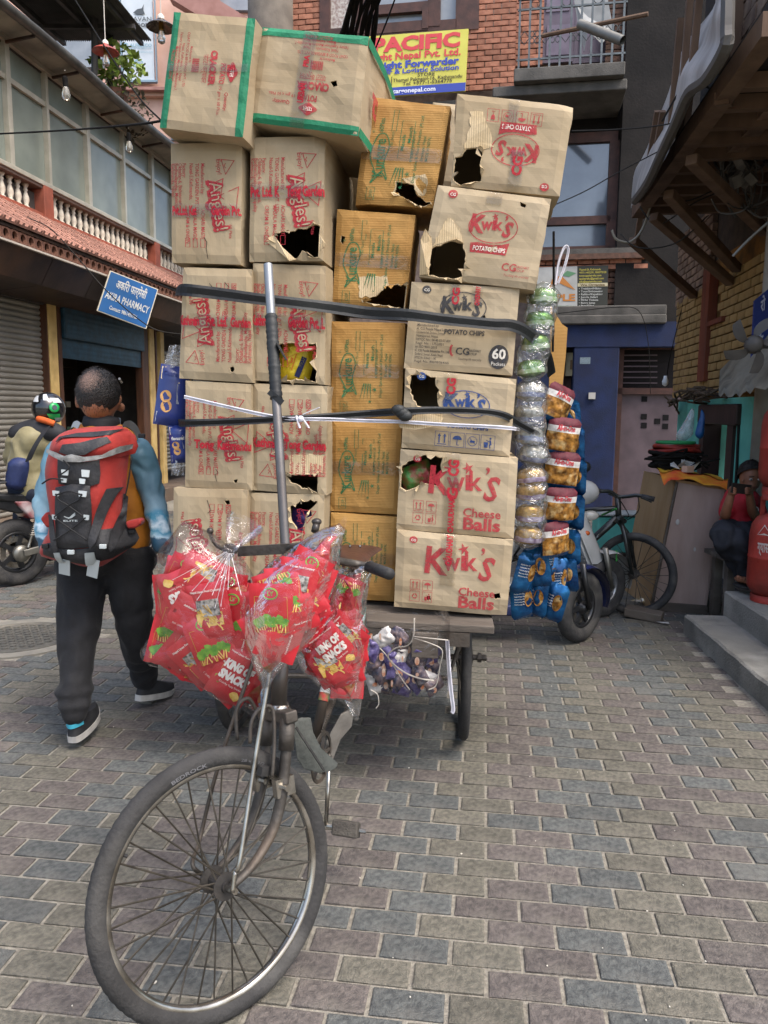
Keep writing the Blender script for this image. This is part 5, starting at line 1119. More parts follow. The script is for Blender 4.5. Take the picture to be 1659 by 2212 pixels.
chips(B['w3'], GRY, 0, icons=None, cgr=False, red=False, lx=.5, ly=.74)
def w3x(m, f, w_, h_):
    flat(m, f, ell(.86*w_, .2*h_, .092*w_, .14*h_, 30))
    for i, s_ in enumerate(('Manufactured by', 'A. CG Foods Nepal Limited', 'CG Industrial Park, Devchuli-2, Dumkauli,', 'Nawalparasi, Nepal', 'DFTQC No.: 04-48-03-07-800', 'Regd. No. : 1752/051', 'an ISO 9001:2015', 'C. CG Foods Industries Pvt. Ltd.', 'Godar-2, Sunsari, Koshi, Nepal', 'DFTQC No.: 02-06-08-11-1043', 'Regd. No. 49078/064/65')): letter(m, f, s_, .09*w_, (.50-.042*i)*h_, .04*h_, align='L', width=(.2+.06*((i*5) % 3))*w_, bold=.02 if i in (1, 7) else .008)
    cggroup(m, f, .58*w_, .2*h_, .06*w_)
parts_print(B['w3'], w3x, GRY)
parts_print(B['w3'], lambda m, f, w_, h_: (letter(m, f, '60', .86*w_, .18*h_, .16*h_, bold=.03), letter(m, f, 'Packets', .86*w_, .1*h_, .06*h_, width=.13*w_)), WINK, 'print', 0, .0036)
parts_print(B['w3'], lambda m, f, w_, h_: outline(m, f, [((.445+.03*cos(a))*w_, (.25+.07*sin(a))*h_) for a in (2.2, 2.8, 3.4, 4.0, 4.6)], .009, False), RED, 'print', 0, .0036)
B['w4'] = Carton('potato chips carton with blue print torn open at its upper left corner', q4((876, 795), (1116, 819), (1101, 987), (867, 967)), 3.25, .42, KRAFT2, 6,
    [[zD(215, 142), zD(300, 140), zD(400, 158), zD(400, 220), zD(425, 250), zD(410, 300), zD(430, 385), zD(270, 380), zD(232, 320), zD(206, 230)]], seed=19)
chips(B['w4'], BLU, 0, icons=None, cgr=False, red=False, lx=.57, ly=.62)
parts_print(B['w4'], lambda m, f, w_, h_: [icon(m, f, (.37+.14*i)*w_, .16*h_, .125*w_, k) for i, k in enumerate(('up', 'umb', 'no', 'bin'))], BLU)
c = B['w4']; m = MB(); f = lambda p: hit(*p, c.C, c.n)
fp = [(135, 500), (150, 460), (200, 432), (330, 412), (445, 395), (455, 450), (440, 490), (350, 520), (260, 535), (150, 522)]
m.prism([f(zD(*p))+c.n*(.055+.015*sin(i)) for i, p in enumerate(fp)], c.n*.005); m.build('torn_flap', PLY, c.t)
B['w5'] = Carton('cheese balls carton with a torn hole at upper left showing packets inside', q4((865, 970), (1119, 990), (1110, 1164), (856, 1143)), 3.23, .44, KRAFT2, 6,
    [[zD(250, 745), zD(330, 718), zD(450, 742), zD(440, 820), zD(430, 900), zD(420, 950), zD(320, 930), zD(250, 960), zD(180, 985), zD(137, 960), zD(152, 800)]], seed=20)
B['w6'] = Carton('lowest cheese balls carton standing on the deck edge at the right', q4((857, 1145), (1109, 1167), (1095, 1332), (851, 1311)), 3.21, .44, KRAFT2, 6, [[zD(330, 1742), zD(358, 1742), zD(362, 1772), zD(335, 1777)], [zD(808, 1732), zD(862, 1722), zD(868, 1757), zD(830, 1768)]], seed=21, crush=((1, 0, .2, .02),))
cheese(B['w5']); cheese(B['w6'])
B['w5'].tape(.46, 0, .46, 1, .13, [('CG', .82, .95, .2), ('CHAUDHARY', .26, .5, .5), ('G', .5, .95, .16)]); B['w6'].tape(.46, .35, .46, 1, .13, [('CHAUDHARY', .7, .55, .6)]); B['w4'].tape(.42, .66, .42, 1, .12, [('CG', .5, .9, .6)]); B['w3'].tape(.42, .72, .42, 1, .1, [('CG', .5, .9, .7)]); B['w3'].tape(.62, .76, .62, 1.0, .1, [('CHAUDHARY', .5, .6, .9)]); B['w1'].tape(.5, .74, .5, 1, .09); B['w2'].tape(.52, .86, .52, 1, .14); B['w1'].tape(.58, .02, .58, .45, .12, [('CG', .6, 1., .5)])
# cartons of the row behind, seen only by their sides and tops
for lab, q_, Y, dp, mt in (('plain kraft carton behind the top row, dark side showing between the columns', ((735, 300), (885, 310), (870, 560), (725, 550)), 3.85, .4, KRAFT), ('plain kraft carton behind the second chips carton near the top', ((935, 220), (1150, 240), (1130, 420), (920, 400)), 3.9, .4, KRAFT2)):
    Carton(lab, q4(*q_), Y, dp, mt, 7, seed=40+int(Y*10)+int(q_[0][0]))
for i, (x0, x1, y0, y1) in enumerate(((400, 560, 330, 600), (560, 700, 330, 600), (420, 560, 600, 830), (570, 720, 600, 830), (730, 870, 560, 730), (880, 1060, 430, 600), (880, 1060, 620, 800), (880, 1060, 810, 980), (880, 1060, 980, 1140), (420, 560, 830, 1040), (570, 720, 830, 1040), (730, 870, 740, 900), (730, 870, 910, 1090))):
    pass
SNK = [pm('foil_%d' % i, c, c2, 25, .3, .25, bump=.6, bscale=30) for i, (c, c2) in enumerate((('#d9b81c', '#e2c83a'), ('#8f2a2e', '#3c7a35'), ('#3d2a5a', '#5a4180'), ('#c8702a', '#d7b060')))]
def pillow(m, c, w_, h_, t_, R, crimp=.04, seed=0, nz=.010):
    """sealed snack packet: puffed middle, flat crimped ends"""
    rr = NZ.noise
    def fn(sg):
        def g(u, v):
            x = (u-.5)*w_; z = (v-.5)*h_; b = max(0, min(1, v/crimp/2.2, (1-v)/crimp/2.2))
            k = (max(0, 1-abs(2*u-1)**2.2)**.6)*min(1, max(0, (.5-abs(v-.5))/.16))**.7
            wv = .0035*sin(u*40)*(1-b) + nz*rr(V((u*5+seed, v*6, sg)))*k
            kk = 1-.08*k
            return c + R @ V((x*kk, sg*(t_/2*k+.0006)+wv, z))
        return g
    m.sheet(fn(-1), 10, 12); m.sheet(fn(1), 10, 12)

def in_packet(x, y, Y, w_, h_, mt, lab, ay):
    p = at(x, y, Y); m = MB(); pillow(m, p, w_, h_, .05, RZ(0, .1, ay), seed=x)
    tag(m.build('snack_packet', mt, None, smooth=True), lab, 'snack packet')
    return p
t = thing('snack_packet', 'yellow snack packet with blue strip peeking out of a torn carton', 'snack packet', at(640, 778, 3.36))
p = at(640, 780, 3.36); R = RZ(.05, .1, .25); m = MB(); pillow(m, p, .15, .19, .06, R, seed=3); m.build('packet_film', SNK[0], t, smooth=True)
f = frame_map(p+R @ V((0, -.036, 0)), R @ V((1, 0, 0)), R @ V((0, 0, 1)))
m = MB(); flat(m, f, rect(.025, -.02, .022, .09, -8)); m.build('print', pm('nvy', '#1d2350'), t)
m = MB(); outline(m, f, [(-.045, .0), (-.005, .03), (-.01, -.04)], .006); letter(m, f, '3', -.02, -.012, .03, bold=.04); letter(m, f, 'A', -.05, .03, .03, bold=.06); m.build('print', pm('orng', '#d2691e'), t)
m = MB(); letter(m, f, 'MISHTAS', .02, .02, .02, rot=-98, width=.08, bold=.03); m.build('print', pm('gold_p', '#e6d25a'), t)
in_packet(905, 1040, 3.33, .16, .14, SNK[1], 'red and green packet lying inside the torn cheese balls carton', 1.2)
in_packet(655, 1140, 3.36, .12, .16, SNK[2], 'purple packet inside the jagged hole behind the handlebar', .2)
# ---------------- straps round the load
rub = pm('black_rubber', '#17191a', '#101213', 8, .6, bump=.2, bscale=40, dirt='#4a4d4b', damt=.4)
whs = pm('white_strap', '#c9c8cf', '#b5b4bb', 20, .6)
def strap(name, lab, path, wd, mt, Y, nrm=(0, -1, 0), cat='strap', twist=None):
    P = catm([at(x, y, Y+dy) for x, y, dy in path], 6); n = len(P)-1; t_ = twist or (lambda a: 0)
    def g(sg):
        def fn(u, v):
            i = min(n, int(round(u*n))); p = P[i]; d = (P[min(i+1, n)]-P[max(i-1, 0)]).normalized(); nn_ = V(nrm); s_ = d.cross(nn_).normalized(); k = t_(u)
            s2 = s_*cos(k)+nn_*sin(k)
            return p + s2*(v-.5)*wd*(1+.05*sin(u*17)) + nn_*(sg+.004*sin(v*pi*2))
        return fn
    m = MB(); m.sheet(g(.004), n, 4); m.sheet(g(-.002), n, 4)
    return tag(m.build(name, mt, None, smooth=(mt is whs)), lab, cat)
strap('rubber_strap', 'wide black rubber strap running across the load at mid height', [(380, 630, .25), (396, 626, -.03), (470, 634, -.05), (560, 646, -.06), (640, 655, -.05), (720, 665, -.01), (800, 676, .0), (880, 680, -.05), (960, 690, -.06), (1060, 700, -.06), (1110, 704, -.03), (1150, 726, .05), (1180, 765, .2), (1192, 810, .4)], .046, rub, 3.25)
strap('rubber_strap', 'narrow black rubber strap knotted across the lower half of the load', [(385, 912, .25), (400, 914, -.02), (500, 911, -.05), (620, 905, -.06), (720, 899, -.02), (800, 893, .0), (865, 889, -.06), (940, 886, -.06), (1030, 888, -.06), (1085, 896, -.04), (1120, 915, .03), (1165, 945, .1), (1190, 1000, .3)], .030, rub, 3.24)
m = MB(); kp = at(868, 892, 3.16)
for i in range(3): m.ball(kp+V((.014*(i-1), 0, .012*(1-i))), .028, 8, 6, (1.1, .6, .8))
tag(m.build('strap_knot', rub, None, smooth=True), 'bulky knot in the lower black rubber strap', 'knot')
strap('white_strap', 'thin white plastic strap slanting across the left cartons to a knot', [(398, 857, 0), (480, 876, -.05), (560, 894, -.06), (610, 902, -.06), (648, 905, -.06)], .014, whs, 3.24)
strap('white_strap', 'thin white plastic strap level across the right cartons', [(648, 905, -.06), (720, 906, -.02), (790, 909, .0), (866, 911, -.05), (960, 917, -.06), (1050, 921, -.06), (1104, 925, -.02), (1135, 930, .2)], .014, whs, 3.24)
m = MB()
for k in ((655, 895, 690, 880), (655, 905, 668, 925), (640, 898, 648, 925)): m.bar(at(k[0], k[1], 3.17), at(k[2], k[3], 3.16), .012, .003)
m.ball(at(650, 905, 3.17), .014, 8, 6)
tag(m.build('strap_bow', whs), 'white strap ends tied in a small bow in front of the cartons', 'knot')
# ================================================================ CARGO TRICYCLE
WC = V((-.4334, 1.9065, .3446)); wd_ = V((.757, .653, 0)).normalized(); wu = V((-.133, .154, .979)).normalized(); wa = V((.639, -.742, .203)).normalized()
tyre = pm('dusty_tyre', '#333231', '#282726', 9, .85, bump=.4, bscale=90, dirt='#5a5854', dscale=5, damt=.6); rubb = pm('rubber_black', '#232323', '#2f2e2d', 8, .7, bump=.3, bscale=60)
chrome = pm('worn_chrome', '#a8a49c', '#7a746a', 14, .22, .9, dirt='#4d453b', dscale=9, damt=.6); rust = pm('rusty_steel', '#55504a', '#3e3a35', 16, .55, .5, bump=.25, bscale=80, dirt='#6b5a4a', dscale=6, damt=.5)
spk = pm('rusty_spoke', '#4a453d', '#37332d', 30, .5, .6); blkp = pm('black_paint', '#26231f', '#332c26', 10, .45, .1, coat=.2, dirt='#5b5044', dscale=6, damt=.5)
TR = thing('cargo_tricycle', 'cargo tricycle with turned front wheel, rusty fork and wooden load deck', 'cargo tricycle', (-.25, 2.9, 0))
def wheel(par, C, d, u, a, R, r, nsp, tm=tyre, rm=chrome, name='wheel', tread=True):
    """spoked wheel: tyre, rim, hub, every spoke"""
    P = lambda t, rad, x: C + (d*cos(t)+u*sin(t))*rad + a*x
    m = MB(); prof = [(R-2*r, r*.55), (R-1.6*r, r*.95), (R-r, r*1.02), (R-.45*r, r*.85), (R-.08*r, r*.42), (R, 0), (R-.08*r, -r*.42), (R-.45*r, -r*.85), (R-r, -r*1.02), (R-1.6*r, -r*.95), (R-2*r, -r*.55)]
    m.sheet(lambda i, j: P(2*pi*i, prof[int(round(j*10))][0] + (-.0016*((int(round(i*216))+int(abs(round(j*10)-5)*1.0)) % 3 == 0)*(2.5 < j*10 < 7.5) if tread else 0), prof[int(round(j*10))][1]), 216, 10, wrap=True)
    w_ = m.build(name, tm, par, smooth=False)
    for p in w_.data.polygons: p.use_smooth = True
    m = MB(); rp = [(R-2*r+.002, .013), (R-2*r-.006, .0135), (R-2*r-.012, .009), (R-2*r-.014, 0), (R-2*r-.012, -.009), (R-2*r-.006, -.0135), (R-2*r+.002, -.013)]
    m.sheet(lambda i, j: P(2*pi*i, *rp[int(round(j*6))]), 72, 6, wrap=True); m.build('rim', rm, w_, smooth=True)
    m = MB(); hM = MX(((d.x, u.x, a.x, C.x), (d.y, u.y, a.y, C.y), (d.z, u.z, a.z, C.z), (0, 0, 0, 1)))
    m.lathe([(.006, -.075), (.006, -.05), (.014, -.05), (.016, -.042), (.036, -.04), (.036, -.034), (.017, -.03), (.015, 0), (.017, .03), (.036, .034), (.036, .04), (.016, .042), (.014, .05), (.006, .05), (.006, .075)], 16, hM); m.build('hub', pm('hub_dark', '#2a2826', '#3a3632', 20, .6, .2, bump=.3, bscale=60), w_, smooth=False)
    for i in range(nsp):
        s = 1 if i % 2 else -1; t0 = 2*pi*i/nsp; t1 = t0 + (.42 if (i//2) % 2 else -.42)
        m = MB(); m.tube([P(t1, .033, s*.037), P(t0, R-2*r-.01, s*.003)], .0027, 5); m.build('spoke', spk, w_)
    return w_
fwheel = wheel(TR, WC, wd_, wu, wa, .352, .0235, 36)
m = MB(); sw = lambda x, y: WC+(wd_*cos(1.75-x/.33)+wu*sin(1.75-x/.33))*(.318+y)+wa*.0245
letter(m, sw, 'BEDROCK', .0, -.004, .014, bold=.02, width=.11); letter(m, sw, '28 x 1 1/2', .2, -.004, .011, width=.08); m.build('sidewall_lettering', pm('tyre_letter', '#5a5a5c'), fwheel, fix=False)
m = MB(); m.tube([WC+wu*(.315*sin(2.55))+wd_*(.315*cos(2.55)), WC+wu*(.28*sin(2.55))+wd_*(.28*cos(2.55))], .0045, 6); m.build('valve', rubb, fwheel)
for s in (-1, 1): m = MB(); m.tube([WC+wa*s*.052, WC+wa*s*.09], [.011, .009], 6); m.build('axle_nut', chrome, fwheel)
FP = lambda a_, b_, o=0.: WC + wu*a_ + wd_*b_ + wa*o
for s in (1, -1):   # fork blades
    m = MB(); m.tube(catm([FP(0, .0, .058*s), FP(.03, .07, .058*s), FP(.09, .14, .057*s), FP(.17, .185, .056*s), FP(.27, .215, .055*s), FP(.36, .235, .054*s)], 5), [.011+.006*min(1, i/14) for i in range(26)], 12, flat=.85); m.build('fork_blade', rust, TR, smooth=True)
    m = MB(); m.tube([FP(.30, .222, .055*s), FP(.385, .24, .053*s)], .022, 12); m.build('fork_lug', rust, TR, smooth=True)
    m = MB(); m.tube([FP(.205, .196, .085*s), FP(.205, .196, .03*s)], .01, 8); m.bar(FP(.205, .17, .056*s), FP(.205, .23, .056*s), .05, .022, wa); m.build('brake_clamp', chrome, TR)
m = MB(); m.bar(FP(.39, .24, -.08), FP(.39, .24, .08), .04, .035, wu); m.build('fork_crown', rust, TR, bevel=.006)
hd = (FP(.86, .34)-FP(.37, .24)).normalized()
m = MB(); m.tube([FP(.40, .245), FP(.58, .282)], .024, 12); m.build('head_tube', blkp, TR, smooth=True)
for a_, b_ in ((.405, .247), (.575, .281)): m = MB(); m.tube([FP(a_, b_)-hd*.01, FP(a_, b_)+hd*.01], .031, 14); m.build('head_ring', chrome, TR, smooth=True)
m = MB(); m.tube([FP(.58, .282), FP(.86, .34)], .012, 10); m.build('stem', chrome, TR, smooth=True)
HB = FP(.86, .34)
m = MB(); m.tube(catm([HB-wa*.36+V((-.03, .14, .0)), HB-wa*.26+V((0, .02, .01)), HB-wa*.12, HB, HB+wa*.12, at(720, 1208, 2.2), at(770, 1218, 2.27), at(805, 1226, 2.24)], 5), .0115, 8); m.build('handlebar', rust, TR, smooth=True)
g0 = at(798, 1224, 2.25); g1 = at(842, 1240, 2.12)
m = MB(); m.tube([g0, g1], .017, 10); m.build('grip', rubb, TR, smooth=True); m = MB(); m.tube(catm([HB-wa*.36+V((-.03, .14, 0)), at(500, 1185, 2.62), at(490, 1200, 2.7)], 4), .016, 10); m.build('grip', rubb, TR, smooth=True)
m = MB(); m.tube(catm([at(530, 1195, 2.3), at(480, 1186, 2.35), at(460, 1168, 2.36), at(454, 1150, 2.36)], 5), .006, 8); m.ball(at(454, 1147, 2.36), .011, 8, 6); m.build('brake_lever', blkp, TR, smooth=True)
m = MB(); m.bar(at(515, 1191, 2.3), at(640, 1184, 2.24), .012, .03); m.build('lever_bar', rust, TR)
m = MB(); m.tube([at(680, 1148, 2.3), at(684, 1130, 2.32)], .012, 8); m.ball(at(684, 1127, 2.32), .016, 8, 6, (1, 1, .7)); m.build('bell', blkp, TR, smooth=True)
# rods from axle up to the bars
m = MB(); m.tube(catm([FP(0, -.005, .085), FP(.05, .01, .085), at(518, 1860, 1.86), at(548, 1660, 1.95), at(577, 1486, 2.02), at(605, 1300, 2.12), at(620, 1195, 2.2)], 5), .0065, 8); m.build('stay_rod', chrome, TR, smooth=True)
m = MB(); m.tube(catm([FP(0, -.005, -.085), FP(.04, -.03, -.085), at(432, 1810, 2.06), at(470, 1660, 2.1), at(545, 1434, 2.18), at(590, 1290, 2.24)], 5), .006, 8); m.build('stay_rod', rust, TR, smooth=True)
m = MB(); m.tube(catm([FP(.345, .12, .04), FP(.40, .13, .045), FP(.43, .16, .045), FP(.42, .2, .045), FP(.33, .19, .05), FP(.24, .17, .05)], 5), .006, 6); m.build('brake_stirrup', rust, TR, smooth=True)
m = MB(); m.tube(catm([FP(.345, .12, -.03), FP(.43, .13, -.03), FP(.45, .17, -.03), FP(.40, .2, -.04)], 5), .006, 6); m.build('brake_stirrup', rust, TR, smooth=True)
for s in (1, -1): m = MB(); m.box(FP(.255, .165, .03*s), (.05, .02, .025), RZ(0, .86, .3)); m.build('brake_pad', rubb, TR)
# rubber mudguard flap behind the wheel (a cut piece of tyre)
m = MB()
def flp(i, j):
    t = 1.02-.50*i; rr = .405+.02*i; w_ = (j-.5)*.16
    q = WC + (wd_*cos(t)+wu*sin(t))*(rr+.012*cos(j*pi*2)+.03*i*i) + wa*w_*(1+.2*i)
    return q + V((0, 0, .0))
FLP = [(632, 1556), (656, 1556), (662, 1590), (680, 1625), (716, 1656), (714, 1668), (690, 1672), (655, 1662), (640, 1640), (634, 1600)]
m.prism([at(x, y, 2.16+.0012*max(0, x-632)) for x, y in FLP], V((.02, .03, 0))); m.build('mud_flap', pm('flap_rubber', '#4c4f4b', '#3b3e3a', 12, .85, bump=.5, bscale=60, dirt='#6a6a64', dscale=5, damt=.5), TR, bevel=.006)
m = MB(); m.bar(at(640, 1572, 2.14), at(700, 1664, 2.2), .006, .006); m.build('flap_rib', tyre, TR)
# main frame
BBk = at(672, 1632, 2.62); ST = at(700, 1400, 2.8); SD = at(765, 1205, 2.95)
for nm, a, b, r in (('down_tube', FP(.43, .25), BBk, .02), ('top_tube', FP(.56, .28), at(720, 1330, 2.85), .016), ('seat_tube', BBk, SD-V((0, 0, .04)), .018), ('chain_stay', BBk, V((-.17, 3.5, .42)), .016)):
    m = MB(); m.tube([a, b], r, 12); m.build(nm, blkp, TR, smooth=True)
sa_, sb_ = BBk.lerp(SD, .30), BBk.lerp(SD, .42); m = MB(); m.tube([sa_, sb_], .0195, 12, cap=False); m.build('sticker', pm('sticker_w', '#c9c9c6', '#b0b0ad', 8, .5), TR, smooth=True)
sdx = (sb_-sa_).normalized(); exx = V((1, .1, 0)).normalized(); m = MB(); letter(m, frame_map(sa_.lerp(sb_, .5)+V((0, -.0215, 0)), exx, sdx), 'M', 0, -.01, .035, bold=.04); m.build('sticker_print', pm('stk_k', '#1c1c1c'), TR)
m = MB(); m.tube([sa_-sdx*.03, sa_], .0195, 12, cap=False); m.build('sticker_band', pm('stk_r', '#8d2b28', '#2f6b3c', 30), TR, smooth=True)
m = MB()
def sdl(u, v):
    t = u; w_ = (.035+.075*t**1.4)*(1-.0*t); a = (v-.5)*pi
    return SD + V((.03, .1, 0))*0 + V((0, .26*t-.12, 0)) + V((w_*sin(a), 0, .028*cos(a)*(1.1-.4*t)+.02*t - .012))
m.sheet(sdl, 10, 10); m.build('saddle', pm('saddle_leather', '#4a2f24', '#38241c', 9, .45, bump=.2, bscale=50), TR, smooth=True)
for s in (-1, 1): m = MB(); m.tube(catm([SD+V((s*.03, .12, -.02)), SD+V((s*.05, .1, -.06)), SD+V((s*.02, -.02, -.05)), SD+V((0, -.1, -.01))], 4), .006, 6); m.build('saddle_spring', rust, TR)
for r_ in (.005,):
    for dx in (-.02, .02): m = MB(); m.ball(SD+V((dx, .09, .03)), .006, 6, 4); m.build('rivet', chrome, TR)
# cranks, pedal, chainwheel, chain
CD = V((.92, -.3, 0)).normalized()
m = MB(); cM = MX.Translation(BBk+CD*.04) @ CD.to_track_quat('Z', 'Y').to_matrix().to_4x4()
m.lathe([(.09, -.002), (.092, .0), (.09, .002)], 32, cM, cap=False); m.lathe([(.09, -.003), (.078, -.003), (.078, .003), (.09, .003)], 32, cM, cap=False)
for k in range(5): m.bar(cM @ V((.02*cos(k*1.257), .02*sin(k*1.257), 0)), cM @ V((.085*cos(k*1.257), .085*sin(k*1.257), 0)), .012, .004)
m.build('chainwheel', rust, TR)
PD = at(748, 1790, 2.42); ca, cb2 = at(711, 1655, 2.48), at(704, 1783, 2.43)
m = MB(); m.tube([BBk, ca, cb2], [.009, .0085, .0075], 8); m.build('crank', chrome, TR, smooth=True)
m = MB(); m.cyl(cb2, PD+(PD-cb2)*.95, .007, 8); m.build('pedal_spindle', chrome, TR)
pa = (PD-cb2).normalized(); pe = V((0, 0, 1)); py_ = pa.cross(pe).normalized(); PR = MX(((pa.x, py_.x, pe.x), (pa.y, py_.y, pe.y), (pa.z, py_.z, pe.z)))
m = MB(); m.box(PD+pa*.0, (.088, .07, .05), PR @ MX.Rotation(.5, 3, 'X')); pdl = m.build('pedal', pm('pedal_rubber', '#4a463f', '#37332e', 20, .8, bump=.6, bscale=120), TR, bevel=.006)
for s in (-1, 1):
    for k in (-1, 1): m = MB(); Rq = PR @ MX.Rotation(.5, 3, 'X'); m.bar(PD+Rq @ V((-.035, -.0365, .02*k)), PD+Rq @ V((.035, -.0365, -.02*k)), .004, .003); m.build('pedal_groove', pm('groove', '#6a655b'), pdl)
m = MB(); m.cyl(PD+pa*.046, PD+pa*.056, .008, 8); m.build('pedal_cap', chrome, pdl)
m = MB(); cl = [BBk+CD*.04+V((0, 0, .09)), V((-.12, 3.5, .50)), V((-.12, 3.5, .36)), BBk+CD*.04+V((0, 0, -.09))]
for a, b in ((0, 1), (3, 2)):
    n = 46
    for i in range(n): p = cl[a].lerp(cl[b], (i+.5)/n); m.box(p, (.006, .013, .008), RZ(0, 0, 0))
tag(m.build('chain', rust, TR), kind='stuff')
m = MB(); pts = [at(735, 1545, 2.75), at(765, 1530, 2.8), at(760, 1570, 2.78), at(735, 1600, 2.72), at(720, 1640, 2.68), at(705, 1668, 2.66), at(690, 1660, 2.66), at(705, 1600, 2.7)]
m.prism(pts, V((0, .02, 0))); m.build('chain_guard', pm('grey_guard', '#5d5a54', '#4a4742', 9, .7, .2, bump=.3, bscale=50), TR, bevel=.004)
for x, y in ((711, 1633), (702, 1655)): m = MB(); m.ball(at(x, y, 2.65), .009, 8, 5); m.build('guard_bolt', rust, TR)
# rear wheels, axle, deck
AX0, AX1 = V((-.78, 3.76, .395)), V((.47, 3.66, .395)); ra = (AX1-AX0).normalized(); rd = V((-ra.y, ra.x, 0)); 
wheel(TR, AX0.lerp(AX1, .045), rd, V((0, 0, 1)), ra, .395, .023, 20, tyre, rust); wheel(TR, AX0.lerp(AX1, .945), rd, V((0, 0, 1)), ra, .395, .023, 20, tyre, rust)
m = MB(); m.cyl(AX0-ra*.03, AX1+ra*.03, .014, 10); m.build('axle', rust, TR); m = MB(); m.cyl(AX1-ra*.005, AX1+ra*.015, .024, 6); m.cyl(AX1+ra*.02, AX1+ra*.04, .016, 6); m.build('axle_nut', rust, TR)
oldp = pm('old_plank', '#5b534a', '#474039', 7, .8, bump=.5, bscale=60, dirt='#8b8378', dscale=4, damt=.5, stretch=(.3, 1, 1))
DO = V((-.24, 3.13, .735)); dX = ra; dY = rd; roll_ = V((0, 0, 1))
DK = lambda x, y, z: DO + dX*x + dY*y + V((0, 0, z - .02*x))
for i in range(9):
    y0 = i*.155; m = MB(); m.prism([DK(-.75, y0+.005, -.035), DK(.70, y0+.005, -.035), DK(.70, y0+.15, -.035), DK(-.75, y0+.15, -.035)], (0, 0, .032)); m.build('deck_plank', oldp, TR, bevel=.004)
for x in (-.6, -.05, .38): m = MB(); m.prism([DK(x-.025, .03, -.12), DK(x+.025, .03, -.12), DK(x+.025, 1.35, -.12), DK(x-.025, 1.35, -.12)], (0, 0, .082)); m.build('deck_joist', oldp, TR, bevel=.004)
m = MB(); m.prism([DK(-.72, .0, -.095), DK(.6, .0, -.095), DK(.6, .03, -.095), DK(-.72, .03, -.095)], (0, 0, .058)); m.build('deck_rail', rust, TR)
m = MB(); m.prism([DK(.36, -.005, -.15), DK(.47, -.005, -.15), DK(.47, .05, -.15), DK(.36, .05, -.15)], (0, 0, .11)); m.build('deck_bracket', oldp, TR, bevel=.004)
for s in (AX0.lerp(AX1, .12), AX0.lerp(AX1, .86)): m = MB(); m.bar(s, s+V((0, 0, .26)), .05, .012, rd); m.build('axle_hanger', rust, TR)
m = MB(); m.tube([V((-.62, 3.2, .62)), V((-.55, 3.2, .46)), V((.28, 3.18, .46)), V((.33, 3.18, .62))], .012, 8); m.build('under_frame', rust, TR)
m = MB(); m.bar(BBk.lerp(V((-.17, 3.5, .42)), .5), V((-.17, 3.3, .60)), .03, .03); m.build('under_strut', rust, TR)
m = MB(); p = DK(.12, -.006, -.04); m.prism([p+V((-.03, 0, -.02)), p+V((.03, 0, -.02)), p+V((.03, 0, .05)), p+V((-.03, 0, .05))], (0, -.006, 0)); m.build('clear_tape_patch', pm('grey_tape', '#9a968c', '#86827a', 9, .4), TR)
m = MB(); p = DK(.02, .03, .0); m.tube([p, p+V((0, 0, .012))], .02, 6); m.build('deck_bolt', rust, TR)
# upright steel pole taped at its middle
t = thing('steel_pole', 'steel pole standing upright at the handlebar, wrapped with black tape', 'pole', at(616, 1185, 2.42)); pa_, pb_ = at(617, 1190, 2.42), at(579, 572, 2.72)
m = MB(); m.tube([pa_, pb_], .0155, 14, cap=False); m.tube([pb_, pa_], .013, 14, cap=False); m.build('pole_tube', pm('steel_tube', '#6f6c6a', '#575350', 6, .4, .6, dirt='#4a3f36', dscale=4, damt=.4), t, smooth=True)
m = MB(); m.tube([pb_.lerp(pa_, .0), pb_.lerp(pa_, .19)], .0159, 14, cap=False); m.build('bare_end', pm('bare_steel', '#8d9092', '#7b7e80', 8, .4, .6), t, smooth=True)
R_ = random.Random(2); P = [pb_.lerp(pa_, .185+.30*i/40) for i in range(41)]
m = MB(); m.tube(P, [.0178+.0026*abs(sin(i*1.3))+R_.uniform(0, .0016)*(i % 3) for i in range(41)], 14); m.build('black_tape', rub, t, smooth=True)
m = MB(); q = pb_.lerp(pa_, .31); m.bar(q+V((.015, -.01, .02)), q+V((.045, -.012, -.035)), .03, .003); m.build('tape_tail', rub, t)
m = MB(); m.bar(pb_.lerp(pa_, .46)+V((-.02, -.018, 0)), pb_.lerp(pa_, .50)+V((.022, -.018, 0)), .02, .003, (0, -1, 0)); m.build('tape_tail', rub, t)
# ================================================================ CLEAR BAGS OF RED PACKETS ON THE HANDLEBAR
redf = pm('red_film', '#bb1a28', '#a31422', 6, .32, 0, spec=.6, coat=.3, bump=.25, bscale=25); whf = pm('white_print', '#d8d4cc', None, rough=.5); grf = pm('lettuce_print', '#3f7d2a', '#7ea83a', 40, .5); nof = pm('noodle_print', '#c9a03c', '#e0c070', 60, .5); gof = pm('gold_line', '#b08a3a', None, rough=.5); dkf = pm('red_deep', '#7d1620', None, rough=.5); bcf = pm('barcode_print', '#bdbab0', '#44413c', 70, .5)
coref = pm('red_core', '#a31422', '#7d0f1a', 14, .35, 0, spec=.5, bump=.6, bscale=40, dirt='#c8a24a', dscale=16, damt=.5, dirt2=('#4a7a2c', 11, .6))
PKM = [redf, whf, grf, nof, gof, dkf, bcf]
def pk_map(w_, h_, t_, seed):
    def f(x, z):
        u, v = x/w_+.5, z/h_+.5; u = min(.98, max(.02, u)); v = min(.98, max(.02, v))
        k = (max(0, 1-abs(2*u-1)**2.2)**.6)*min(1, max(0, (.5-abs(v-.5))/.16))**.7
        return V((x*(1-.08*k), -(t_/2*k+.0006) + .004*NZ.noise(V((u*5+seed, v*6, -1)))*k - .0018, z))
    return f
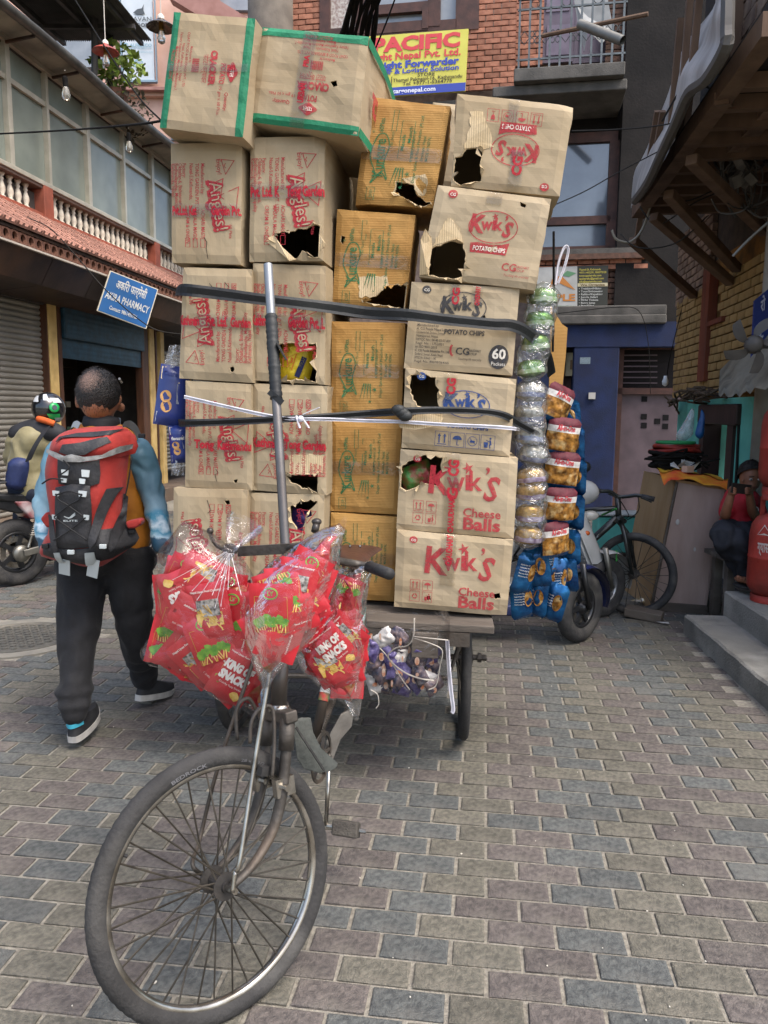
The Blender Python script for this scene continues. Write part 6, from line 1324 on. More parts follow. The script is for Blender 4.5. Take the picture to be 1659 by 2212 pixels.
def packet_mesh(var):
    m = MB(); w_, h_, t_ = .128, .168, .016; seed = var*3.7
    pillow(m, V((0, 0, 0)), w_, h_, t_, MX.Identity(3), seed=seed, nz=.004); f = pk_map(w_, h_, t_, seed); R_ = random.Random(var)
    def blob(x, y, r, n=9): return [(x+r*R_.uniform(.6, 1.2)*cos(2*pi*i/n), y+r*R_.uniform(.6, 1.2)*sin(2*pi*i/n)) for i in range(n)]
    if var % 4 == 0:    # name face
        m.m = 1; letter(m, f, 'KING OF', 0, .016, .036, bold=.07, width=.1, shear=.1); letter(m, f, 'SNACKS', 0, -.020, .036, bold=.07, width=.1, shear=.1); letter(m, f, 'Nepal Liyuan Food Company', 0, .066, .008, width=.1, bold=.01)
        m.m = 3; flat(m, f, blob(.03, -.056, .016, 10)); m.m = 1; letter(m, f, 'Crunchy Tasty Snacks', 0, -.036, .009, width=.08)
    elif var % 4 == 1:  # window face with noodle sticks
        m.m = 6; flat(m, f, rect(0, .01, .075, .05)); m.m = 3; flat(m, f, rect(0, -.025, .085, .04))
        for i in range(10): m.m = 4 if i % 2 else 3; flat(m, f, rect(R_.uniform(-.03, .03), R_.uniform(-.035, .0), .004, .06, R_.uniform(20, 70)))
        m.m = 1; letter(m, f, 'Nepal Liyuan Food Company', 0, .058, .009, width=.1, bold=.02)
    elif var % 4 == 2:  # lettuce face
        
        for i in range(7): m.m = 2; flat(m, f, blob(-.042+.014*i, -.035+.006*(i % 3), .016))
        for i in range(12): m.m = 3; flat(m, f, rect(-.045+.008*i, -.052, .0035, .03, R_.uniform(-25, 25)))
        m.m = 4; outline(m, f, rect(0, -.01, .1, .11), .0016); m.m = 2; outline(m, f, ell(.0, .055, .022, .016, 18), .004); letter(m, f, 'LY', 0, .05, .018, bold=.03)
    else:               # plain back with seal
        m.m = 5; flat(m, f, rect(.0, 0, .012, .15)); m.m = 1; letter(m, f, 'NET WEIGHT: 20G', -.035, .03, .008, rot=90, width=.06); letter(m, f, 'Nepal Liyuan Food Company', .035, .0, .009, rot=90, width=.11, bold=.02)
    return m.mesh('snack_packet', PKM, True)
PKS = [packet_mesh(i) for i in range(8)]
FILM = clear_mat('bag_film', (1, .985, .985), .035, .07, .8, 14, .0)
z4 = lambda x, y: ((550+x/1.58)/1.82278, (2000+y/1.58)/1.82278)
def inpoly(p, poly):
    c = False; k = len(poly)
    for i in range(k):
        a, b = poly[i], poly[i-1]
        if (a[1] > p[1]) != (b[1] > p[1]) and p[0] < (b[0]-a[0])*(p[1]-a[1])/(b[1]-a[1])+a[0]: c = not c
    return c
def edist(p, poly):
    best = 1e9; k = len(poly)
    for i in range(k):
        a, b = poly[i], poly[i-1]; dx, dy = b[0]-a[0], b[1]-a[1]; t = max(0, min(1, ((p[0]-a[0])*dx+(p[1]-a[1])*dy)/max(1e-9, dx*dx+dy*dy)))
        best = min(best, sqrt((a[0]+dx*t-p[0])**2+(a[1]+dy*t-p[1])**2))
    return best
def bag(label, poly4, Y, T, seed, fill, spec, knot=None):
    """an inflated clear bag: outline in its own hanging plane, thickness T, packets packed inside"""
    poly = [z4(*p) for p in poly4]; R_ = random.Random(seed)
    P2 = [at(x, y, Y) for x, y in poly]; pl = [(p.x, p.z) for p in P2]            # metres in the hanging plane
    pl = [(q.x, q.y) for q in catm([V((a, b)) for a, b in pl], 3, True)]
    xs = [p[0] for p in pl]; zs_ = [p[1] for p in pl]; D = .13
    def hgt(p): d = edist(p, pl) if inpoly(p, pl) else 0; q = min(1, d/D); return T*sqrt(max(0, 1-(1-q)**2))*(.9+.2*NZ.noise(V((p[0]*9, p[1]*9, seed))))
    t = thing('snack_bag', label, 'bag of snacks', V((sum(xs)/len(xs), Y, min(zs_))), 'clear bags hung on the handlebar')
    pts = list(pl); st = .024; x = min(xs)
    while x < max(xs):
        z = min(zs_)
        while z < max(zs_):
            p = (x+R_.uniform(-.006, .006), z+R_.uniform(-.006, .006))
            if inpoly(p, pl) and edist(p, pl) > .008: pts.append(p)
            z += st
        x += st
    n = len(pl); vo, eo, fo, *_ = delaunay_2d_cdt([V(p) for p in pts], [(i, (i+1) % n) for i in range(n)], [], 1, 1e-5)
    m = MB()
    for sg in (-1, 1):
        def cz(v): return .004*NZ.noise(V((v.x*26, v.y*12, seed+sg)))+.002*NZ.noise(V((v.x*60, v.y*30, seed)))
        m.add([V((v.x, Y+sg*(hgt((v.x, v.y))+.012+(cz(v) if sg < 0 else 0))+(.01*NZ.noise(V((v.x*6, v.y*6, 1)))), v.y)) for v in vo], [tuple(f) for f in fo])
    m.build('bag_film', FILM, t, smooth=True)
    m = MB()
    for sg in (-1, 1): m.add([V((v.x, Y+sg*max(0, hgt((v.x, v.y))*.9-.026)*(1+.25*NZ.noise(V((v.x*22, v.y*22, seed)))), v.y)) for v in vo], [tuple(f) for f in fo if min(edist((vo[i].x, vo[i].y), pl) for i in f) > .012 and max(vo[i].y for i in f) < max(zs_)-.3*(max(zs_)-min(zs_))*(seed == 3)])
    tag(m.build('packed_core', coref, t, smooth=False), kind='stuff')
    def fits(p, rot, sc):
        for a, b in ((-1, -1), (1, -1), (1, 1), (-1, 1), (0, 1), (0, -1)):
            x, z = a*.06*sc, b*.08*sc; ca, sa = cos(rot), sin(rot)
            if not inpoly((p[0]+x*ca+z*sa, p[1]-x*sa+z*ca), pl): return False
        return True
    ctr = (sum(xs)/len(xs), sum(zs_)/len(zs_))
    # packets: a front layer and a core
    for (x4, y4, var, rot, lay) in spec:
        c = at(*z4(x4, y4), Y); p = (c.x, c.z); sc = R_.uniform(.9, 1.04)
        for _ in range(14):
            if fits(p, radians(rot), sc): break
            p = (p[0]+(ctr[0]-p[0])*.06, p[1]+(ctr[1]-p[1])*.06); sc *= .985
        h_ = hgt(p)
        M = MX.Translation(V((p[0], Y-max(.0, h_-.034)+lay*.03, p[1]))) @ (RZ(R_.uniform(-.12, .12), R_.uniform(-.15, .15)) @ MX.Rotation(radians(rot), 3, 'Y')).to_4x4() @ MX.Scale(sc, 4)
        inst('snack_packet', PKS[var], t, M)
    z = min(zs_); k = 0
    for _ in range(fill*30):
        p = (R_.uniform(min(xs), max(xs)), R_.uniform(min(zs_), max(zs_)))
        ro = R_.uniform(-3, 3); sc = R_.uniform(.72, .88)
        if not inpoly(p, pl) or k >= fill or not fits(p, ro, sc): continue
        h_ = hgt(p); M = MX.Translation(V((p[0], Y-h_*R_.uniform(-.1, .5), p[1]))) @ (RZ(R_.uniform(-.25, .25), R_.uniform(-.3, .3)) @ MX.Rotation(ro, 3, 'Y')).to_4x4() @ MX.Scale(sc, 4)
        inst('snack_packet', PKS[R_.randrange(8)], t, M); k += 1
    if knot:
        kx, ky = knot; q = at(*z4(kx, ky), Y-.03); m = MB()
        m.lathe([(.004, -.05), (.016, -.03), (.019, -.01), (.015, .0), (.022, .02), (.05, .07), (.06, .1)], 12, MX.Translation(q) @ MX.Rotation(.5, 4, 'Y'), cap=False); m.build('knot', FILM, t, smooth=True)
        m = MB()
        for i in range(15):   # gathered pleats drawn as pale bars, painting film highlights from the knot
            a = radians(200+140*i/14+R_.uniform(-7, 7)); L_ = R_.uniform(.06, .2); e = V((q.x+cos(a)*L_, Y, q.z+sin(a)*L_)); h_ = hgt((e.x, e.z))
            if h_ > .02: m.bar(q+V((cos(a)*.01, 0, sin(a)*.01)), V((e.x, Y-h_-.018, e.z)), .0013, .0013)
        m.build('pleats', clear_mat('pleat_film', (1, .97, .97), .3, .1, .3, 20, .35), t)
    return t
bag('large knotted clear bag of red snack packets hanging at the left of the handlebar',
    [(270, 85), (330, 110), (450, 165), (540, 235), (590, 265), (660, 350), (730, 480), (790, 700), (810, 950), (795, 1180), (735, 1270), (640, 1240), (430, 1140), (270, 1030), (60, 960), (10, 900), (40, 830), (125, 745), (112, 500), (100, 300), (180, 190)], 2.26, .115, 3, 40,
    [(170, 830, 2, 15, 0), (400, 900, 1, -38, 0), (310, 520, 0, 155, .2), (150, 480, 2, 175, .4), (470, 600, 1, -10, 0), (620, 980, 2, 30, 0), (680, 1090, 0, 30, -.2), (560, 1000, 3, -40, .2), (590, 640, 2, 10, .2), (380, 660, 3, -60, .2), (700, 800, 3, 15, .2), (260, 700, 2, 20, .3), (130, 620, 3, 0, .5), (470, 780, 6, -20, .1), (250, 950, 7, 40, .3)], (560, 262))
bag('plump clear bag of red snack packets leaning nearest on the handlebar',
    [(1290, 65), (1275, 150), (1255, 240), (1235, 400), (1170, 610), (1080, 800), (940, 950), (850, 1035), (800, 1120), (765, 1100), (715, 990), (655, 790), (632, 640), (690, 470), (800, 350), (900, 280), (1010, 205), (1130, 135), (1230, 105), (1265, 60)], 2.02, .12, 5, 34,
    [(800, 610, 2, 0, -.2), (1010, 370, 1, 10, 0), (1110, 230, 2, 30, 0), (960, 760, 3, 72, -.2), (850, 880, 7, 20, 0), (1040, 560, 5, 55, 0), (860, 430, 6, -5, 0), (770, 480, 2, 160, .2), (1100, 640, 0, 70, 0), (700, 700, 2, 10, .2), (900, 540, 3, 65, .2), (760, 820, 3, -30, .2), (1160, 420, 3, 20, .1), (1050, 460, 1, -30, .1)])
bag('slim clear bag of red snack packets drooping at the right of the handlebar',
    [(1450, 320), (1432, 460), (1408, 640), (1432, 850), (1400, 1050), (1362, 1310), (1315, 1290), (1270, 1210), (1150, 1140), (1050, 1040), (980, 940), (1060, 760), (1180, 600), (1215, 430), (1235, 340), (1330, 375)], 2.27, .1, 7, 22,
    [(1170, 880, 0, -40, -.2), (1290, 690, 1, -48, 0), (1120, 1000, 1, -30, 0), (1330, 1000, 2, 10, 0), (1250, 1080, 3, -20, 0), (1350, 830, 3, -10, .2), (1080, 860, 3, -50, .2), (1220, 760, 4, -45, .1)])
# ---------------- pack strips hung on the right side and left side of the load
def foil(name, a, b, sc=30, rough=.22, metal=.35): return pm(name, a, b, sc, rough, metal, bump=.7, bscale=22)
TUBE = clear_mat('tube_film', (.97, .98, .98), .10, .08, 1.0, 22, .03)
def tube_strip(label, spots, w_, mats, bandm, Y=3.36):
    t = thing('snack_strip', label, 'snack strip', at(*spots[-1], Y), 'clear tubes of snack packs on the right of the load'); R_ = random.Random(len(label))
    for i, (x, y) in enumerate(spots):
        c = at(x, y, Y); m = MB(); R = RZ(R_.uniform(-.2, .2), R_.uniform(-.2, .2), R_.uniform(-.12, .12))
        def g(u, v, c=c, R=R, i=i):
            a = 2*pi*u; r = sin(pi*v)**.55; z = -cos(pi*v)
            return c + R @ V((cos(a)*r*w_*.47, sin(a)*r*w_*.34, z*w_*.30+.006*NZ.noise(V((a*2, v*5, i)))))
        m.sheet(g, 20, 12, wrap=True)
        pk = m.build('snack_pack', mats[i % len(mats)], t, smooth=True)
        m = MB(); m.sheet(lambda u, v: g(u, .40+.16*v)+ (R @ V((cos(2*pi*u)*.003, sin(2*pi*u)*.003, -.012))), 20, 2, wrap=True); m.build('pack_band', bandm, pk, smooth=True)
    m = MB(); P = catm([at(x, y, Y) for x, y in [(spots[0][0]+3, spots[0][1]-34)]+list(spots)+[(spots[-1][0], spots[-1][1]+32)]], 6); n = len(P)-1
    def tb(u, v):
        i = int(round(v*n)); r = .55*w_*min(1, .12+6*min(v, 1-v))*(1+.06*sin(v*40)); a = 2*pi*u
        return P[i]+V((cos(a)*r, sin(a)*r*.8, 0))+V((.004, .004, 0))*NZ.noise(V((a*3, v*30, 2)))
    m.sheet(tb, 24, n, wrap=True); m.build('tube_film', TUBE, t, smooth=True)
tube_strip('clear tube of four green leafy snack packs at the upper right of the load', [(1174, 642), (1166, 692), (1157, 742), (1147, 796)], .125, [foil('foil_green', '#356a1c', '#73944c', 45, .2, .5)], foil('foil_g2', '#b9c2b0', '#7fa05a', 50))
tube_strip('clear tube of four white bean packs with navy bands beside the blue print carton', [(1146, 847), (1144, 895), (1143, 940), (1152, 982)], .135, [foil('foil_white', '#a3a197', '#6f6e68', 60, .25, .4)], foil('foil_navy', '#2c3660', '#8d93a8', 30))
tube_strip('clear tube of four golden nut packs with purple bands beside the cheese balls cartons', [(1147, 1030), (1146, 1062), (1144, 1110), (1141, 1156)], .135, [foil('foil_goldn', '#b08c48', '#7a5c2a', 60, .22, .5)], foil('foil_purp', '#5d3a66', '#b5a6bb', 30))
ndl = pm('noodle_pack', '#a87632', '#553512', 38, .25, .35, bump=.9, bscale=26, dirt='#d8c08a', dscale=30, damt=.6); ndw = foil('pack_white', '#c6c3bd', '#a9a6a2', 40, .3, .1); ndm = foil('pack_maroon', '#430d19', '#561422', 20, .7, .0); ndb = foil('pack_blue', '#0e3058', '#1d5c8c', 12, .18, .5)
def noodle_pack(par, c, w_, h_, R, seed, blue=False, band=True):
    t_ = .05; m = MB(); 
    def k_(u, v): return (max(0, 1-abs(2*u-1)**2.2)**.6)*min(1, max(0, (.5-abs(v-.5))/.18))**.7
    def g(sg):
        def q(u, v):
            k = k_(u, v); wv = .004*sin(u*30)*(1-min(1, k*3)); pin = 1-.12*k-.25*max(0, .1-min(v, 1-v))/.1
            return c + R @ V(((u-.5)*w_*pin, sg*(t_/2*k+.0006)+wv+.010*NZ.noise(V((u*4+seed, v*5, sg)))*k, (v-.5)*h_))
        return q
    def zone(u, v): return 2 if v > .80 else (1 if v > .60 and band else (3 if v < .1 or blue else 0))
    nu, nv = 12, 18
    for sg in (-1, 1):
        gg = g(sg); o = len(m.v)
        for j in range(nv+1):
            for i in range(nu+1): m.v.append(gg(i/nu, j/nv))
        for j in range(nv):
            for i in range(nu):
                a = o+j*(nu+1)+i; m.f.append((a, a+1, a+nu+2, a+nu+1)); z = zone((i+.5)/nu, (j+.5)/nv); m.mi.append(3 if blue and z == 2 else z)
    pk = m.build('noodle_pack', [ndl, ndw, ndm, ndb], par, smooth=True)
    if blue:
        f = lambda x, z: g(-1)(x/w_+.5, z/h_+.5)+R @ V((0, -.002, 0)); m = MB(); flat(m, f, ell(.18*w_, .05*h_, .2*w_, .22*h_, 14)); m.build('noodle_picture', ndl, pk, fix=False); m = MB(); [letter(m, f, 'Nutrition facts 100 g', -.22*w_, (.2-.07*k)*h_, .05*h_, width=.4*w_) for k in range(5)]; m.build('print', whf, pk, fix=False)
    if band and not blue:
        f = lambda x, z: g(-1)(x/w_+.5, z/h_+.5)+R @ V((0, -.002, 0)); m = MB(); letter(m, f, 'All-in-One', .02*w_, .16*h_, .036, width=.62*w_, bold=.03); m.build('print', pm('pack_red', '#b02a34', None, rough=.4), pk, fix=False)
    return pk
t = thing('noodle_strip', 'hanging strip of noodle packs with maroon tops and white labels', 'snack strip', at(1210, 1320, 3.5))
for i, (x, y, a) in enumerate(((1204, 872, .35), (1215, 942, .05), (1213, 1015, 0), (1208, 1092, -.05), (1200, 1165, -.12))): noodle_pack(t, at(x, y, 3.42), .15, .165, RZ(.1+.15*sin(i*3), .25+.3*sin(i*5+1), a+.12*sin(i*7)), i)
t = thing('noodle_strip', 'second strip of noodle packs with blue edges behind the maroon topped strip', 'snack strip', at(1235, 1330, 3.7))
for i, (x, y, a) in enumerate(((1228, 905, -.1), (1236, 960, 0), (1240, 1030, .05), (1236, 1105, .05), (1228, 1180, 0), (1222, 1240, -.1))): noodle_pack(t, at(x, y, 3.62), .13, .17, RZ(.1, -.7, a), 9+i, True, False)
t = thing('noodle_strip', 'strip of noodle packs seen edge on between the clear tubes and maroon tops', 'snack strip', at(1185, 1290, 3.5))
for i, (x, y) in enumerate(((1186, 930), (1187, 1000), (1186, 1070), (1184, 1140), (1182, 1210))): noodle_pack(t, at(x, y, 3.5), .11, .16, RZ(.1, 1.0, .05), 20+i, True, False)
t = thing('blue_pack_bunch', 'bunch of shiny blue packs hanging lowest at the right of the load', 'snack strip', at(1170, 1340, 3.5))
for i, (x, y, a, az) in enumerate(((1134, 1238, .2, .5), (1160, 1225, -.15, -.3), (1128, 1295, -.15, .3), (1157, 1290, .1, -.5), (1196, 1300, .25, -.4), (1180, 1245, .1, .2), (1205, 1250, -.1, .5))): noodle_pack(t, at(x, y, 3.45+.02*i), .12, .19, RZ(.1, az, a), 30+i, True, False)
t = thing('side_board', 'golden cardboard sheet standing behind the noodle packs at the right', 'cardboard', at(1205, 900, 3.95)); m = MB(); m.prism([at(x, y, 3.95) for x, y in ((1190, 660), (1214, 700), (1226, 708), (1222, 770), (1214, 845), (1208, 890), (1185, 890))], V((0, .01, 0))); m.build('board_sheet', GOLD, t)
biscu = pm('biscuit_print', '#b8854a', '#c99a5e', 30, .4); bnavy = pm('biscuit_blue', '#28387a', '#22306a', 6, .3, coat=.3); bcrm = pm('biscuit_cream', '#c9b184', '#d3c3a0', 14, .3, coat=.3); bgry = pm('biscuit_grey', '#a7abb4', '#8f949f', 70, .35)
t = thing('biscuit_strip', 'hanging strip of blue and cream biscuit packs at the left edge of the load', 'snack strip', at(370, 1010, 3.4))
for i, (y0, y1, xa, xb) in enumerate(((790, 922, 338, 402), (918, 1000, 366, 404))):
    A, B2 = at(xa, y0, 3.42), at(xb+10, y1, 3.42); w_ = B2.x-A.x; h_ = A.z-B2.z; c = (A+B2)/2; R = RZ(0, .3, .16 if i == 0 else -.05); m = MB()
    pillow(m, c, w_, h_, .07, R, seed=i+50, nz=.004); pk = m.build('biscuit_pack', bnavy, t, smooth=True)
    f = lambda x, z: c+R @ (pk_map(w_, h_, .07, i+50)(x*w_, z*h_))
    for nm, mt, shp in (('pack_top', bcrm, [(-.46, .46), (.46, .46), (.46, .3), (.1, .22), (-.46, .26)]), ('pack_label', bgry, [(.05, .2), (.46, .24), (.46, -.1), (.1, -.12)]), ('pack_foot', bgry, [(-.46, -.28), (.46, -.3), (.46, -.46), (-.46, -.46)])):
        m = MB(); k = len(shp); flat(m, f, shp); m.build(nm, mt, pk, fix=False)
    for bx, by in ((-.25, -.02), (-.2, -.18)): m = MB(); flat(m, f, ell(bx, by, .17, .1, 16)); m.build('biscuit_picture', biscu, pk, fix=False)
    m = MB(); letter(m, f, 'Cusrent' if i == 0 else 'flavoured', -.12, .32 if i == 0 else .12, .12, width=.6, bold=.03); m.build('print', pm('print_navy', '#22306a') if i == 0 else whf, pk, fix=False)
m = MB(); m.sheet(lambda u, v: at(366+u*26-14*v*(1-u), 745+v*50, 3.42)+V((0, .03*sin(u*9), 0)), 4, 5); m.sheet(lambda u, v: at(370+u*26, 985+v*42, 3.42)+V((0, .03*sin(u*9), 0)), 4, 5); m.build('film_ends', clear_mat('film_end', (1, 1, 1), .2, .12, 1., 30, .12), t, smooth=True)
# hooked white tie and dark rod at the right edge of the load
m = MB(); m.tube(catm([at(1196, 500, 3.9), at(1196, 640, 3.9), at(1194, 760, 3.9)], 4), .006, 6); tag(m.build('load_rope', cab), 'thin black rope down the right side of the load', 'rope')
strap('white_tie', 'loop of white plastic tie standing up beside the chips cartons', [(1200, 615, 0), (1206, 570, 0), (1216, 540, 0), (1224, 532, 0), (1227, 545, 0), (1218, 580, 0), (1205, 612, 0)], .012, whs, 3.8, cat='tie')
# ---------------- lashed bundle slung under the deck
t = thing('slung_bundle', 'clear bundle of purple and navy packs lashed under the front of the deck', 'bundle', at(870, 1490, 3.25)); R_ = random.Random(12)
pur = foil('pack_purple', '#2f2456', '#635c86', 30, .3, .2); nvy = foil('pack_navy', '#20263f', '#6a5a58', 40, .3, .2)
for j in range(5):
    for i in range(7):
        c = at(806+i*21+R_.uniform(-9, 9), 1374+j*25+R_.uniform(-10, 10), 3.11+R_.uniform(0, .05)); m = MB(); pillow(m, c, .075, .095, .04, RZ(R_.uniform(-.5, .2), R_.uniform(-.6, .6), R_.uniform(-1.2, 1.2)), seed=i+j*7)
        pk = m.build('snack_pack', (pur, nvy, pur, ndw, nvy)[(i*3+j*2) % 5], t, smooth=True)
        m = MB(); f = frame_map(c+V((0, -.029, 0)), (1, 0, 0), (0, 0, 1)); flat(m, f, ell(R_.uniform(-.015, .015), R_.uniform(-.02, .02), R_.uniform(.004, .014), R_.uniform(.006, .02), 10)); m.build('pack_picture', pm('pack_orange', '#a5623a', '#b5a89a', 50, .4), pk)
m = MB(); c = at(872, 1412, 3.1)
m.sheet(lambda u, v: c+V((cos(2*pi*u)*.19*(abs(cos(2*pi*u))**-.35 if abs(cos(2*pi*u)) > .3 else 1.4), sin(2*pi*u)*.14-.0, (v-.5)*.32+.01*sin(u*30)))+V((0, 0, .0)), 28, 8, wrap=True); m.build('bundle_film', FILM, t, smooth=True)
for k, pts in enumerate(([(895, 1335), (893, 1375), (880, 1395), (855, 1400), (838, 1420), (870, 1450), (905, 1465), (938, 1470)], [(893, 1378), (930, 1390), (955, 1405), (950, 1440), (942, 1480), (925, 1490)], [(820, 1400), (838, 1420), (870, 1470), (885, 1490)], [(893, 1375), (940, 1380), (968, 1383)], [(800, 1490), (815, 1500), (818, 1520), (812, 1530)])):
    m = MB(); P = catm([at(x, y, 2.97) for x, y in pts], 5); m.tube(P, .0045, 6, flat=.5); m.build('lashing', pm('lash_white', '#a9a399', '#8d877d', 20, .7), t, smooth=True)
strap('dangling_strap', 'long white strap end dangling from the deck beside the rear wheel', [(966, 1383, 0), (969, 1430, 0), (974, 1490, 0), (979, 1530, 0), (976, 1540, 0)], .016, whs, 3.08)
# ================================================================ PEOPLE
def flesh(name, chains, mat, parent, vox=.014, it=6, folds=0., fscale=.09):
    """one continuous surface grown over tapered limbs (capsules merged by a voxel remesh and smoothed)"""
    m = MB()
    for ch in chains:
        if ch[0] == 'b': _, c, r, sc = ch; m.ball(c, r, 18, 12, sc)
        else:
            pts, rad, fl = ch; P = catm(pts, 5); R = []
            n = len(pts)-1
            for i in range(len(P)):
                t = i/5; k = min(n-1, int(t)); R.append(rad[k]+(rad[k+1]-rad[k])*(t-k))
            m.tube(P, R, 16, flat=fl); m.ball(P[0], R[0]*.98, 14, 8); m.ball(P[-1], R[-1]*.98, 14, 8)
    o = m.build(name, mat, parent, smooth=True)
    r = o.modifiers.new('remesh', 'REMESH'); r.mode = 'VOXEL'; r.voxel_size = vox; r.use_smooth_shade = True
    s = o.modifiers.new('smooth', 'SMOOTH'); s.factor = .6; s.iterations = it
    if folds:
        tx = bpy.data.textures.new('folds', 'WOOD'); tx.wood_type = 'BANDNOISE'; tx.noise_scale = fscale*1.6; tx.turbulence = 9
        d = o.modifiers.new('folds', 'DISPLACE'); d.texture = tx; d.strength = folds; d.mid_level = .5; d.texture_coords = 'LOCAL'
    return o
skin = pm('skin_brown', '#94684f', '#835a43', 14, .5, bump=.1, bscale=80); hair = pm('black_hair', '#17130f', '#241d18', 60, .55, bump=.8, bscale=160)
denimk = pm('black_trousers', '#0f0f11', '#17171a', 30, .8, bump=.2, bscale=120, sheen=.05)
# ---- walking man seen from behind
MAN = thing('person', 'person walking away in black trousers, orange vest and printed pale blue sleeves', 'person', (-1.35, 3.68, 0))
hc = at(213, 856, 3.70)
flesh('body', [('b', hc+V((0, .0, .0)), .098, (.94, 1.1, 1.22)), ([hc+V((0, 0, -.05)), at(218, 915, 3.72), at(220, 950, 3.72)], [.062, .06, .068], 1.), ([at(220, 985, 3.72), at(222, 1050, 3.72), at(224, 1110, 3.72)], [.12, .13, .12], .7), ('b', at(353, 1205, 3.60), .034, (.8, .6, 1.3)), ('b', at(104, 1185, 3.55), .04, (.8, .6, 1.3)), ([at(346, 1140, 3.645), at(352, 1190, 3.6)], [.028, .026], 1), ([at(103, 1150, 3.58), at(104, 1190, 3.55)], [.028, .026], 1),
    ('b', at(257, 862, 3.72), .03, (.45, .8, 1.2)), ('b', at(168, 868, 3.70), .03, (.45, .8, 1.2)), ('b', at(262, 880, 3.78), .03, (.6, 1, .8))], skin, MAN, .010, 4)
m = MB()
def hr(u, v):
    a = 2*pi*u; t = v*pi*.74; r = .104*(1+.02*NZ.noise(V((cos(a)*6, sin(a)*6, v*9)))); back = .5-.5*sin(a)          # sin<0 = nape side
    t2 = t*(.52+.58*back)
    return hc + V((0, .004, .012)) + V((r*.96*sin(t2)*cos(a), r*1.1*sin(t2)*sin(a), r*1.17*cos(t2)))
m.sheet(lambda u, v: hr(u, v), 48, 22, wrap=True)
bald = V((-.12, -.74, .66)).normalized(); bp = hc+bald*.115
mh = hair.copy(); mh.name = 'thinning_hair'; _t = mh.node_tree; _p = _t.nodes['Principled BSDF']; _c = _t.nodes.new('ShaderNodeTexCoord'); _d = _t.nodes.new('ShaderNodeVectorMath'); _d.operation = 'DISTANCE'; _d.inputs[1].default_value = bp; _t.links.new(_c.outputs['Object'], _d.inputs[0])
_q = _t.nodes.new('ShaderNodeTexNoise'); _q.inputs['Scale'].default_value = 90; _t.links.new(_c.outputs['Object'], _q.inputs['Vector']); _a = _t.nodes.new('ShaderNodeMath'); _a.operation = 'MULTIPLY_ADD'; _a.inputs[1].default_value = .06; _t.links.new(_q.outputs['Fac'], _a.inputs[0]); _t.links.new(_d.outputs['Value'], _a.inputs[2])
_r = _t.nodes.new('ShaderNodeMapRange'); _r.inputs[1].default_value = .045; _r.inputs[2].default_value = .10; _t.links.new(_a.outputs[0], _r.inputs[0]); _m = _t.nodes.new('ShaderNodeMix'); _m.data_type = 'RGBA'; _t.links.new(_r.outputs[0], _m.inputs[0]); _m.inputs[6].default_value = (.16, .10, .075, 1); _m.inputs[7].default_value = (.009, .0075, .0065, 1); _t.links.new(_m.outputs[2], _p.inputs['Base Color'])
m.build('hair', mh, MAN, smooth=True)
m = MB(); R_ = random.Random(1)
for i in range(1500):       # short hair strands round the bald crown
    u, v = R_.random(), R_.random(); p = hr(u, v)
    if ((p-hc).normalized()-bald).length < .38 and R_.random() < .8: continue
    q = hr(u, min(1.05, v+.05)); n_ = (p-hc).normalized()
    m.add([p, p+(q-p)*.15+n_.cross(q-p).normalized()*.0016, q+n_*R_.uniform(.003, .014)], [(0, 1, 2)])
tag(m.build('hair_strands', hair, MAN), kind='stuff')
vest = pm('orange_vest', '#b0701c', '#9a5f16', 12, .7, bump=.15, bscale=100); vesty = pm('yellow_collar', '#d29a2c', '#c48c24', 8, .7); pip = pm('vest_trim', '#1d1c1e', None, rough=.7)
flesh('vest', [([at(140, 985, 3.70), at(180, 952, 3.71), at(219, 944, 3.72), at(258, 952, 3.73), at(294, 984, 3.74)], [.065, .072, .078, .072, .065], 1.), ([at(219, 975, 3.72), at(220, 1040, 3.73), at(222, 1110, 3.73), at(224, 1150, 3.73)], [.155, .165, .17, .165], .75), ([at(275, 1010, 3.74), at(282, 1090, 3.74), at(288, 1165, 3.74)], [.07, .085, .085], .8)], vest, MAN, .014, 6, .010, .10)
m = MB(); cb_ = at(219, 917, 3.72); m.lathe([(.082, -.03), (.088, .0), (.083, .03), (.077, .03), (.08, 0)], 24, MX.Translation(cb_) @ MX.Rotation(-.25, 4, 'X') @ MX.Diagonal((1, .95, 1, 1)), cap=False); m.build('collar', pip, MAN, smooth=True)
m = MB(); m.lathe([(.15, -.055), (.10, -.012), (.088, .0)], 24, MX.Translation(cb_+V((0, -.01, -.015))) @ MX.Diagonal((1.1, .9, 1, 1)), cap=False); m.build('collar_yoke', vesty, MAN, smooth=True)
slv = bpy.data.materials.new('printed_sleeve'); slv.use_nodes = True   # pale blue fading into white peaks and dark blue forest near the cuff
_n = slv.node_tree; _b = _n.nodes['Principled BSDF']; _b.inputs['Roughness'].default_value = .55
_tc = _n.nodes.new('ShaderNodeTexCoord'); _sx = _n.nodes.new('ShaderNodeSeparateXYZ'); _n.links.new(_tc.outputs['Object'], _sx.inputs[0])
_nz = _n.nodes.new('ShaderNodeTexNoise'); _nz.inputs['Scale'].default_value = 13; _nz.inputs['Detail'].default_value = 6; _n.links.new(_tc.outputs['Object'], _nz.inputs['Vector'])
_mu = _n.nodes.new('ShaderNodeMath'); _mu.operation = 'MULTIPLY_ADD'; _mu.inputs[1].default_value = .16; _n.links.new(_nz.outputs['Fac'], _mu.inputs[0]); _n.links.new(_sx.outputs['Z'], _mu.inputs[2])
_mr = _n.nodes.new('ShaderNodeMapRange'); _mr.inputs[1].default_value = 1.0; _mr.inputs[2].default_value = 1.47; _n.links.new(_mu.outputs[0], _mr.inputs[0])
_cr = _n.nodes.new('ShaderNodeValToRGB'); _n.links.new(_mr.outputs[0], _cr.inputs[0]); _n.links.new(_cr.outputs[0], _b.inputs['Base Color'])
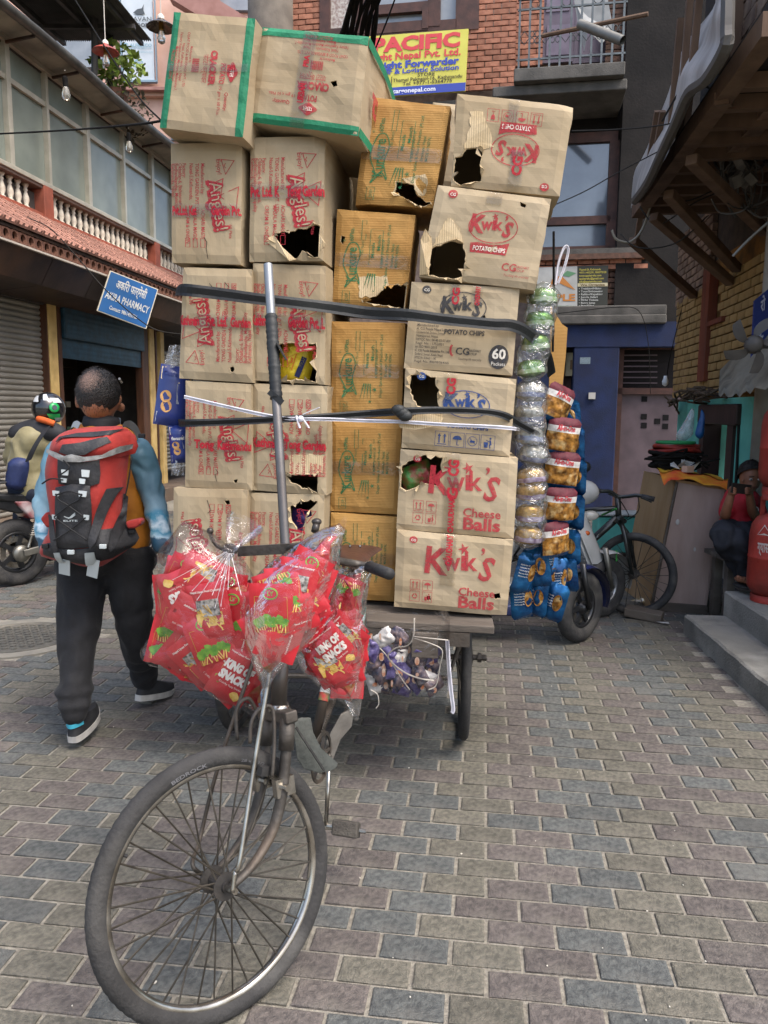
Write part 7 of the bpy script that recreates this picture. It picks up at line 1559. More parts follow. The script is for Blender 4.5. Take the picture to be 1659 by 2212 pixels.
for i, (p, c) in enumerate(((0, '#1d3a4c'), (.14, '#244c62'), (.17, '#a9c4cf'), (.24, '#3f86a0'), (.30, '#c3d3d8'), (.36, '#3c8aa6'), (.43, '#7f9fac'), (.62, '#5f8292'), (1, '#4f7686'))):
    e = _cr.color_ramp.elements[i] if i < 2 else _cr.color_ramp.elements.new(p); e.position = p; e.color = (*lin(c), 1)
for lab, ch in (('sleeve', [at(298, 978, 3.74), at(318, 1025, 3.74), at(332, 1080, 3.72), at(345, 1130, 3.66), at(352, 1178, 3.6)]), ('sleeve', [at(134, 980, 3.70), at(116, 1025, 3.68), at(100, 1085, 3.64), at(103, 1150, 3.58), at(104, 1180, 3.55)])):
    flesh(lab, [(ch, [.074, .066, .06, .054, .047], 1.)], slv, MAN, .011, 3, .010, .05)
flesh('trousers', [([at(160, 1210, 3.70), at(228, 1200, 3.72), at(295, 1210, 3.74)], [.10, .12, .10], .95), ([at(180, 1215, 3.70), at(174, 1300, 3.66), at(168, 1400, 3.58), at(162, 1490, 3.50), at(160, 1538, 3.46)], [.118, .108, .09, .074, .06], 1.), ([at(278, 1215, 3.74), at(286, 1300, 3.76), at(296, 1380, 3.82), at(308, 1435, 3.93), at(313, 1465, 3.98)], [.115, .102, .084, .074, .066], 1.), ('b', at(161, 1520, 3.47), .075, (1, 1, .45)), ('b', at(160, 1490, 3.5), .084, (1.05, 1, .4))], denimk, MAN, .012, 3, .012, .075)
whs_ = pm('shoe_sole', '#b3b0aa', '#9a9792', 20, .7); shk = pm('shoe_black', '#1c1c1e', '#28282a', 20, .7); shb = pm('shoe_cyan', '#3f9bb0', None, rough=.5); shg = pm('shoe_grey', '#8d9aa0', '#78858b', 15, .6)
def shoe(heel, dirv, pitch, nm, tp):
    d = V(dirv).normalized(); sd_ = V((d.y, -d.x, 0)); L_ = .29
    M = MX(((d.x, sd_.x, 0, heel.x), (d.y, sd_.y, 0, heel.y), (d.z, 0, 1, heel.z), (0, 0, 0, 1))) @ MX.Rotation(pitch, 4, 'Y')
    def ring(x):
        t = x/L_; return .038+.012*sin(pi*min(1, t*1.1))-.018*max(0, t-.8)/.2
    m = MB()
    def sole(u, v): a = 2*pi*u; x = L_*(.5-.5*cos(a)); w_ = ring(x)*(1 if sin(a) > 0 else -1)*abs(sin(a))**.45; return M @ V((x, w_*1.05, .032*v))
    m.sheet(sole, 32, 1, wrap=True); m.poly([sole(i/32, 0) for i in range(32)]); m.poly([sole(i/32, 1) for i in range(32)]); so_ = m.build('shoe', whs_, MAN, smooth=False)
    m = MB()
    def upper(u, v): a = 2*pi*u; x = L_*(.5-.5*cos(a)); hh = .075*(1-.55*min(1, max(0, (x-.08)/.17))); k = 1-.35*v*v; w_ = ring(x)*(1 if sin(a) > 0 else -1)*abs(sin(a))**.5*k; return M @ V((.145+(x-.145)*(1-.10*v), w_, .03+hh*v))
    m.sheet(upper, 32, 5, wrap=True); m.poly([upper(i/32, 1) for i in range(32)]); m.build('shoe_upper', tp, so_, smooth=True)
    m = MB(); m.sheet(lambda u, v: M @ V((-.004+.05*(2*u-1)**2, .043*(2*u-1), .075+.022*v)), 10, 1); m.build('heel_band', shb, so_, smooth=True)
hl = G(157, 1624); hl.z = .012
shoe(hl+V((0, .0, .03)), (.05, 1, 0), -.12, 'shoe', shk); h2 = G(305, 1536); shoe(h2+V((-.02, .0, .055)), (.42, .9, 0), .18, 'shoe', shk)
# glasses pushed up: small bright frame end
m = MB(); m.tube([at(258, 818, 3.72), at(263, 826, 3.78)], .006, 6); m.build('glasses_arm', chrome, MAN)
# ---- trekking backpack on his back
z3 = lambda x, y: (x/1.3825/1.82278, (1400+y/1.3825)/1.82278)
PKT = thing('backpack', 'red and black trekking backpack worn by the walking person', 'backpack', at(200, 1220, 3.45)); PY = 3.52
OUT = [z3(*p) for p in ((330, 425), (400, 400), (500, 388), (610, 385), (665, 385), (700, 440), (712, 500), (700, 560), (688, 700), (685, 860), (700, 960), (720, 1020), (690, 1060), (600, 1120), (540, 1150), (470, 1140), (400, 1120), (310, 1105), (250, 1080), (245, 1020), (280, 950), (300, 860), (280, 720), (268, 620), (290, 510), (310, 450))]
pl_ = [(p.x, p.z) for p in (at(x, y, PY) for x, y in OUT)]; pl_ = [(q.x, q.y) for q in catm([V(p) for p in pl_], 3, True)]
def ph(p): d = edist(p, pl_) if inpoly(p, pl_) else 0; q = min(1, d/.11); return .18*sqrt(max(0, 1-(1-q)**2))*(.94+.12*NZ.noise(V((p[0]*7, p[1]*7, 4))))
def infl(pl, hf, Y, back=.05, st=.022, seed=0):
    R_ = random.Random(seed); xs = [p[0] for p in pl]; zs_ = [p[1] for p in pl]; pts = list(pl); x = min(xs)
    while x < max(xs):
        z = min(zs_)
        while z < max(zs_):
            p = (x+R_.uniform(-.005, .005), z+R_.uniform(-.005, .005))
            if inpoly(p, pl) and edist(p, pl) > .007: pts.append(p)
            z += st
        x += st
    n = len(pl); vo, eo, fo, *_ = delaunay_2d_cdt([V(p) for p in pts], [(i, (i+1) % n) for i in range(n)], [], 1, 1e-5); m = MB()
    m.add([V((v.x, Y-hf((v.x, v.y)), v.y)) for v in vo], [tuple(f) for f in fo]); m.add([V((v.x, Y+back*min(1, hf((v.x, v.y))*8), v.y)) for v in vo], [tuple(f) for f in fo]); return m
pred = pm('pack_red_nylon', '#9e2a22', '#8a231d', 12, .7, bump=.25, bscale=35, sheen=.1); pblk = pm('pack_black_nylon', '#222224', '#2c2c2e', 20, .6, bump=.3, bscale=60); pgry = pm('pack_grey_trim', '#8a8a88', '#6a6a68', 30, .5, bump=.4, bscale=50); pslv = pm('pack_silver', '#a9b0b0', None, rough=.4)
infl(pl_, ph, PY).build('main_bag', pred, PKT, smooth=True)
def patch(name, pz, mt, off=.006, par=PKT, raise_=0., conv=z3):
    q = [at(*conv(*p), PY-.12) for p in pz]; pl = [(a.x, a.z) for a in q]; dens = []
    for i in range(len(pl)):
        a, b = pl[i], pl[(i+1) % len(pl)]; n = max(1, int(sqrt((a[0]-b[0])**2+(a[1]-b[1])**2)/.02)); dens += [(a[0]+(b[0]-a[0])*k/n, a[1]+(b[1]-a[1])*k/n) for k in range(n)]
    hf = lambda p: ph(p)+off+raise_*min(1, edist(p, dens)/.03)*(1 if inpoly(p, dens) else 0)
    n = len(dens); pts = list(dens); xs = [p[0] for p in dens]; zs_ = [p[1] for p in dens]; x = min(xs)
    while x < max(xs):
        z = min(zs_)
        while z < max(zs_):
            if inpoly((x, z), dens) and edist((x, z), dens) > .006: pts.append((x, z))
            z += .02
        x += .02
    vo, eo, fo, *_ = delaunay_2d_cdt([V(p) for p in pts], [(i, (i+1) % n) for i in range(n)], [], 1, 1e-5); m = MB()
    m.add([V((v.x, PY-hf((v.x, v.y)), v.y)) for v in vo], [tuple(f) for f in fo]); m.add([V((v.x, PY-hf((v.x, v.y))+.008, v.y)) for v in vo], [tuple(f) for f in fo])
    return m.build(name, mt, par, smooth=True)
patch('lid', ((318, 470), (345, 430), (420, 410), (520, 402), (640, 398), (690, 440), (706, 500), (690, 540), (640, 555), (580, 560), (500, 548), (420, 545), (350, 525), (298, 515)), pred, .01, raise_=.02)
patch('lid_panel', ((330, 470), (340, 440), (430, 420), (540, 412), (640, 402), (610, 430), (520, 440), (420, 440), (360, 445)), pblk, .036); patch('lid_pocket', ((365, 520), (380, 480), (470, 470), (560, 445), (600, 440), (620, 470), (560, 500), (500, 535), (430, 540)), pblk, .036)
patch('grey_trim', ((287, 505), (350, 520), (400, 540), (440, 530), (500, 545), (590, 535), (650, 495), (695, 485), (690, 510), (620, 545), (560, 562), (480, 572), (400, 570), (340, 545), (285, 522)), pgry, .05, raise_=.012)
patch('front_panel', ((345, 560), (400, 565), (480, 575), (560, 565), (565, 640), (560, 690), (520, 705), (400, 700), (350, 690), (345, 620)), pblk, .012, raise_=.01); patch('stow_panel', ((335, 710), (430, 690), (520, 700), (528, 800), (525, 900), (520, 1030), (430, 1040), (340, 1030), (330, 880)), pblk, .02, raise_=.02)
patch('lower_panel', ((255, 1020), (330, 1000), (340, 1035), (430, 1045), (520, 1035), (560, 940), (680, 940), (715, 1015), (690, 1055), (590, 1115), (470, 1135), (380, 1118), (300, 1100), (252, 1075)), pblk, .012, raise_=.012)
for pz, mt in ((((600, 720), (640, 725), (600, 850), (560, 1000), (530, 1040), (520, 990), (555, 850)), pblk), (((640, 760), (665, 780), (655, 900), (640, 1040), (620, 1060), (618, 960), (635, 860)), pblk), (((300, 850), (330, 870), (360, 1040), (340, 1060), (310, 960)), pblk), (((335, 1055), (365, 1055), (370, 1120), (332, 1120)), pslv), (((498, 1058), (545, 1055), (535, 1130), (488, 1135)), pslv)): patch('webbing', pz, mt, .045)
for (x0, y0, x1, y1) in ((388, 610, 425, 642), (490, 612, 530, 652), (385, 655, 415, 680), (480, 658, 510, 688), (335, 722, 372, 752), (478, 722, 520, 755), (330, 850, 356, 878), (500, 850, 528, 880)): patch('silver_loop', ((x0, y0), (x1, y0+4), (x1-3, y1), (x0+3, y1-3)), pslv, .052)
cordm = pm('pack_cord', '#151516', None, rough=.7)
def pline(name, pz, r, mt, off=.052):
    P = [at(*z3(*p), PY-.12) for p in pz]; P = catm([V((p.x, PY-ph((p.x, p.z))-off, p.z)) for p in P], 6); m = MB(); m.tube(P, r, 6); return m.build(name, mt, PKT, smooth=True)
for pz in ([(355, 738), (370, 770), (420, 800), (500, 860)], [(498, 738), (480, 770), (425, 800), (345, 862)], [(360, 745), (430, 725), (500, 745)], [(345, 865), (420, 920), (520, 985)], [(512, 865), (430, 930), (345, 985)], [(265, 690), (330, 660), (400, 665)], [(400, 560), (430, 600), (380, 640)], [(690, 560), (670, 700), (650, 790)]): pline('elastic_cord', pz, .0035, cordm)
PKmap = lambda x, y: (lambda p: V((p.x, PY-ph((p.x, p.z))-.048, p.z)))(at(*z3(x, 1000-y), PY-.12))
m = MB(); letter(m, PKmap, 'ELITE', 428, 112, 13, width=76, bold=.02)
for k in range(3): outline(m, PKmap, [(395+10*k, 140-6*k), (420+8*k, 130+2*k), (455, 160-6*k)], 4, False)
m.build('logo_print', pslv, PKT, fix=False)
for pz in (((215, 890), (250, 850), (285, 880), (288, 930), (250, 940)), ((680, 905), (760, 890), (770, 915), (740, 940), (690, 945))): 
    q = [at(*z3(*p), PY-.05) for p in pz]; m = MB(); m.prism(q, V((0, .07, 0))); m.build('side_pocket', pred, PKT, bevel=.01)
for sx, pts in ((1, [(668, 378), (700, 372), (735, 400), (755, 440)]), (-1, [(430, 385), (410, 372), (392, 380), (385, 400)])):
    P = catm([at(*z3(*p), 3.56+.05*i) for i, p in enumerate(pts)], 5); m = MB(); n = len(P)-1
    m.sheet(lambda u, v: P[int(round(u*n))]+V((.028*(v-.5)*.8, -.02*(v-.5), .03*(v-.5))), n, 2); m.sheet(lambda u, v: P[int(round(u*n))]+V((.028*(v-.5)*.8, .006-.02*(v-.5), .03*(v-.5))), n, 2); m.build('shoulder_strap', pslv, PKT, smooth=True)
for x0, x1, y1 in ((332, 370, 1192), (482, 545, 1205)):
    a, b = at(*z3((x0+x1)/2, 1110), PY-.15), at(*z3((x0+x1)/2-(0 if x0 < 400 else 14), y1), PY-.12); m = MB(); m.bar(a, b, .05, .004, (0, -1, 0)); m.build('strap_tail', pslv, PKT)
for p in ((430, 1050), (600, 1020), (290, 1020), (690, 970), (745, 440-0)): m = MB(); q = at(*z3(*p), PY-.1); m.box(V((q.x, PY-ph((q.x, q.z))-.03, q.z)), (.03, .014, .02)); m.build('buckle', pslv if p[0] in (430, 600) else cordm, PKT, bevel=.003)
# ---- motorcycle rider at the left
mz = lambda x, y: (x/3.6657, 548.6+y/3.6657); mY = 6.95
RD = thing('person', 'person in khaki jacket, black yoke and helmet astride the motorcycle', 'person', at(70, 1230, mY))
khk = pm('khaki_jacket', '#8a8260', '#7a7254', 8, .6, bump=.3, bscale=30, sheen=.1); yok = pm('jacket_black', '#1f2024', '#26272c', 12, .7); jean = pm('dark_jeans', '#1b2230', '#222a3a', 20, .8)
hh = at(*mz(385, 1235), 7.0)
flesh('body', [('b', hh, .105, (.9, 1, 1.15)), ([hh+V((0, 0, -.08)), at(*mz(330, 1400), mY)], [.06, .065], 1), ([at(*mz(270, 1450), mY), at(*mz(250, 1800), mY)], [.14, .14], .8), ('b', at(150, 1000, 7.5), .045, (1, 1, 1)), ('b', at(20, 1000, 7.5), .045, (1, 1, 1))], skin, RD, .016, 3)
flesh('jacket', [([at(*mz(150, 1440), mY), at(*mz(300, 1400), mY), at(*mz(450, 1440), mY)], [.085, .1, .085], 1), ([at(*mz(275, 1480), mY), at(*mz(250, 1640), mY), at(*mz(240, 1820), mY)], [.185, .2, .2], .75), ([at(*mz(135, 1450), mY), at(*mz(95, 1600), mY+.05), at(28, 1000, 7.4)], [.085, .075, .055], 1), ([at(*mz(460, 1450), mY), at(*mz(480, 1600), mY+.05), at(150, 1000, 7.4)], [.085, .075, .055], 1)], khk, RD, .018, 5, .016, .10)
flesh('jacket_yoke', [([at(*mz(140, 1425), mY-.015), at(*mz(300, 1385), mY-.015), at(*mz(460, 1425), mY-.015)], [.085, .098, .085], 1), ([at(*mz(230, 1420), mY-.02), at(*mz(400, 1410), mY-.02)], [.105, .105], .9)], yok, RD, .018, 4)
flesh('trousers', [([at(*mz(230, 1840), mY), at(*mz(300, 1880), mY), at(*mz(360, 1900), mY)], [.19, .18, .15], .8), ([at(*mz(300, 1880), mY), at(105, 1090, 7.25), at(112, 1180, 7.2)], [.13, .09, .07], 1), ([at(*mz(220, 1880), mY), at(50, 1090, 7.5), at(40, 1190, 7.4)], [.13, .09, .07], 1)], jean, RD, .018, 4)
for x, y in ((112, 1200), (40, 1210)): m = MB(); m.ball(at(x, y, 7.2), .07, 10, 6, (.8, 1.5, .7)); m.build('shoe', shk, RD, smooth=True)
hb_ = pm('helmet_black', '#17181a', '#1f2022', 5, .12, coat=.8); hw = pm('helmet_white', '#b5b8ba', None, rough=.2, coat=.5); hg = pm('helmet_green', '#1f9a4e', None, rough=.2, coat=.5)
def hel(r, sx=1.): return lambda u, v: hh+V((0, 0, .01))+V((r*sin(pi*v*.80)*cos(2*pi*u), 1.08*r*sin(pi*v*.80)*sin(2*pi*u), 1.05*r*cos(pi*v*.80)))
m = MB(); m.sheet(hel(.142), 32, 18, wrap=True); hlm = m.build('helmet', hb_, RD, smooth=True)
def hpatch(nm, u0, u1, v0, v1, mt, sk=0.): m = MB(); m.sheet(lambda a, b: hel(.1445)(u0+(u1-u0)*a+sk*b, v0+(v1-v0)*b), 8, 6); m.build(nm, mt, hlm, smooth=True)
hpatch('helmet_stripe', .60, .68, .28, .46, hw, .04); hpatch('helmet_stripe', .74, .80, .22, .42, hw, .03); hpatch('helmet_stripe', .84, .95, .35, .48, hw, .03); hpatch('helmet_flash', .80, .93, .74, .88, hg, .03); hpatch('helmet_flash', .88, .99, .84, .95, hw, .02)
c = hel(.145)(.87, .60); n_ = (c-hh).normalized(); M = MX.Translation(c) @ n_.to_track_quat('Z', 'Y').to_matrix().to_4x4(); MB().lathe([(.04, -.005), (.045, .008), (.03, .014), (.001, .014)], 18, M).build('visor_pivot', hg, hlm, smooth=True); MB().lathe([(.022, .013), (.022, .018), (.001, .018)], 14, M).build('pivot_cap', hb_, hlm)
m = MB(); m.tube(catm([at(*mz(300, 1305), 6.86), at(*mz(360, 1320), 6.84), at(*mz(430, 1345), 6.86)], 4), .028, 8); m.build('neck_scarf', pm('orange_scarf', '#c45a24', '#a84a1c', 20, .8), RD, smooth=True)
t = thing('crossbody_bag', 'dark blue crossbody bag on the back of the motorcycle rider', 'bag', at(38, 1055, 6.68)); nb_ = pm('navy_nylon', '#24305a', '#1c2648', 10, .6, bump=.4, bscale=40)
q = [mz(*p) for p in ((75, 1640), (140, 1610), (220, 1630), (232, 1680), (215, 1780), (190, 1850), (120, 1870), (50, 1830), (60, 1730))]; pl2 = [(p.x, p.z) for p in (at(*k, 6.72) for k in q)]; pl2 = [(k.x, k.y) for k in catm([V(p) for p in pl2], 3, True)]
infl(pl2, lambda p: .09*sqrt(max(0, 1-(1-min(1, edist(p, pl2)/.06))**2)) if inpoly(p, pl2) else 0, 6.72, .03, .03).build('bag_body', nb_, t, smooth=True)
m = MB(); P = catm([at(*mz(225, 1640), 6.70), at(*mz(270, 1540), 6.68), at(*mz(330, 1440), 6.7), at(*mz(380, 1370), 6.8)], 5); n = len(P)-1; m.sheet(lambda u, v: P[int(round(u*n))]+V((.06*(v-.5), -.01, .03*(v-.5))), n, 2); m.sheet(lambda u, v: P[int(round(u*n))]+V((.06*(v-.5), -.004, .03*(v-.5))), n, 2); m.build('bag_strap', yok, t, smooth=True)
# ---- boy with a phone on the right
qz = lambda x, y: ((2000+x/1.62)/1.82278, (1500+y/1.62)/1.82278); bY = 5.75
BY = thing('person', 'person in red polo shirt sitting and holding a phone sideways beside the cylinders', 'person', at(*qz(1500, 1330), bY))
bh = at(*qz(1548, 612), bY); skb = pm('skin_tan', '#8a5d45', '#7a4f3a', 14, .5); P = lambda x, y, Y=bY: at(*qz(x, y), Y)
flesh('body', [('b', bh+V((0, 0, -.005)), .088, (.88, .98, 1.2)), ('b', bh+V((-.01, -.045, -.06)), .05, (.9, .9, .9)), ([bh+V((0, 0, -.09)), P(1520, 720), P(1500, 760)], [.045, .048, .06], 1), ([P(1490, 760), P(1470, 920)], [.12, .12], .8),
    ([P(1410, 780), P(1385, 860, bY-.15), P(1400, 800, bY-.22), P(1425, 720, bY-.25)], [.045, .038, .034, .026], 1), ([P(1570, 790), P(1600, 880, bY-.1), P(1560, 830, bY-.2), P(1540, 720, bY-.25)], [.045, .04, .035, .026], 1),
    ('b', P(1430, 700, bY-.26), .034, (.9, .6, 1.1)), ('b', P(1540, 705, bY-.26), .034, (.9, .6, 1.1)), ('b', P(1500, 640, bY-.085), .014, (1, 1, 1.2)), ('b', P(1598, 610), .02, (.5, .8, 1.2))], skb, BY, .009, 3)
for hx, s in ((1420, 1), (1548, -1)):
    for k in range(4): m = MB(); m.tube(catm([P(hx-6*s, 690+9*k, bY-.275), P(hx+18*s, 682+11*k, bY-.305), P(hx+34*s, 690+9*k, bY-.30)], 4), [.0085]*9, 7); m.build('finger', skb, BY, smooth=True)
    m = MB(); m.tube(catm([P(hx, 715, bY-.26), P(hx+22*s, 722, bY-.29), P(hx+40*s, 712, bY-.285)], 4), .0095, 7); m.build('thumb', skb, BY, smooth=True)
m = MB()
def bhr(u, v): a = 2*pi*u; r = .098*(1+.04*NZ.noise(V((cos(a)*5, sin(a)*5, v*8)))); t = v*pi*(.5+.16*sin(a)); return bh+V((0, .006, .018))+V((r*.92*sin(t)*cos(a), r*1.02*sin(t)*sin(a), r*1.12*cos(t)))
m.sheet(bhr, 30, 12, wrap=True); m.build('hair', hair, BY, smooth=True); m = MB()
for i in range(500): u, v = R_.random(), .05+.9*R_.random(); p = bhr(u, v); q = bhr(u+R_.uniform(-.03, .03), v+.12); n_ = (p-bh).normalized(); m.add([p, p+n_.cross(q-p).normalized()*.005, q+n_*R_.uniform(.004, .016)], [(0, 1, 2)])
tag(m.build('hair_strands', hair, BY), kind='stuff')
for s in (-1, 1): m = MB(); m.ball(bh+V((.032*s-.005, -.083, -.012)), .011, 8, 6, (1.3, .6, .8)); m.build('eye', pm('eye_white', '#b5aea6'), BY); m = MB(); m.ball(bh+V((.032*s-.005, -.0885, -.014)), .0055, 8, 6); m.build('pupil', hair, BY); m = MB(); m.bar(bh+V((.032*s-.022, -.09, .008)), bh+V((.032*s+.014, -.09, .01)), .006, .005); m.build('eyebrow', hair, BY)
m = MB(); m.bar(bh+V((-.025, -.092, -.068)), bh+V((.02, -.092, -.067)), .007, .008); m.build('mouth', pm('lip', '#5c2e28'), BY)
redp = pm('red_polo', '#b01f2a', '#981a24', 10, .75, bump=.2, bscale=60)
flesh('shirt', [([P(1415, 775), P(1490, 745), P(1570, 775)], [.065, .075, .07], 1), ([P(1490, 770), P(1475, 850), P(1470, 930)], [.135, .135, .145], .75), ([P(1408, 780), P(1392, 840, bY-.08)], [.062, .06], 1), ([P(1578, 790), P(1600, 850, bY-.06)], [.062, .06], 1)], redp, BY, .011, 4, .008, .07)
m = MB(); m.tube(catm([P(1465, 742, bY-.07), P(1490, 770, bY-.1), P(1510, 790, bY-.11), P(1530, 765, bY-.1), P(1545, 740, bY-.06)], 4), .010, 6); m.build('collar', pm('polo_white', '#b9b4b0'), BY, smooth=True)
m = MB(); f = frame_map(P(1580, 822, bY-.13), (1, 0, 0), (0, 0, 1)); outline(m, f, ell(0, 0, .02, .022, 16), .006); flat(m, f, ell(0, 0, .006, .007, 10)); m.build('badge', pm('polo_white', '#b9b4b0'), BY)
flesh('trousers', [([P(1400, 950), P(1480, 950), P(1560, 950)], [.09, .11, .09], 1), ([P(1420, 950), P(1370, 990, bY-.3), P(1440, 1120, bY-.2), P(1500, 1230, bY-.25)], [.095, .085, .07, .06], 1), ([P(1540, 960), P(1480, 1010, bY-.32), P(1510, 1150, bY-.3), P(1530, 1260, bY-.3)], [.095, .085, .07, .06], 1)], pm('black_jeans', '#181a20', '#20232b', 20, .8), BY, .012, 4, .02, .08)
for x, y in ((1495, 1265),): 
    m = MB(); m.ball(P(x, y, bY-.33), .045, 12, 8, (1.1, 1.7, .55)); m.build('foot', skb, BY, smooth=True)
    for k in range(4): m = MB(); m.ball(P(x-26+16*k, y-14+10*k, bY-.41), .013, 8, 6); m.build('toe', skb, BY, smooth=True)
    m = MB(); m.ball(P(x+5, y+40, bY-.33), .055, 12, 6, (1.2, 1.8, .3)); m.build('sandal', rubb, BY, smooth=True)
t = thing('mobile_phone', 'dark phone held sideways by the person in red', 'phone', P(1485, 690, bY-.3)); m = MB(); m.box(P(1487, 688, bY-.3), (.15, .009, .072), RZ(0, .1, .12)); m.build('phone_body', pm('phone_dark', '#1f1a18', '#2a2421', 8, .35), t, bevel=.004); m = MB(); m.lathe([(.008, 0), (.008, .003), (.001, .003)], 10, MX.Translation(P(1530, 680, bY-.307)) @ MX.Rotation(pi/2, 4, 'X')); m.build('camera_lens', cordm, t)
# ================================================================ MOTORCYCLE, SCOOTERS, BICYCLE
def disc_wheel(par, C, a, R, r, rimm, spokes=5, rimfill=.62, tyr=None, hubm=None):
    a = V(a).normalized(); u = V((0, 0, 1)); u = (u-a*u.dot(a)).normalized(); d = u.cross(a); P = lambda t, rad, x: C+(d*cos(t)+u*sin(t))*rad+a*x
    m = MB(); pf = [(R-2.2*r, r*.6), (R-1.5*r, r), (R-.7*r, r*.95), (R-.15*r, r*.6), (R, 0), (R-.15*r, -r*.6), (R-.7*r, -r*.95), (R-1.5*r, -r), (R-2.2*r, -r*.6)]
    m.sheet(lambda i, j: P(2*pi*i, pf[int(round(j*8))][0]-(.004 if int(round(i*60)) % 3 == 0 and 2 < j*8 < 6 else 0), pf[int(round(j*8))][1]), 60, 8, wrap=True); w_ = m.build('wheel', tyr or rubb2, par, smooth=True)
    Rr = R-2.2*r; M = MX(((d.x, u.x, a.x, C.x), (d.y, u.y, a.y, C.y), (d.z, u.z, a.z, C.z), (0, 0, 0, 1))); m = MB()
    m.lathe([(Rr*.86, -r*.5), (Rr, -r*.62), (Rr+.004, -r*.4), (Rr+.004, r*.4), (Rr, r*.62), (Rr*.86, r*.5), (Rr*.84, 0)], 32, M, cap=False); m.build('rim', rimm, w_, smooth=True)
    for k in range(spokes):
        t = 2*pi*k/spokes; m = MB(); m.bar(P(t, .03, r*.25), P(t, Rr*.88, r*.3), .035*(R/.25), r*.35, a); m.build('rim_spoke', rimm, w_)
    m = MB(); m.lathe([(.001, -r*1.1), (.025, -r*1.1), (.05, -r*.5), (.05, r*.5), (.03, r*.8), (.03, r*1.1), (.001, r*1.1)], 16, M); m.build('hub', hubm or rimm, w_, smooth=True)
    m = MB(); m.lathe([(Rr*.5, r*.15), (Rr*.78, r*.18), (Rr*.78, r*.12), (Rr*.5, r*.1)], 24, M, cap=False); m.build('brake_disc', chrome, w_)
    return w_
rubb2 = pm('moto_tyre', '#2b2b2c', '#3a3938', 12, .8, bump=.5, bscale=70, dirt='#5f5b55', dscale=6, damt=.5)
blk2 = pm('moto_black', '#18191b', '#222325', 8, .4, coat=.3); alu2 = pm('cast_alu', '#8a8880', '#6f6d66', 12, .4, .7); rdl = pm('tail_red', '#8f1218', '#a8252a', 12, .15, coat=.8); nav = pm('navy_paint', '#141c40', '#1a244c', 5, .25, coat=.7); wpt = pm('white_paint', '#b9bab8', '#a9aaa8', 5, .25, coat=.6)
# motorcycle under the rider, front wheel away from us
MO = thing('motorcycle', 'black motorcycle with red tail light and number plate at the left edge', 'motorcycle', G(25, 1268)); rw = G(38, 1264); fd = V((.62, .78, 0)).normalized(); sd3 = V((fd.y, -fd.x, 0)); rw.z = .305
disc_wheel(MO, rw, sd3, .305, .055, blk2, 5); fw_ = rw+fd*1.28; disc_wheel(MO, fw_, sd3, .30, .045, blk2, 5)
MP = lambda x, y, z: rw+fd*x+sd3*y+V((0, 0, z-.305))
def solid(par, nm, prof, w_, mt, y0=0., bev=.02):
    m = MB(); m.prism([MP(x, y0-w_/2, z) for x, z in prof], sd3*w_); return m.build(nm, mt, par, bevel=bev)
solid(MO, 'seat', [(-.25, .86), (.1, .83), (.5, .80), (.62, .88), (.6, .74), (.0, .76), (-.22, .80)], .24, blk2); solid(MO, 'tail_cowl', [(-.42, .88), (-.2, .86), (.4, .78), (.4, .68), (.0, .66), (-.3, .76)], .2, blk2); solid(MO, 'side_panel', [(-.05, .78), (.35, .76), (.42, .62), (.1, .6)], .25, pm('moto_red', '#7d1a20', '#b5b5b5', 6, .3, coat=.5)); solid(MO, 'fuel_tank', [(.55, .86), (.7, 1.0), (.95, 1.0), (1.05, .9), (.95, .74), (.55, .74)], .3, blk2, 0, .05)
solid(MO, 'engine', [(.42, .6), (.85, .62), (.92, .3), (.5, .25)], .28, alu2); solid(MO, 'tail_light', [(-.47, .88), (-.40, .90), (-.38, .80), (-.45, .80)], .16, rdl); solid(MO, 'rear_fender', [(-.42, .80), (-.30, .76), (-.36, .48), (-.46, .42), (-.48, .5)], .17, blk2)
m = MB(); m.prism([MP(-.475, y, z) for y, z in ((-.1, .70), (.1, .70), (.1, .56), (-.1, .56))], -fd*.01); m.build('number_plate', pm('plate_pink', '#b59a98', '#c9b8b5', 12, .4), MO); m = MB(); f = lambda x, y: MP(-.492, x, y); letter(m, f, 'बा ९२', 0, .645, .05, bold=.02); letter(m, f, '४०१०', 0, .575, .06, bold=.02); m.build('plate_lettering', pm('plate_red', '#8d2226'), MO, fix=False)
for y in (-.17, .17): m = MB(); m.ball(MP(-.38, y, .72), .035, 10, 6, (1, 1, .8)); m.build('turn_signal', pm('signal_clear', '#b5b0a8', '#c98a4a', 15, .15, coat=.5), MO, smooth=True)
for y in (-.15, .15):
    m = MB(); m.bar(MP(0, y, .31), MP(.5, y, .38), .03, .06); m.build('swingarm', alu2, MO, bevel=.006)
    m = MB(); a, b = MP(.04, y, .36), MP(.18, y, .72); m.cyl(a, b, .014, 8); [m.tube([a.lerp(b, .3+.05*k)+V((.024*cos(q), .024*sin(q), 0)) for q in (0, 1.57, 3.14, 4.71)], .006, 5, closed=True) for k in range(12)]; m.build('shock_absorber', chrome, MO)
    m = MB(); m.cyl(MP(1.28, y*.6, .3), MP(1.1, y*.6, .95), .02, 8); m.build('fork_leg', chrome, MO)
m = MB(); m.lathe([(.04, 0), (.075, .015), (.075, .05), (.03, .06)], 18, MX.Translation(MP(0, .075, .305)) @ sd3.to_track_quat('Z', 'Y').to_matrix().to_4x4()); m.build('sprocket_hub', alu2, MO, smooth=True)
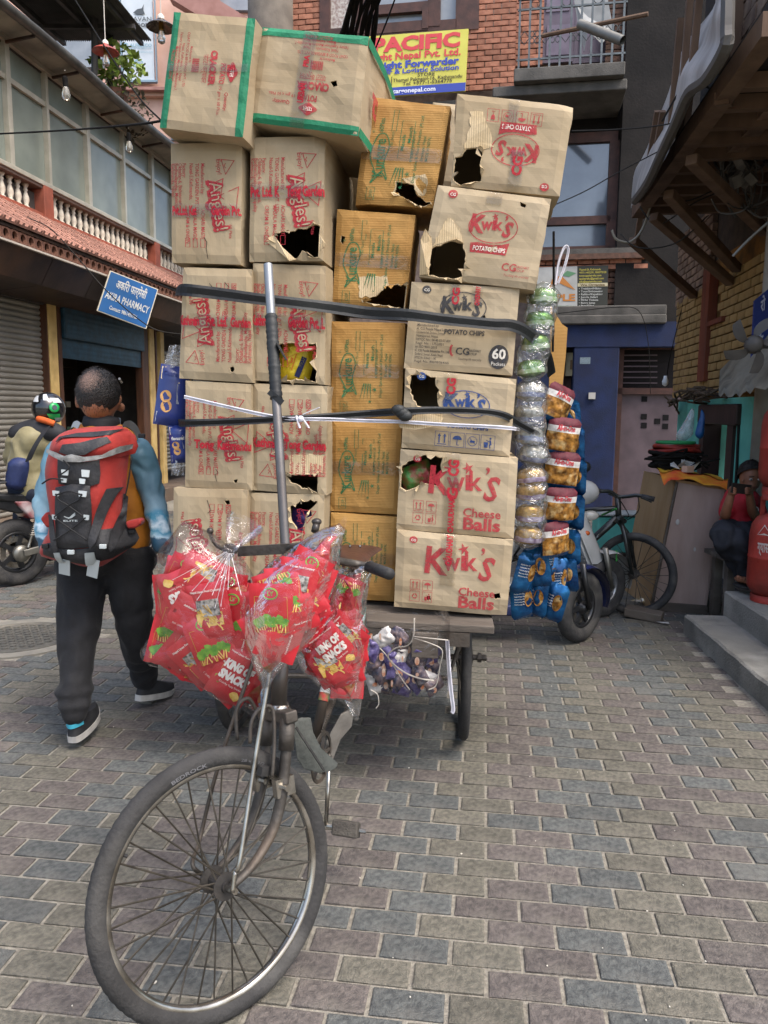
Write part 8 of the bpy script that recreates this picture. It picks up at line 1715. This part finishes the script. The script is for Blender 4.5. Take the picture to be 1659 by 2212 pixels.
m = MB(); m.tube([MP(-.25, -.17, .40), MP(.35, -.17, .33), MP(.7, -.14, .25)], [.045, .045, .025], 12); m.build('exhaust', chrome, MO, smooth=True); m = MB(); m.tube([MP(1.05, -.36, 1.08), MP(1.08, -.1, 1.05), MP(1.08, .1, 1.05), MP(1.05, .36, 1.08)], .014, 8); m.build('handlebar', blk2, MO); solid(MO, 'headlamp', [(1.15, 1.0), (1.3, .98), (1.3, .82), (1.15, .8)], .18, blk2)
m = MB(); m.tube(catm([MP(-.35, .1, .93), MP(-.1, .13, .95), MP(.1, .13, .9)], 4), .012, 8); m.tube(catm([MP(-.35, -.1, .93), MP(-.1, -.13, .95), MP(.1, -.13, .9)], 4), .012, 8); m.build('grab_rail', blk2, MO)
# scooters
def scooter(lab, contact, head, R, bodym, rimm, spokes, steer, white):
    S = thing('scooter', lab, 'scooter', contact); C = V((contact.x, contact.y, R)); hd_ = V((sin(head), cos(head), 0)); bk = -hd_; sd4 = V((hd_.y, -hd_.x, 0)); wa2 = MX.Rotation(steer, 3, 'Z') @ sd4; wf = MX.Rotation(steer, 3, 'Z') @ hd_
    disc_wheel(S, C, wa2, R, .048, rimm, spokes, hubm=rimm); SP = lambda x, y, z: C+bk*x+sd4*y+V((0, 0, z-R)); WP = lambda x, y, z: C-wf*x+wa2*y+V((0, 0, z-R))
    for y in (-.075, .075): m = MB(); m.tube([WP(.0, y, R), WP(.10, y*.9, R+.33)], [.017, .022], 10); m.build('fork_leg', alu2 if white else blk2, S, smooth=True)
    m = MB(); 
    def fen(u, v): t = -.5+2.0*u; w_ = (v-.5); rr = R+.035+.02*(1-4*w_*w_); return WP(-rr*cos(t+.35)*.96*(1)+.0, w_*.16*(1-.3*abs(2*u-1)**3), R+rr*sin(t+.35))
    m.sheet(fen, 16, 8); m.build('front_fender', wpt if white else nav, S, smooth=True)
    m = MB()
    def apr(u, v): w_ = .38*(.55+.45*sin(pi*min(1, v*.9+.1))); x = .16+.20*v-.10*(2*u-1)**2*-1; return SP(.0+.22*v+.12*(2*u-1)**2, (u-.5)*w_, .44+.5*v)
    m.sheet(apr, 12, 12); m.sheet(lambda u, v: apr(u, v)+bk*.03, 12, 12); m.build('apron', bodym, S, smooth=True)
    m = MB(); m.prism([SP(x, -.14, z) for x, z in ((.3, .30), (.62, .27), (.9, .26), (.9, .20), (.3, .20))], sd4*.28); m.build('floor_board', bodym, S, bevel=.02)
    m = MB(); m.prism([SP(x, -.16, z) for x, z in ((.68, .72), (1.35, .80), (1.5, .74), (1.45, .5), (1.1, .3), (.8, .28), (.72, .45))], sd4*.32); m.build('rear_body', bodym, S, bevel=.05); m = MB(); m.prism([SP(x, -.14, z) for x, z in ((.66, .74), (.7, .80), (1.35, .86), (1.35, .79))], sd4*.28); m.build('seat', blk2, S, bevel=.03)
    disc_wheel(S, SP(1.24, 0, R), sd4, R, .048, rimm, spokes)
    m = MB(); m.ball(SP(.22, 0, .98), .13, 14, 10, (1.2, .9, .8)); m.build('handlebar_cowl', bodym, S, smooth=True); m = MB(); m.tube([SP(.32, -.34, 1.03), SP(.24, 0, 1.0), SP(.32, .34, 1.03)], .014, 8); m.build('handlebar', blk2, S)
    for y in (-.34, .34): m = MB(); m.tube([SP(.32, y*.85, 1.04), SP(.26, y*1.02, 1.17)], .006, 6); m.ball(SP(.25, y*1.05, 1.2), .062, 12, 8, (1, .35, .75)); m.build('mirror', blk2, S, smooth=True)
    m = MB(); m.ball(SP(.13, .0, .80), .05, 10, 8, (1.4, .6, .8)); m.build('headlight', pm('lamp_clear', '#b9b6ae', None, rough=.1, coat=.8), S, smooth=True)
    for y in (-.1, .1): m = MB(); m.ball(SP(.17, y*1.3, .68), .028, 8, 6, (1, .6, .7)); m.build('indicator', pm('amber', '#b3551f', None, rough=.2), S, smooth=True)
    return S
scooter('navy scooter with black front wheel parked just behind the load', G(1250, 1386), radians(95), .25, nav, blk2, 6, radians(48), False)
scooter('white scooter with silver wheel parked between the navy scooter and the bicycle', G(1302, 1332), radians(97), .24, wpt, pm('silver_rim', '#9a9b9c', '#878889', 9, .35, .7), 8, radians(44), True)
# mountain bicycle
BI = thing('bicycle', 'black mountain bicycle with green accents leaning by the plywood cabinet', 'bicycle', G(1365, 1328)); bc = G(1365, 1328); bc.z = .33
ba = V((-.55, -.83, .05)).normalized(); bu = V((-.06, .05, 1)); bu = (bu-ba*bu.dot(ba)).normalized(); bd = bu.cross(ba)
wheel(BI, bc, bd, bu, ba, .33, .026, 24, rubb2, blk2)
bz = lambda x, y, Y: at(*qz(x, y), Y); HT = bz(705, 800, 6.05); frd = pm('frame_black', '#1d201f', '#262a28', 8, .35, coat=.4); grn = pm('frame_green', '#2f8a3c', None, rough=.35)
fb = bd if bd.x < 0 else -bd
for s in (-1, 1): m = MB(); m.tube([bc+ba*.055*s, bc+ba*.055*s+bu*.30-fb*-.05, bz(705+s*12, 880, 6.02)], [.014, .019, .02], 10); m.build('fork_leg', frd, BI, smooth=True)
m = MB(); m.tube(catm([bz(690, 900, 6.0), bz(715, 870, 5.98), bz(745, 900, 6.0)], 3), .02, 8); m.build('fork_crown', frd, BI); m = MB(); m.tube([bz(706, 880, 6.02), bz(700, 740, 6.05)], .024, 10); m.build('head_tube', frd, BI, smooth=True)
rear = bc+V((-.86, .62, 0)); bbp = bc+V((-.48, .36, -.02))
for nm, a, b, r in (('down_tube', bz(700, 870, 6.03), bbp, .03), ('top_tube', bz(700, 810, 6.04), bc+V((-.62, .46, .42)), .02), ('seat_tube', bbp, bc+V((-.64, .47, .52)), .018), ('chain_stay', bbp, rear, .012), ('seat_stay', bc+V((-.62, .46, .42)), rear, .01)): m = MB(); m.tube([a, b], r, 10); m.build(nm, frd, BI, smooth=True)
wheel(BI, rear, bd, V((0, 0, 1)), ba, .33, .026, 12, rubb2, blk2); m = MB(); m.ball(bc+V((-.66, .48, .58)), .09, 12, 8, (.8, 1.2, .35)); m.build('saddle', blk2, BI, smooth=True)
m = MB(); m.tube([bz(690, 815, 6.0), bz(600, 855, 6.2)], .008, 6); m.build('green_stripe', grn, BI); m = MB(); m.bar(bz(692, 1080, 5.9), bz(692, 1150, 5.9), .012, .004, (0, -1, 0)); m.build('green_decal', grn, BI)
da, db = bz(700, 870, 6.03), bbp; dv = (db-da).normalized(); m = MB(); fx = frame_map(da.lerp(db, .42)+V((-.01, -.034, .0)), -dv, V((.35, .0, .94))); letter(m, fx, 'STAR', 0, -.02, .055, bold=.04); m.build('frame_lettering', pm('decal_grey', '#8d918f'), BI, fix=False)
hl_ = [bz(505, 695, 6.05), bz(590, 703, 6.05), bz(650, 706, 6.06), bz(700, 735, 6.07), bz(750, 738, 6.05), bz(830, 730, 6.0), bz(935, 755, 5.95)]
m = MB(); m.tube(catm(hl_, 4), .015, 8); m.build('handlebar', frd, BI, smooth=True)
for a, b in ((hl_[0], hl_[1]), (hl_[5].lerp(hl_[6], .2), hl_[6])): m = MB(); m.tube([a, b], .02, 10); m.build('grip', rubb2, BI, smooth=True)
m = MB(); m.tube([hl_[0], hl_[0].lerp(hl_[1], .12)], .021, 10); m.build('grip_ring', grn, BI)
for a in (bz(640, 720, 6.0), bz(850, 745, 5.95)): m = MB(); m.bar(a, a+V((.07, -.04, -.03)), .012, .01); m.build('brake_lever', frd, BI)
for p in ([(700, 740), (740, 800), (770, 860), (740, 885)], [(830, 735), (835, 820), (790, 870), (750, 890)]): m = MB(); m.tube(catm([bz(x, y, 5.97) for x, y in p], 5), .004, 5); m.build('brake_cable', cab, BI)
# ================================================================ CABINET, CYLINDERS AND ODDMENTS ON THE RIGHT
A, B_, C_, D_ = bz(1075, 645, 6.0), bz(1382, 695, 5.95), G(1524, 1326), G(1405, 1317); E_ = bz(866, 585, 6.75); bk_ = E_-A; bk_.z *= .6
t = thing('plywood_cabinet', 'leaning plywood cabinet with brown front panel and tan side beside the bicycle', 'cabinet', D_)
ply1 = pm('brown_panel', '#a59188', '#927e75', 8, .75, bump=.3, bscale=40, dirt='#8d8078', dscale=6, damt=.5, stretch=(1, 1, .25)); ply2 = pm('tan_ply', '#a58a68', '#917550', 5, .75, bump=.2, bscale=40, dirt='#5d4632', dscale=2, damt=.5, stretch=(1, 1, .3))
nrm_ = (B_-A).cross(D_-A).normalized(); nrm_ = nrm_ if nrm_.y < 0 else -nrm_
m = MB(); m.prism([A, B_, C_, D_], -nrm_*.025); m.build('front_panel', ply1, t, bevel=.004); m = MB(); m.prism([A+V((-.004, .02, 0)), D_+V((-.004, .02, 0)), D_+bk_, E_], V((.02, .01, 0))); m.build('side_panel', ply2, t); m = MB(); m.prism([A, B_, B_+bk_, A+bk_], V((0, 0, .02))); m.build('top_panel', ply2, t)
m = MB(); m.prism([B_, C_, C_+bk_, B_+bk_], V((-.02, 0, 0))); m.build('side_panel', ply1, t); m = MB(); m.bar(D_+V((.01, -.03, .04)), C_+V((0, -.03, .04)), .02, .07); m.build('bottom_trim', oldp, t); m = MB(); m.bar(A+V((0, -.012, 0)), D_+V((0, -.012, 0)), .02, .015); m.build('corner_strip', oldp, t)
for x, y in ((1082, 900), (1195, 1072)): m = MB(); p = hit(*qz(x, y), A, nrm_)+nrm_*.003; m.ball(p, .02, 8, 6, (.8, .3, 1.2)); m.build('paint_blob', pm('blob_white', '#a9a6a2'), t)
t = thing('orange_cloth', 'orange and yellow cloth draped over the plywood cabinet', 'cloth', A); m = MB(); topY = 6.2
TC = [bz(930, 570, 6.5), bz(1100, 582, 6.5), bz(1310, 625, 6.4), bz(1395, 650, 6.1)]; BC = [bz(990, 668, 5.93), bz(1080, 632, 5.93), bz(1240, 662, 5.92), bz(1390, 700, 5.9)]; TC = catm(TC, 5); BC = catm(BC, 5)
m.sheet(lambda u, v: TC[int(round(u*15))]*(1-v)+BC[int(round(u*15))]*v+V((0, -.02, .03*sin(v*pi)+.01*sin(u*18+v*5)+.012)), 15, 8); cl_ = pm('orange_cloth', '#c93c1c', '#d0941f', 5, .8, bump=.3, bscale=60); m.build('cloth_sheet', cl_, t, smooth=True)
m = MB(); m.sheet(lambda u, v: (TC[int(round(u*15))]*(.86-.4*v)+BC[int(round(u*15))]*(.14+.4*v))+V((0, -.024, .035*sin((.14+.4*v)*pi)+.01*sin(u*18+(.14+.4*v)*5)+.017)), 15, 4); m.build('yellow_stripe', pm('cloth_yellow', '#d0b02c', '#c9831f', 14, .8), t, smooth=True)
t = thing('cable_coil', 'pile of coiled black and red cable on top of the cabinet', 'cable coil', bz(1050, 560, 6.5)); R_ = random.Random(8); cc = bz(1060, 560, 6.45)
for k in range(7):
    m = MB(); z = .02+k*.027; r = .2-.004*k+R_.uniform(-.02, .02); ph_ = R_.random()*6; m.tube([cc+V((R_.uniform(-.015, .015)+r*cos(q+ph_)*(1+.04*sin(q*3+k)), r*.8*sin(q+ph_), z+.012*sin(q*2+k))) for q in [2*pi*i/26 for i in range(26)]], .018, 7, closed=True); m.build('cable_turn', cab if k < 5 else pm('red_cable', '#8d2418', '#6b1c14', 20, .6), t, smooth=True)
m = MB(); m.tube([cc+V((.15*cos(q), .12*sin(q), .22)) for q in [2*pi*i/20 for i in range(20)]], .014, 6, closed=True); m.build('green_cable', pm('green_cable', '#1f7a44'), t, smooth=True)
for k in range(10):
    m = MB(); p = cc+V((R_.uniform(-.25, .2), -.15, R_.uniform(.02, .12))); m.tube(catm([p, p+V((R_.uniform(-.2, .1), -.03, R_.uniform(-.05, .08))), p+V((R_.uniform(-.25, .2), -.02, R_.uniform(-.06, .02)))], 4), .008, 5); m.build('loose_end', cab, t)
t = thing('crumpled_paper', 'crumpled white paper and small carton lying on the orange cloth', 'paper', bz(1110, 560, 6.2)); m = MB()
for k in range(5): c = bz(1060+k*28, 560-(k % 2)*16, 6.2); m.add([c+V((R_.uniform(-.06, .06), R_.uniform(-.05, .05), R_.uniform(-.02, .06))) for _ in range(6)], [(0, 1, 2), (2, 3, 4), (0, 4, 5), (1, 3, 5)])
m.build('paper_scrap', pm('paper_w', '#b5b6b4'), t); m = MB(); m.box(bz(1147, 562, 6.15), (.07, .06, .05), RZ(0, .4)); m.build('small_box', pm('box_pink', '#b59a86'), t)
# polythene bags on the turquoise wall
for lab, pz, mt, Y in (('clear polythene bag hanging beside the turquoise door frame', [(1170, 175), (1190, 200), (1180, 330), (1150, 370), (1100, 390), (1070, 350), (1100, 300), (1140, 230)], clear_mat('poly_clear', (.9, .95, .93), .15, .12, 1., 20, .25), 7.6), ('blue polythene bag hanging on the dark door frame', [(1235, 180), (1255, 230), (1250, 340), (1225, 370), (1195, 345), (1205, 290), (1225, 230)], pm('poly_blue', '#1f4f8a', '#2a6aa8', 12, .3, bump=.6, bscale=30, trans=.2), 7.5)):
    pl = [(p.x, p.z) for p in (bz(x, y, Y) for x, y in pz)]; pl = [(k.x, k.y) for k in catm([V(p) for p in pl], 3, True)]
    o = infl(pl, lambda p: .07*sqrt(max(0, 1-(1-min(1, edist(p, pl)/.06))**2))+.01*NZ.noise(V((p[0]*20, p[1]*20, 1))) if inpoly(p, pl) else 0, Y, .04, .03).build('polythene_bag', mt, None, smooth=True); tag(o, lab, 'bag')
# gas cylinders
gred = pm('cylinder_red', '#a5382c', '#8d2e25', 6, .55, .1, bump=.3, bscale=50, dirt='#4d2a22', dscale=4, damt=.7)
def cyl_gas(lab, x, ybase, zb, sc=1., txt=False):
    b = G(x, ybase, zb); t = thing('gas_cylinder', lab, 'gas cylinder', b); M = MX.Translation(b) @ MX.Scale(sc, 4)
    MB().lathe([(.13, .0), (.13, .05), (.125, .05)], 24, M, cap=False).build('foot_ring', gred, t, smooth=True)
    MB().lathe([(.03, .03), (.12, .05), (.155, .10), (.16, .15), (.16, .30), (.163, .305), (.163, .315), (.16, .32), (.16, .46), (.15, .53), (.12, .58), (.05, .61), (.03, .615)], 28, M).build('cylinder_body', gred, t, smooth=True)
    MB().lathe([(.028, .61), (.028, .65), (.015, .66), (.015, .69)], 12, M).build('valve', brass, t)
    for k in range(3): a = 2.1*k+.6; m = MB(); m.bar(M @ V((.09*cos(a), .09*sin(a), .58)), M @ V((.09*cos(a), .09*sin(a), .72)), .03, .006); m.build('guard_leg', gred, t)
    MB().lathe([(.10, .70), (.10, .74), (.094, .74), (.094, .70)], 24, M, cap=False).build('guard_ring', gred, t, smooth=True)
    m = MB(); f = lambda px, pz: M @ V((.1615*sin(px-.9), -.1615*cos(px-.9), pz)); letter(m, f, 'ग्यास', 0, .36, .09, width=.5, bold=.03); outline(m, f, [(-.3, .47), (0, .54), (.3, .47), (0, .48)], .012); m.build('stencil_print', ink('cyl_white', '#c9beb5', .8), t, fix=False)
    return b
b = cyl_gas('red gas cylinder standing on the upper step at the right edge', 1664, 1298, .315); 
t_ = cyl_gas('red gas cylinder stacked on top of the lower one at the right edge', 1664, 1298, .315)
o2 = [o for o in bpy.data.objects if o.get('label', '').startswith('red gas cylinder stacked')][0]; o2.location.z += .74; o2.location.x += .03
# bench under the boy, timber and stones by the cabinet
t = thing('wooden_bench', 'low weathered grey bench under the person in red', 'bench', bz(1380, 1480, 5.8)); bn0 = bz(1385, 1110, 5.75)
for k in range(3): m = MB(); m.box(bn0+V((.22, -.1+.12*k, 0)), (.6, .11, .035)); m.build('seat_plank', oldp, t, bevel=.004)
for x in (0., .42):
    for y in (-.1, .12): m = MB(); z1 = bn0.z-.02; m.box((bn0.x+x, bn0.y+y, z1/2), (.06, .06, z1)); m.build('leg', oldp, t)
m = MB(); c = G(1390, 1338); m.box(c+V((0, 0, .045)), (.28, .13, .07), RZ(.05, -.5, .08)); tag(m.build('timber_block', oldp, None, bevel=.01), 'short squared timber block lying at the foot of the cabinet', 'timber block')
m = MB(); c = G(1352, 1262); m.box(c+V((0, 0, .06)), (.2, .1, .09), RZ(0, .3)); tag(m.build('loose_brick', brk, None, bevel=.008), 'loose reddish brick behind the bicycle wheel', 'brick')
m = MB(); c = G(1382, 1305); m.add([c+V((R_.uniform(-.1, .12), R_.uniform(-.06, .06), R_.uniform(.02, .07))) for _ in range(8)], [(0, 1, 2), (2, 3, 4), (4, 5, 6), (0, 6, 7), (1, 3, 5)]); tag(m.build('gold_wrapper', foil('wrap_gold', '#b8a062', '#d0cfc8', 20)), 'crumpled golden wrapper on the ground inside the bicycle wheel', 'wrapper')
m = MB(); c = G(1436, 1352); m.add([c+V((R_.uniform(-.07, .07), R_.uniform(-.08, .08), R_.uniform(.016, .03))) for _ in range(6)], [(0, 1, 2), (2, 3, 4), (0, 4, 5)]); tag(m.build('white_wrapper', pm('paper_w', '#b5b6b4')), 'torn white plastic scrap lying left of the concrete steps', 'wrapper')
t = thing('turquoise_stool', 'turquoise stool with white top half hidden behind the bicycle', 'stool', G(1300, 1210)); c = G(1330, 1200); m = MB(); m.box(c+V((0, 0, .25)), (.5, .25, .4)); m.build('stool_base', turq, t, bevel=.02); m = MB(); m.box(c+V((.02, 0, .48)), (.56, .3, .03)); m.build('stool_top', pm('top_white', '#b5b5ae'), t, bevel=.01)
